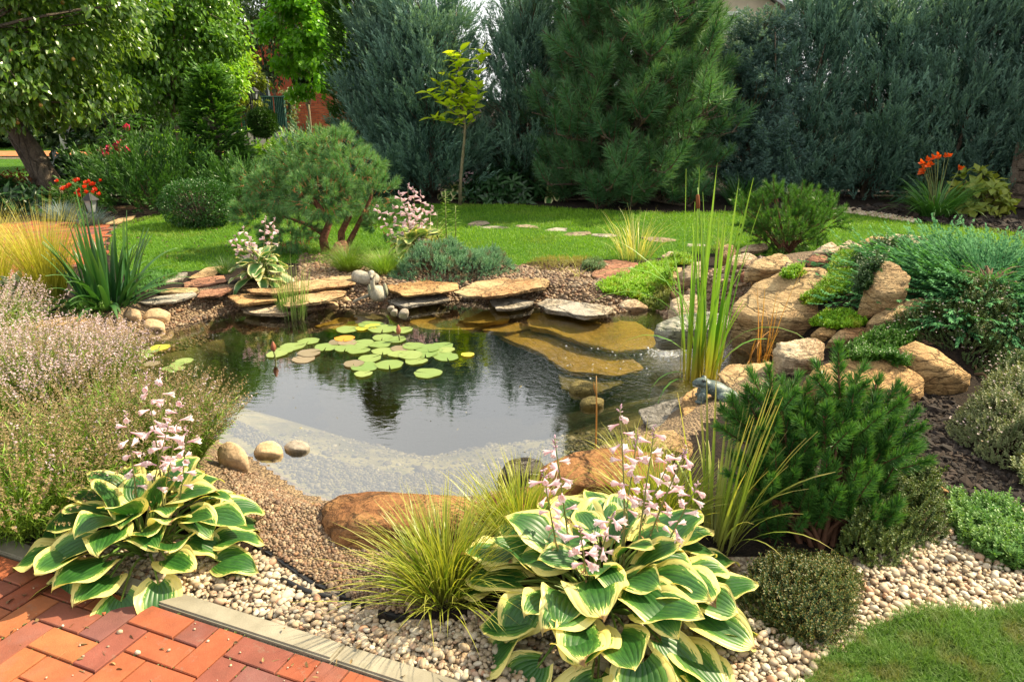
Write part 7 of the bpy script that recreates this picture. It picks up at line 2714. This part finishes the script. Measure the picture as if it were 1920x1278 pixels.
N = Nodes('frog_glaze')
co = N.coord('Object')
sp = N.noise(120, 5, co, .7)
col = N.mix(N.rng(N.noise(30, 5, co, .7), .4, .62), (.030, .050, .048), (.095, .135, .125))
col = N.mix(N.rng(sp, .58, .68), col, (.34, .38, .36))
M_FROG = N.done(N.bsdf(col, .42, .5, N.bump(sp, .5, .004)))
c0 = at(1334, 752, -.035)
t = thing('frog_statue', 'grey green speckled frog statue sitting on the orange slab', 'frog statue', c0, -.22)
t.scale = (.92,) * 3
blob('body', [((.035, 0, .078), (.098, .062, .050), roty(.42)), ((-.055, 0, .118), (.062, .046, .030), roty(.10)), ((-.092, 0, .112), (.036, .036, .018), roty(.1)), ((-.045, 0, .085), (.045, .045, .04), None),
              ((-.055, -.030, .145), (.016, .013, .013), None), ((-.055, .030, .145), (.016, .013, .013), None),
              ((.078, -.062, .048), (.058, .030, .036), roty(.15)), ((.078, .062, .048), (.058, .030, .036), roty(.15)), ((.05, -.088, .016), (.055, .020, .014), None), ((.05, .088, .016), (.055, .020, .014), None),
              ((-.062, -.055, .045), (.030, .026, .038), roty(.3)), ((-.062, .055, .045), (.030, .026, .038), roty(.3)), ((-.072, -.062, .014), (.034, .024, .012), None), ((-.072, .062, .014), (.034, .024, .012), None),
              ((.11, 0, .045), (.05, .05, .04), None)], .0055, M_FROG, t, 4)
EYE = flatmat('dark_eye', (.015, .014, .012), .15, .6, .1, 5, .0)
for s in (-1, 1):
    w = Acc().add(ICO[2][0] * .0085 + np.array([-.062, s * .040, .147]), ICO[2][1])
    w.obj('eye', EYE, t, True)
a = Acc()
box(a, (-.085, 0, .100), (.075, .070, .0035), roty(.12))
a.obj('mouth', flatmat('pale_lip', (.30, .31, .26), .5, .4), t)

STONE_D = rockmat('weathered_statue_stone', (.44, .40, .32), (.26, .24, .19), (.36, .30, .20), scale=14, stretch=1.5, bump=.35)
STONE_W = rockmat('lichen_statue_stone', (.40, .40, .28), (.24, .25, .16), (.30, .30, .18), scale=30, stretch=1.2, bump=.7)
c0 = at(710, 566, -.09)
t = thing('duck_statue', 'pale stone duck statue with a bowed neck at the back water edge', 'duck statue', c0, .25)
t.scale = (1.15,) * 3
neck = [((-.030 - .012 * math.sin(k * .5), -.055 - .012 * math.sin(k * .45), .105 + .0155 * k), (.023 - .0012 * k, .024 - .0012 * k, .020), None) for k in range(9)]
blob('body', [((.0, .02, .062), (.070, .095, .062), None), ((-.02, -.045, .075), (.045, .05, .06), None), ((-.028, -.052, .10), (.032, .034, .04), None)] + neck + [((-.045, -.078, .242), (.026, .036, .026), None), ((-.05, -.112, .226), (.014, .03, .012), None)], .006, STONE_D, t)
for s in (-1, 1):
    blob('wing', [((s * .058, .028, .082), (.018, .085, .052), None)], .006, STONE_W, t, 2)
w = Acc().add(ICO[2][0] * np.array([.012, .018, .010]) + np.array([-.053, -.135, .218]), ICO[2][1])
w.obj('beak', flatmat('dark_beak', (.03, .028, .025), .5, .3), t, True)
for s in (-1, 1):
    w = Acc().add(ICO[2][0] * .0055 + np.array([-.045 + s * .024, -.085, .25]), ICO[2][1])
    w.obj('eye', EYE, t, True)
a = Acc()
V = np.array([(-.05, .06, .05), (-.05, .10, .05), (-.19, .04, .012), (-.18, .07, .010), (-.05, .06, .035), (-.05, .10, .035), (-.19, .04, .0), (-.18, .07, .0)])
a.add(V, [(0, 2, 3), (0, 3, 1), (4, 7, 6), (4, 5, 7), (0, 4, 6), (0, 6, 2), (1, 3, 7), (1, 7, 5), (2, 6, 7), (2, 7, 3), (0, 1, 5), (0, 5, 4)])
a.obj('tail', STONE_D, t)
# the smooth grey log-shaped stone
a = Acc()
p0, p1 = at(664, 517, .05), at(706, 522, .05)
cpt = (p0 + p1) / 2
V, F, tt = tube(curve_pts(p0 - cpt, p1 - cpt, (0, 0, -.012), 9), [.050, .066, .070, .068, .064, .062, .060, .056, .045], 16)
V = V + (fbm(V * 14, 3, 3) * .008)[:, None]
o = a.add(V, F).obj('log_stone', STONE_D, None, True)
o.location = tuple(cpt)
tag(o, 'smooth grey log shaped stone lying behind the duck', 'stone')

# ---- lanterns
IRON = flatmat('black_iron', (.022, .022, .024), .45, .5, .2, 40, .1, .6)
N = Nodes('lantern_glass')
LGLASS = N.done(N.bsdf((.34, .36, .34), .2, .5))


def lantern_head(parent, z, s, x=0.0, y=0.0):
    n = 6
    a = Acc()
    ring = [(math.cos(k * math.pi / 3), math.sin(k * math.pi / 3)) for k in range(n)]

    def frustum(acc, z0, r0, z1, r1):
        V = [(x + c * r0, y + q * r0, z0) for c, q in ring] + [(x + c * r1, y + q * r1, z1) for c, q in ring] + [(x, y, z0), (x, y, z1)]
        F = []
        for k in range(n):
            j = (k + 1) % n
            F += [(k, j, n + j), (k, n + j, n + k), (2 * n, j, k), (2 * n + 1, n + k, n + j)]
        acc.add(V, F)
    frustum(a, z, .035 * s, z + .02 * s, .055 * s)
    head = a.obj('lantern', IRON, parent)
    r = Acc()
    frustum(r, z + .16 * s, .105 * s, z + .20 * s, .055 * s)
    frustum(r, z + .20 * s, .055 * s, z + .235 * s, .012 * s)
    r.obj('roof', IRON, head)
    g_ = Acc()
    frustum(g_, z + .022 * s, .048 * s, z + .158 * s, .078 * s)
    g_.obj('glass', LGLASS, head)
    b_ = Acc()
    for c, q in ring:
        V, F, tt = tube([(x + c * .050 * s, y + q * .050 * s, z + .02 * s), (x + c * .082 * s, y + q * .082 * s, z + .16 * s)], .006 * s, 5)
        b_.add(V, F)
    b_.obj('bars', IRON, head)
    return head


p = at(177, 421)
t = thing('garden_lantern', 'small black lantern among the blue fescues', 'lantern', p)
a = Acc()
V, F, tt = tube([(0, 0, -.03), (0, 0, .02), (0, 0, .03), (0, 0, .14)], [.05, .05, .022, .018], 10)
a.add(V, F)
a.obj('post', IRON, t)
lantern_head(t, .14, 1.15)
yl = 20.5
t = thing('lamp_post', 'black garden lamp with three lanterns beside the topiary ball', 'lamp post', (wx(481, yl), yl, 0))
a = Acc()
V, F, tt = tube([(0, 0, 0), (0, 0, .3), (0, 0, .35), (0, 0, 1.55)], [.05, .045, .03, .022], 10)
a.add(V, F)
a.obj('pole', IRON, t)
for dx, dy in ((-.30, 0), (.16, -.12), (.0, .14)):
    a = Acc()
    V, F, tt = tube([(0, 0, 1.38), (dx * .5, dy * .5, 1.28), (dx, dy, 1.36), (dx, dy, 1.46)], .012, 6)
    a.add(V, F)
    a.obj('arm', IRON, t, True)
    lantern_head(t, 1.46, 1.35, dx, dy)

# ---- falling water and bubbles
N = Nodes('falling_water')
gl = N.n('BsdfGlossy', Roughness=.1)
tr = N.n('BsdfTransparent')
df = N.bsdf((.85, .88, .9), .3, .6)
m1, m2 = N.n('MixShader'), N.n('MixShader')
m1.inputs[0].default_value = .45
N.t.links.new(df, m1.inputs[1])
N.t.links.new(gl.outputs[0], m1.inputs[2])
m2.inputs[0].default_value = .40
N.t.links.new(tr.outputs[0], m2.inputs[1])
N.t.links.new(m1.outputs[0], m2.inputs[2])
FALLW = N.done(m2.outputs[0])
fb = at(1248, 664, WATER_Z)
t = thing('waterfall', 'thin trickle of water falling from the mossy ledge', 'waterfall', fb)
a = Acc()
for k in range(12):
    x = -.06 + k * .013 + rng.normal(0, .004)
    z1 = rng.uniform(.075, .11)
    V, F, tt = tube([(x, .05, z1 + .01), (x + rng.normal(0, .003), .02, z1 * .75), (x + rng.normal(0, .004), .0, z1 * .35), (x + rng.normal(0, .006), -.015, -.005)], [.002, .003, .0025, .004], 5)
    a.add(V, F, .5, tt)
a.obj('water_strands', FALLW, t, True)
a = Acc()
n = 260
q = np.abs(rng.normal(0, 1, (n, 1))) ** 1.2
ang = rng.uniform(0, 6.3, n)
P = np.c_[np.cos(ang) * .09 * q[:, 0], np.sin(ang) * .07 * q[:, 0], np.zeros(n)]
s = rng.lognormal(math.log(.006), .4, n)
a.rep((ICO[2][0], ICO[2][1], np.zeros(len(ICO[2][0])), one_r(len(ICO[2][0]))), P, np.tile(np.eye(3), (n, 1, 1)), np.c_[s, s, s * .8])
n = 30
P = np.array([at(rng.uniform(1060, 1240), rng.uniform(640, 710), WATER_Z) - fb for _ in range(n)])
s = rng.lognormal(math.log(.0048), .35, n)
a.rep((ICO[2][0], ICO[2][1], np.zeros(len(ICO[2][0])), one_r(len(ICO[2][0]))), P, np.tile(np.eye(3), (n, 1, 1)), np.c_[s, s, s * .8])
tag(a.obj('bubbles', FALLW, t, True), kind='stuff')

# ---- plastic edging and drip hose in the pebbles
PLAST = flatmat('black_plastic', (.012, .012, .013), .5, .4, .2, 20, .05)
pts = np.array([at(x, y, -.022) for x, y in ((478, 1030), (505, 1045), (540, 1070), (580, 1098), (630, 1120), (680, 1142), (730, 1160), (800, 1172))])
c = pts.mean(0)
a = Acc()
off = np.array([.006, .012, 0])
h = np.array([0, 0, .018])
V = np.concatenate([pts - c - h, pts - c + h, pts - c + off - h, pts - c + off + h])
m_ = len(pts)
F = []
for i in range(m_ - 1):
    F += [(i, i + 1, m_ + i + 1), (i, m_ + i + 1, m_ + i), (2 * m_ + i, 3 * m_ + i + 1, 2 * m_ + i + 1), (2 * m_ + i, 3 * m_ + i, 3 * m_ + i + 1), (m_ + i, m_ + i + 1, 3 * m_ + i + 1), (m_ + i, 3 * m_ + i + 1, 3 * m_ + i)]
o = a.add(V, F).obj('edging_strip', PLAST)
o.location = tuple(c)
tag(o, 'black plastic edging strip between brown gravel and cream pebbles', 'edging')
pts = np.array([at(x, y, -.008) for x, y in ((528, 1085), (548, 1094), (572, 1106), (598, 1114), (622, 1117))])
c = pts.mean(0)
a = Acc()
V, F, tt = tube(pts - c, .0085, 10)
o = a.add(V, F).obj('drip_hose', PLAST, None, True)
o.location = tuple(c)
tag(o, 'short piece of black hose lying on the cream pebbles', 'hose')

# ---- bark and clods on the black soil, fallen leaves on the lawn
a = Acc()
soil_px = [[(1690, 760), (1790, 740), (1800, 830), (1860, 880), (1930, 900), (1930, 950), (1850, 945), (1780, 930), (1700, 880)], [(1560, 700), (1700, 690), (1760, 740), (1700, 900), (1560, 900)], [(1580, 392), (1640, 384), (1900, 400), (1925, 440), (1780, 424), (1660, 404)]]
for k, pp in enumerate(soil_px):
    q = sample_poly([tuple(gnd(x, y)[:2]) for x, y in pp], (1700, 900, 900)[k])
    s = rng.lognormal(math.log((.0075, .0075, .022)[k]), .5, len(q))
    a.rep(stone_tpl(1, 60 + k, .6), np.c_[q, G(q) + s * .2], rand_rot(len(q), .5), np.c_[s, s * 1.5, s * .6])
tag(a.obj('soil_clods', stonemat('soil_clod', [(.014, .011, .010), (.030, .022, .018), (.05, .034, .025), (.018, .014, .012)], rough=.95), smooth=False), kind='stuff')
a = Acc()
n = 60
q = sample_poly(polypx([(230, 440), (420, 420), (430, 480), (250, 500)]), n)
rep_mix(a, [tpl_leaf(.05, .03, .3, .4, 1)], np.c_[q, np.full(n, .035)], unit(np.c_[rng.normal(0, 1, (n, 2)), np.zeros(n)]), rng.uniform(.5, 1.0, n))
tag(a.obj('fallen_leaves', leafmat('fallen_leaf', (.04, .04, .02), (.18, .14, .05)), None), kind='stuff')
strip = polypx([(1560, 392), (1600, 390), (1650, 400), (1720, 412), (1710, 418), (1640, 408), (1570, 398)])
q = sample_poly(strip, 700)
a = Acc()
s = rng.uniform(.012, .026, len(q))
a.rep(stone_tpl(1, 66, .3), np.c_[q, G(q) + s * .4], rand_rot(len(q)), np.c_[s, s * 1.2, s * .7])
tag(a.obj('white_gravel_strip', M_pebble, smooth=True), kind='stuff')

# ---- lavender mass at the left
LAVG = leafmat('lavender_stem', (.12, .25, .025), (.26, .38, .05), root=(.10, .15, .04), rough=.5, trans=.3)
LAVF = leafmat('faded_lavender_flower', (.42, .31, .36), (.56, .44, .48), rough=.7, trans=.3)
LAVB = leafmat('brown_calyx', (.18, .12, .06), (.29, .22, .11), rough=.7, trans=.2)


def lavender(label, px, py, n, L, rad, seed, pink, reach=.75):
    global rng
    keep, rng = rng, np.random.default_rng(seed)
    b = gnd(px, py)
    t = thing('lavender', label, 'lavender', b, 0, 'faded lavender bushes')
    az = rng.uniform(0, 6.3, n)
    k = np.sqrt(rng.random(n))
    ln = rng.uniform(L[0], L[1], n)
    lean = k * reach + rng.normal(0, .06, n)
    base = np.c_[np.cos(az), np.sin(az), np.zeros(n)] * (rad * .5 * k)[:, None]
    dr = rng.uniform(-.05, .35, n)
    st = Acc()
    blades(st, base, az, lean, ln, .0030, dr, 5, twist=1.5)
    V = st.V[0].reshape(n, 6, 2, 3).mean(2)
    # narrow leaves low on the stems
    m = 14
    ii = rng.integers(0, 4, (n, m))
    ff = rng.random((n, m, 1))
    Pn = np.take_along_axis(V, ii[..., None].repeat(3, 2), 1)
    Pn1 = np.take_along_axis(V, (ii + 1)[..., None].repeat(3, 2), 1)
    Q = (Pn + (Pn1 - Pn) * ff).reshape(-1, 3)
    dd = unit(unit(Pn1 - Pn).reshape(-1, 3) + rng.normal(0, .45, (n * m, 3)))
    rep_mix(st, [tpl_leaf(.055, .0055, .2, .2, 1)], Q, dd, rng.uniform(.6, 1.2, n * m))
    st.obj('stems', LAVG, t)
    # flower spikes: whorls over the last part of each stem
    tip, pre = V[:, 5], V[:, 4]
    axis = unit(tip - pre)
    fl, br = Acc(), Acc()
    m = 22
    s = np.tile(np.linspace(-.02, .13, m), n) + rng.normal(0, .004, n * m)
    P = np.repeat(tip, m, 0) - np.repeat(axis, m, 0) * s[:, None]
    dd = unit(sph(n * m) + np.repeat(axis, m, 0) * .4)
    fresh = rng.random(n * m) < np.repeat(np.where(rng.random(n) < pink, .8, .03), m) * (1 - .3 * (s / .13))
    rep_mix(fl, [tpl_leaf(.011, .0075, .4, .3, 1)], P[fresh], dd[fresh], rng.uniform(.7, 1.3, int(fresh.sum())))
    rep_mix(br, [tpl_leaf(.011, .0060, .5, .1, 1)], P[~fresh], dd[~fresh], rng.uniform(.7, 1.2, int((~fresh).sum())))
    br.obj('seed_heads', LAVB, t)
    fl.obj('flowers', LAVF, t)
    rng = keep


lavender('faded lavender bush nearest the brick terrace at the left edge', 40, 985, 620, (.36, .52), .30, 401, .02, .8)
lavender('faded lavender bush directly behind the left hosta', 215, 905, 600, (.36, .54), .30, 402, .06, .75)
lavender('lavender bush with brown seed heads leaning over the water', 338, 868, 380, (.30, .44), .18, 403, .02, .62)
lavender('pink hazed lavender bush in front of the orange slab', 80, 790, 720, (.40, .56), .34, 404, .85, .6)
lavender('pink hazed lavender bush nearest the pond stones', 150, 770, 640, (.36, .50), .32, 405, .8, .6)
lavender('pink hazed lavender bush cut by the left picture edge', -40, 700, 600, (.45, .62), .34, 406, .9, .6)

# ---- the two big yellow edged hostas
HY = leaf_variants(.185, .168, HOSTA_Y, 250)
HY2 = leaf_variants(.168, .150, HOSTA_Y, 260)
b = gnd(1128, 1140)
t = hosta('largest yellow edged hosta on the pebbles at the front right', b, .62, .235, 78, HY, .19, 86, group='hostas around the pond')
stalks(t, b, [(1162, 762, .05), (1040, 822, .05), (1196, 815, .15), (1288, 838, .05), (1018, 880, -.05), (1228, 800, .1), (1262, 850, .2), (1086, 985, -.3), (1310, 905, .0), (1150, 960, -.1)], 11, seed=360, bloom=(.55, .97), bare=.38, scale=.86)
b = gnd(280, 1038)
t = hosta('yellow edged hosta overhanging the brick terrace at the front left', b, .48, .24, 60, HY2, .175, 87, group='hostas around the pond')
stalks(t, b, [(272, 700, .1), (340, 745, .1), (236, 770, .0), (300, 690, .2), (318, 790, .0), (350, 800, .05)], 11, seed=380, bloom=(.50, .97), bare=.36, scale=.86)

# ---- front grasses
GSEDGE = leafmat('golden_green_sedge', (.16, .26, .02), (.42, .44, .06), root=(.20, .20, .05), tip=(.44, .42, .10), rough=.42, trans=.35)
tuft('golden_sedge', 'yellow green sedge tuft in front of the wide flat rust brown rock', gnd(835, 1112), 620, (.24, .42), .0062, (.0, .85), (.3, 1.1), GSEDGE, .10, 'sedge', 6, 'yellow green sedge tufts', 1.0)
tuft('golden_sedge', 'yellow green sedge tuft behind the left side of the largest hosta', gnd(975, 1010), 420, (.24, .38), .0055, (.0, .7), (.3, 1.0), GSEDGE, .10, 'sedge', 6, 'yellow green sedge tufts', 1.0)
tuft('golden_sedge', 'yellow green sedge tuft behind the flowers of the largest hosta', gnd(1235, 985), 420, (.24, .38), .0055, (.0, .6), (.3, 1.0), GSEDGE, .10, 'sedge', 6, 'yellow green sedge tufts', 1.0)
tuft('golden_sedge', 'pale green sedge on the bank left of the orange rock', gnd(1190, 885), 160, (.16, .26), .005, (.0, .6), (.3, 1.0), GSEDGE, .08, 'sedge', 5, 'yellow green sedge tufts', 1.0)
TALLG = leafmat('tall_yellow_green_leaf', (.20, .30, .04), (.40, .42, .09), root=(.30, .30, .10), tip=(.42, .36, .12), rough=.4, trans=.35)
t = thing('sweet_flag', 'tall yellow green blades left of the near dwarf pine', 'ornamental grass', gnd(1338, 1018))
sword_plant(t, sword_meshes(TALLG, [(.60, .013, .10, .15), (.52, .012, .25, .35), (.48, .012, .35, .8), (.64, .013, .18, .10), (.44, .011, .5, 1.2)]), 70, .09, (.75, 1.15), [rng.normal(.35, .9) for _ in range(70)])
# long blade lying over the pebbles
a = Acc()
b = gnd(770, 1150)
blades(a, np.array([[0, 0, .03]]), 3.25, 1.35, .42, .006, .22, 6)
blades(a, np.array([[.06, -.02, .03]]), 4.9, .9, .30, .006, .9, 6)
o = a.obj('sedge_blades', GSEDGE)
o.location = tuple(b)
tag(o, 'two long sedge blades lying over the cream pebbles', 'grass blade')

# ---- dry leaves, petals and twigs dropped on paving, pebbles and gravel
a = Acc()
q = np.concatenate([sample_poly(PEBBLES, 130), sample_poly(SHORE_GRAVEL, 60), sample_poly(polypx([(0, 1060), (380, 1170), (660, 1260), (500, 1290), (0, 1290)]), 26)])
n = len(q)
rep_mix(a, [tpl_leaf(.028, .013, .3, .5, 2), tpl_leaf(.018, .010, .5, -.4, 2), tpl_leaf(.05, .003, .2, .2, 1)], np.c_[q, np.maximum(G(q), -.03) + np.where(inside(q, PEBBLES), .022, .014)], unit(np.c_[rng.normal(0, 1, (n, 2)), rng.normal(0, .12, n)]), rng.uniform(.6, 1.4, n))
tag(a.obj('leaf_litter', leafmat('dry_litter', (.10, .055, .025), (.34, .24, .10), rough=.8, trans=.15), None), kind='stuff')
# pebbles and sand grains strayed onto the pavers
a = Acc()
q = sample_poly(polypx([(60, 1080), (380, 1165), (660, 1258), (560, 1290), (100, 1290), (0, 1180)]), 30)
s = rng.lognormal(math.log(.0026), .5, len(q))
a.rep(stone_tpl(1, 71, .3), np.c_[q, np.full(len(q), .004) + s * .4], rand_rot(len(q)), np.c_[s, s * 1.2, s * .8])
tag(a.obj('stray_grit', M_pebble, smooth=True), kind='stuff')
# moss and seedlings in the paver joints
a = Acc()
uv_ = np.c_[rng.integers(-7, 9, 150), rng.integers(-5, 2, 150)].astype(float)
along = rng.random(150) < .5
uv_[along, 0] += rng.random(along.sum())
uv_[~along, 1] += rng.random((~along).sum())
q = np.array([unlat(u_, v_) for u_, v_ in uv_])
rep_mix(a, [tpl_rosette(5, .010, .006, .8, 72, .1)], np.c_[q, np.full(len(q), -.004)], np.tile([0, 0, 1.0], (len(q), 1)), rng.uniform(.4, 1.2, len(q)))
tag(a.obj('joint_moss', leafmat('joint_moss', (.05, .08, .015), (.12, .15, .03), trans=.2), None), kind='stuff')

# specks and bits floating on the water
a = Acc()
q = sample_poly(POND, 220)
q = q[sdist(q, POND) < -.06]
rep_mix(a, [tpl_leaf(.016, .007, .3, .3, 1), tpl_leaf(.022, .002, .2, .1, 1)], np.c_[q, np.full(len(q), WATER_Z + .002)], unit(np.c_[rng.normal(0, 1, (len(q), 2)), np.zeros(len(q))]), rng.lognormal(-.4, .5, len(q)))
tag(a.obj('floating_debris', leafmat('floating_bits', (.06, .045, .02), (.30, .26, .12), rough=.6, trans=.1), None), kind='stuff')
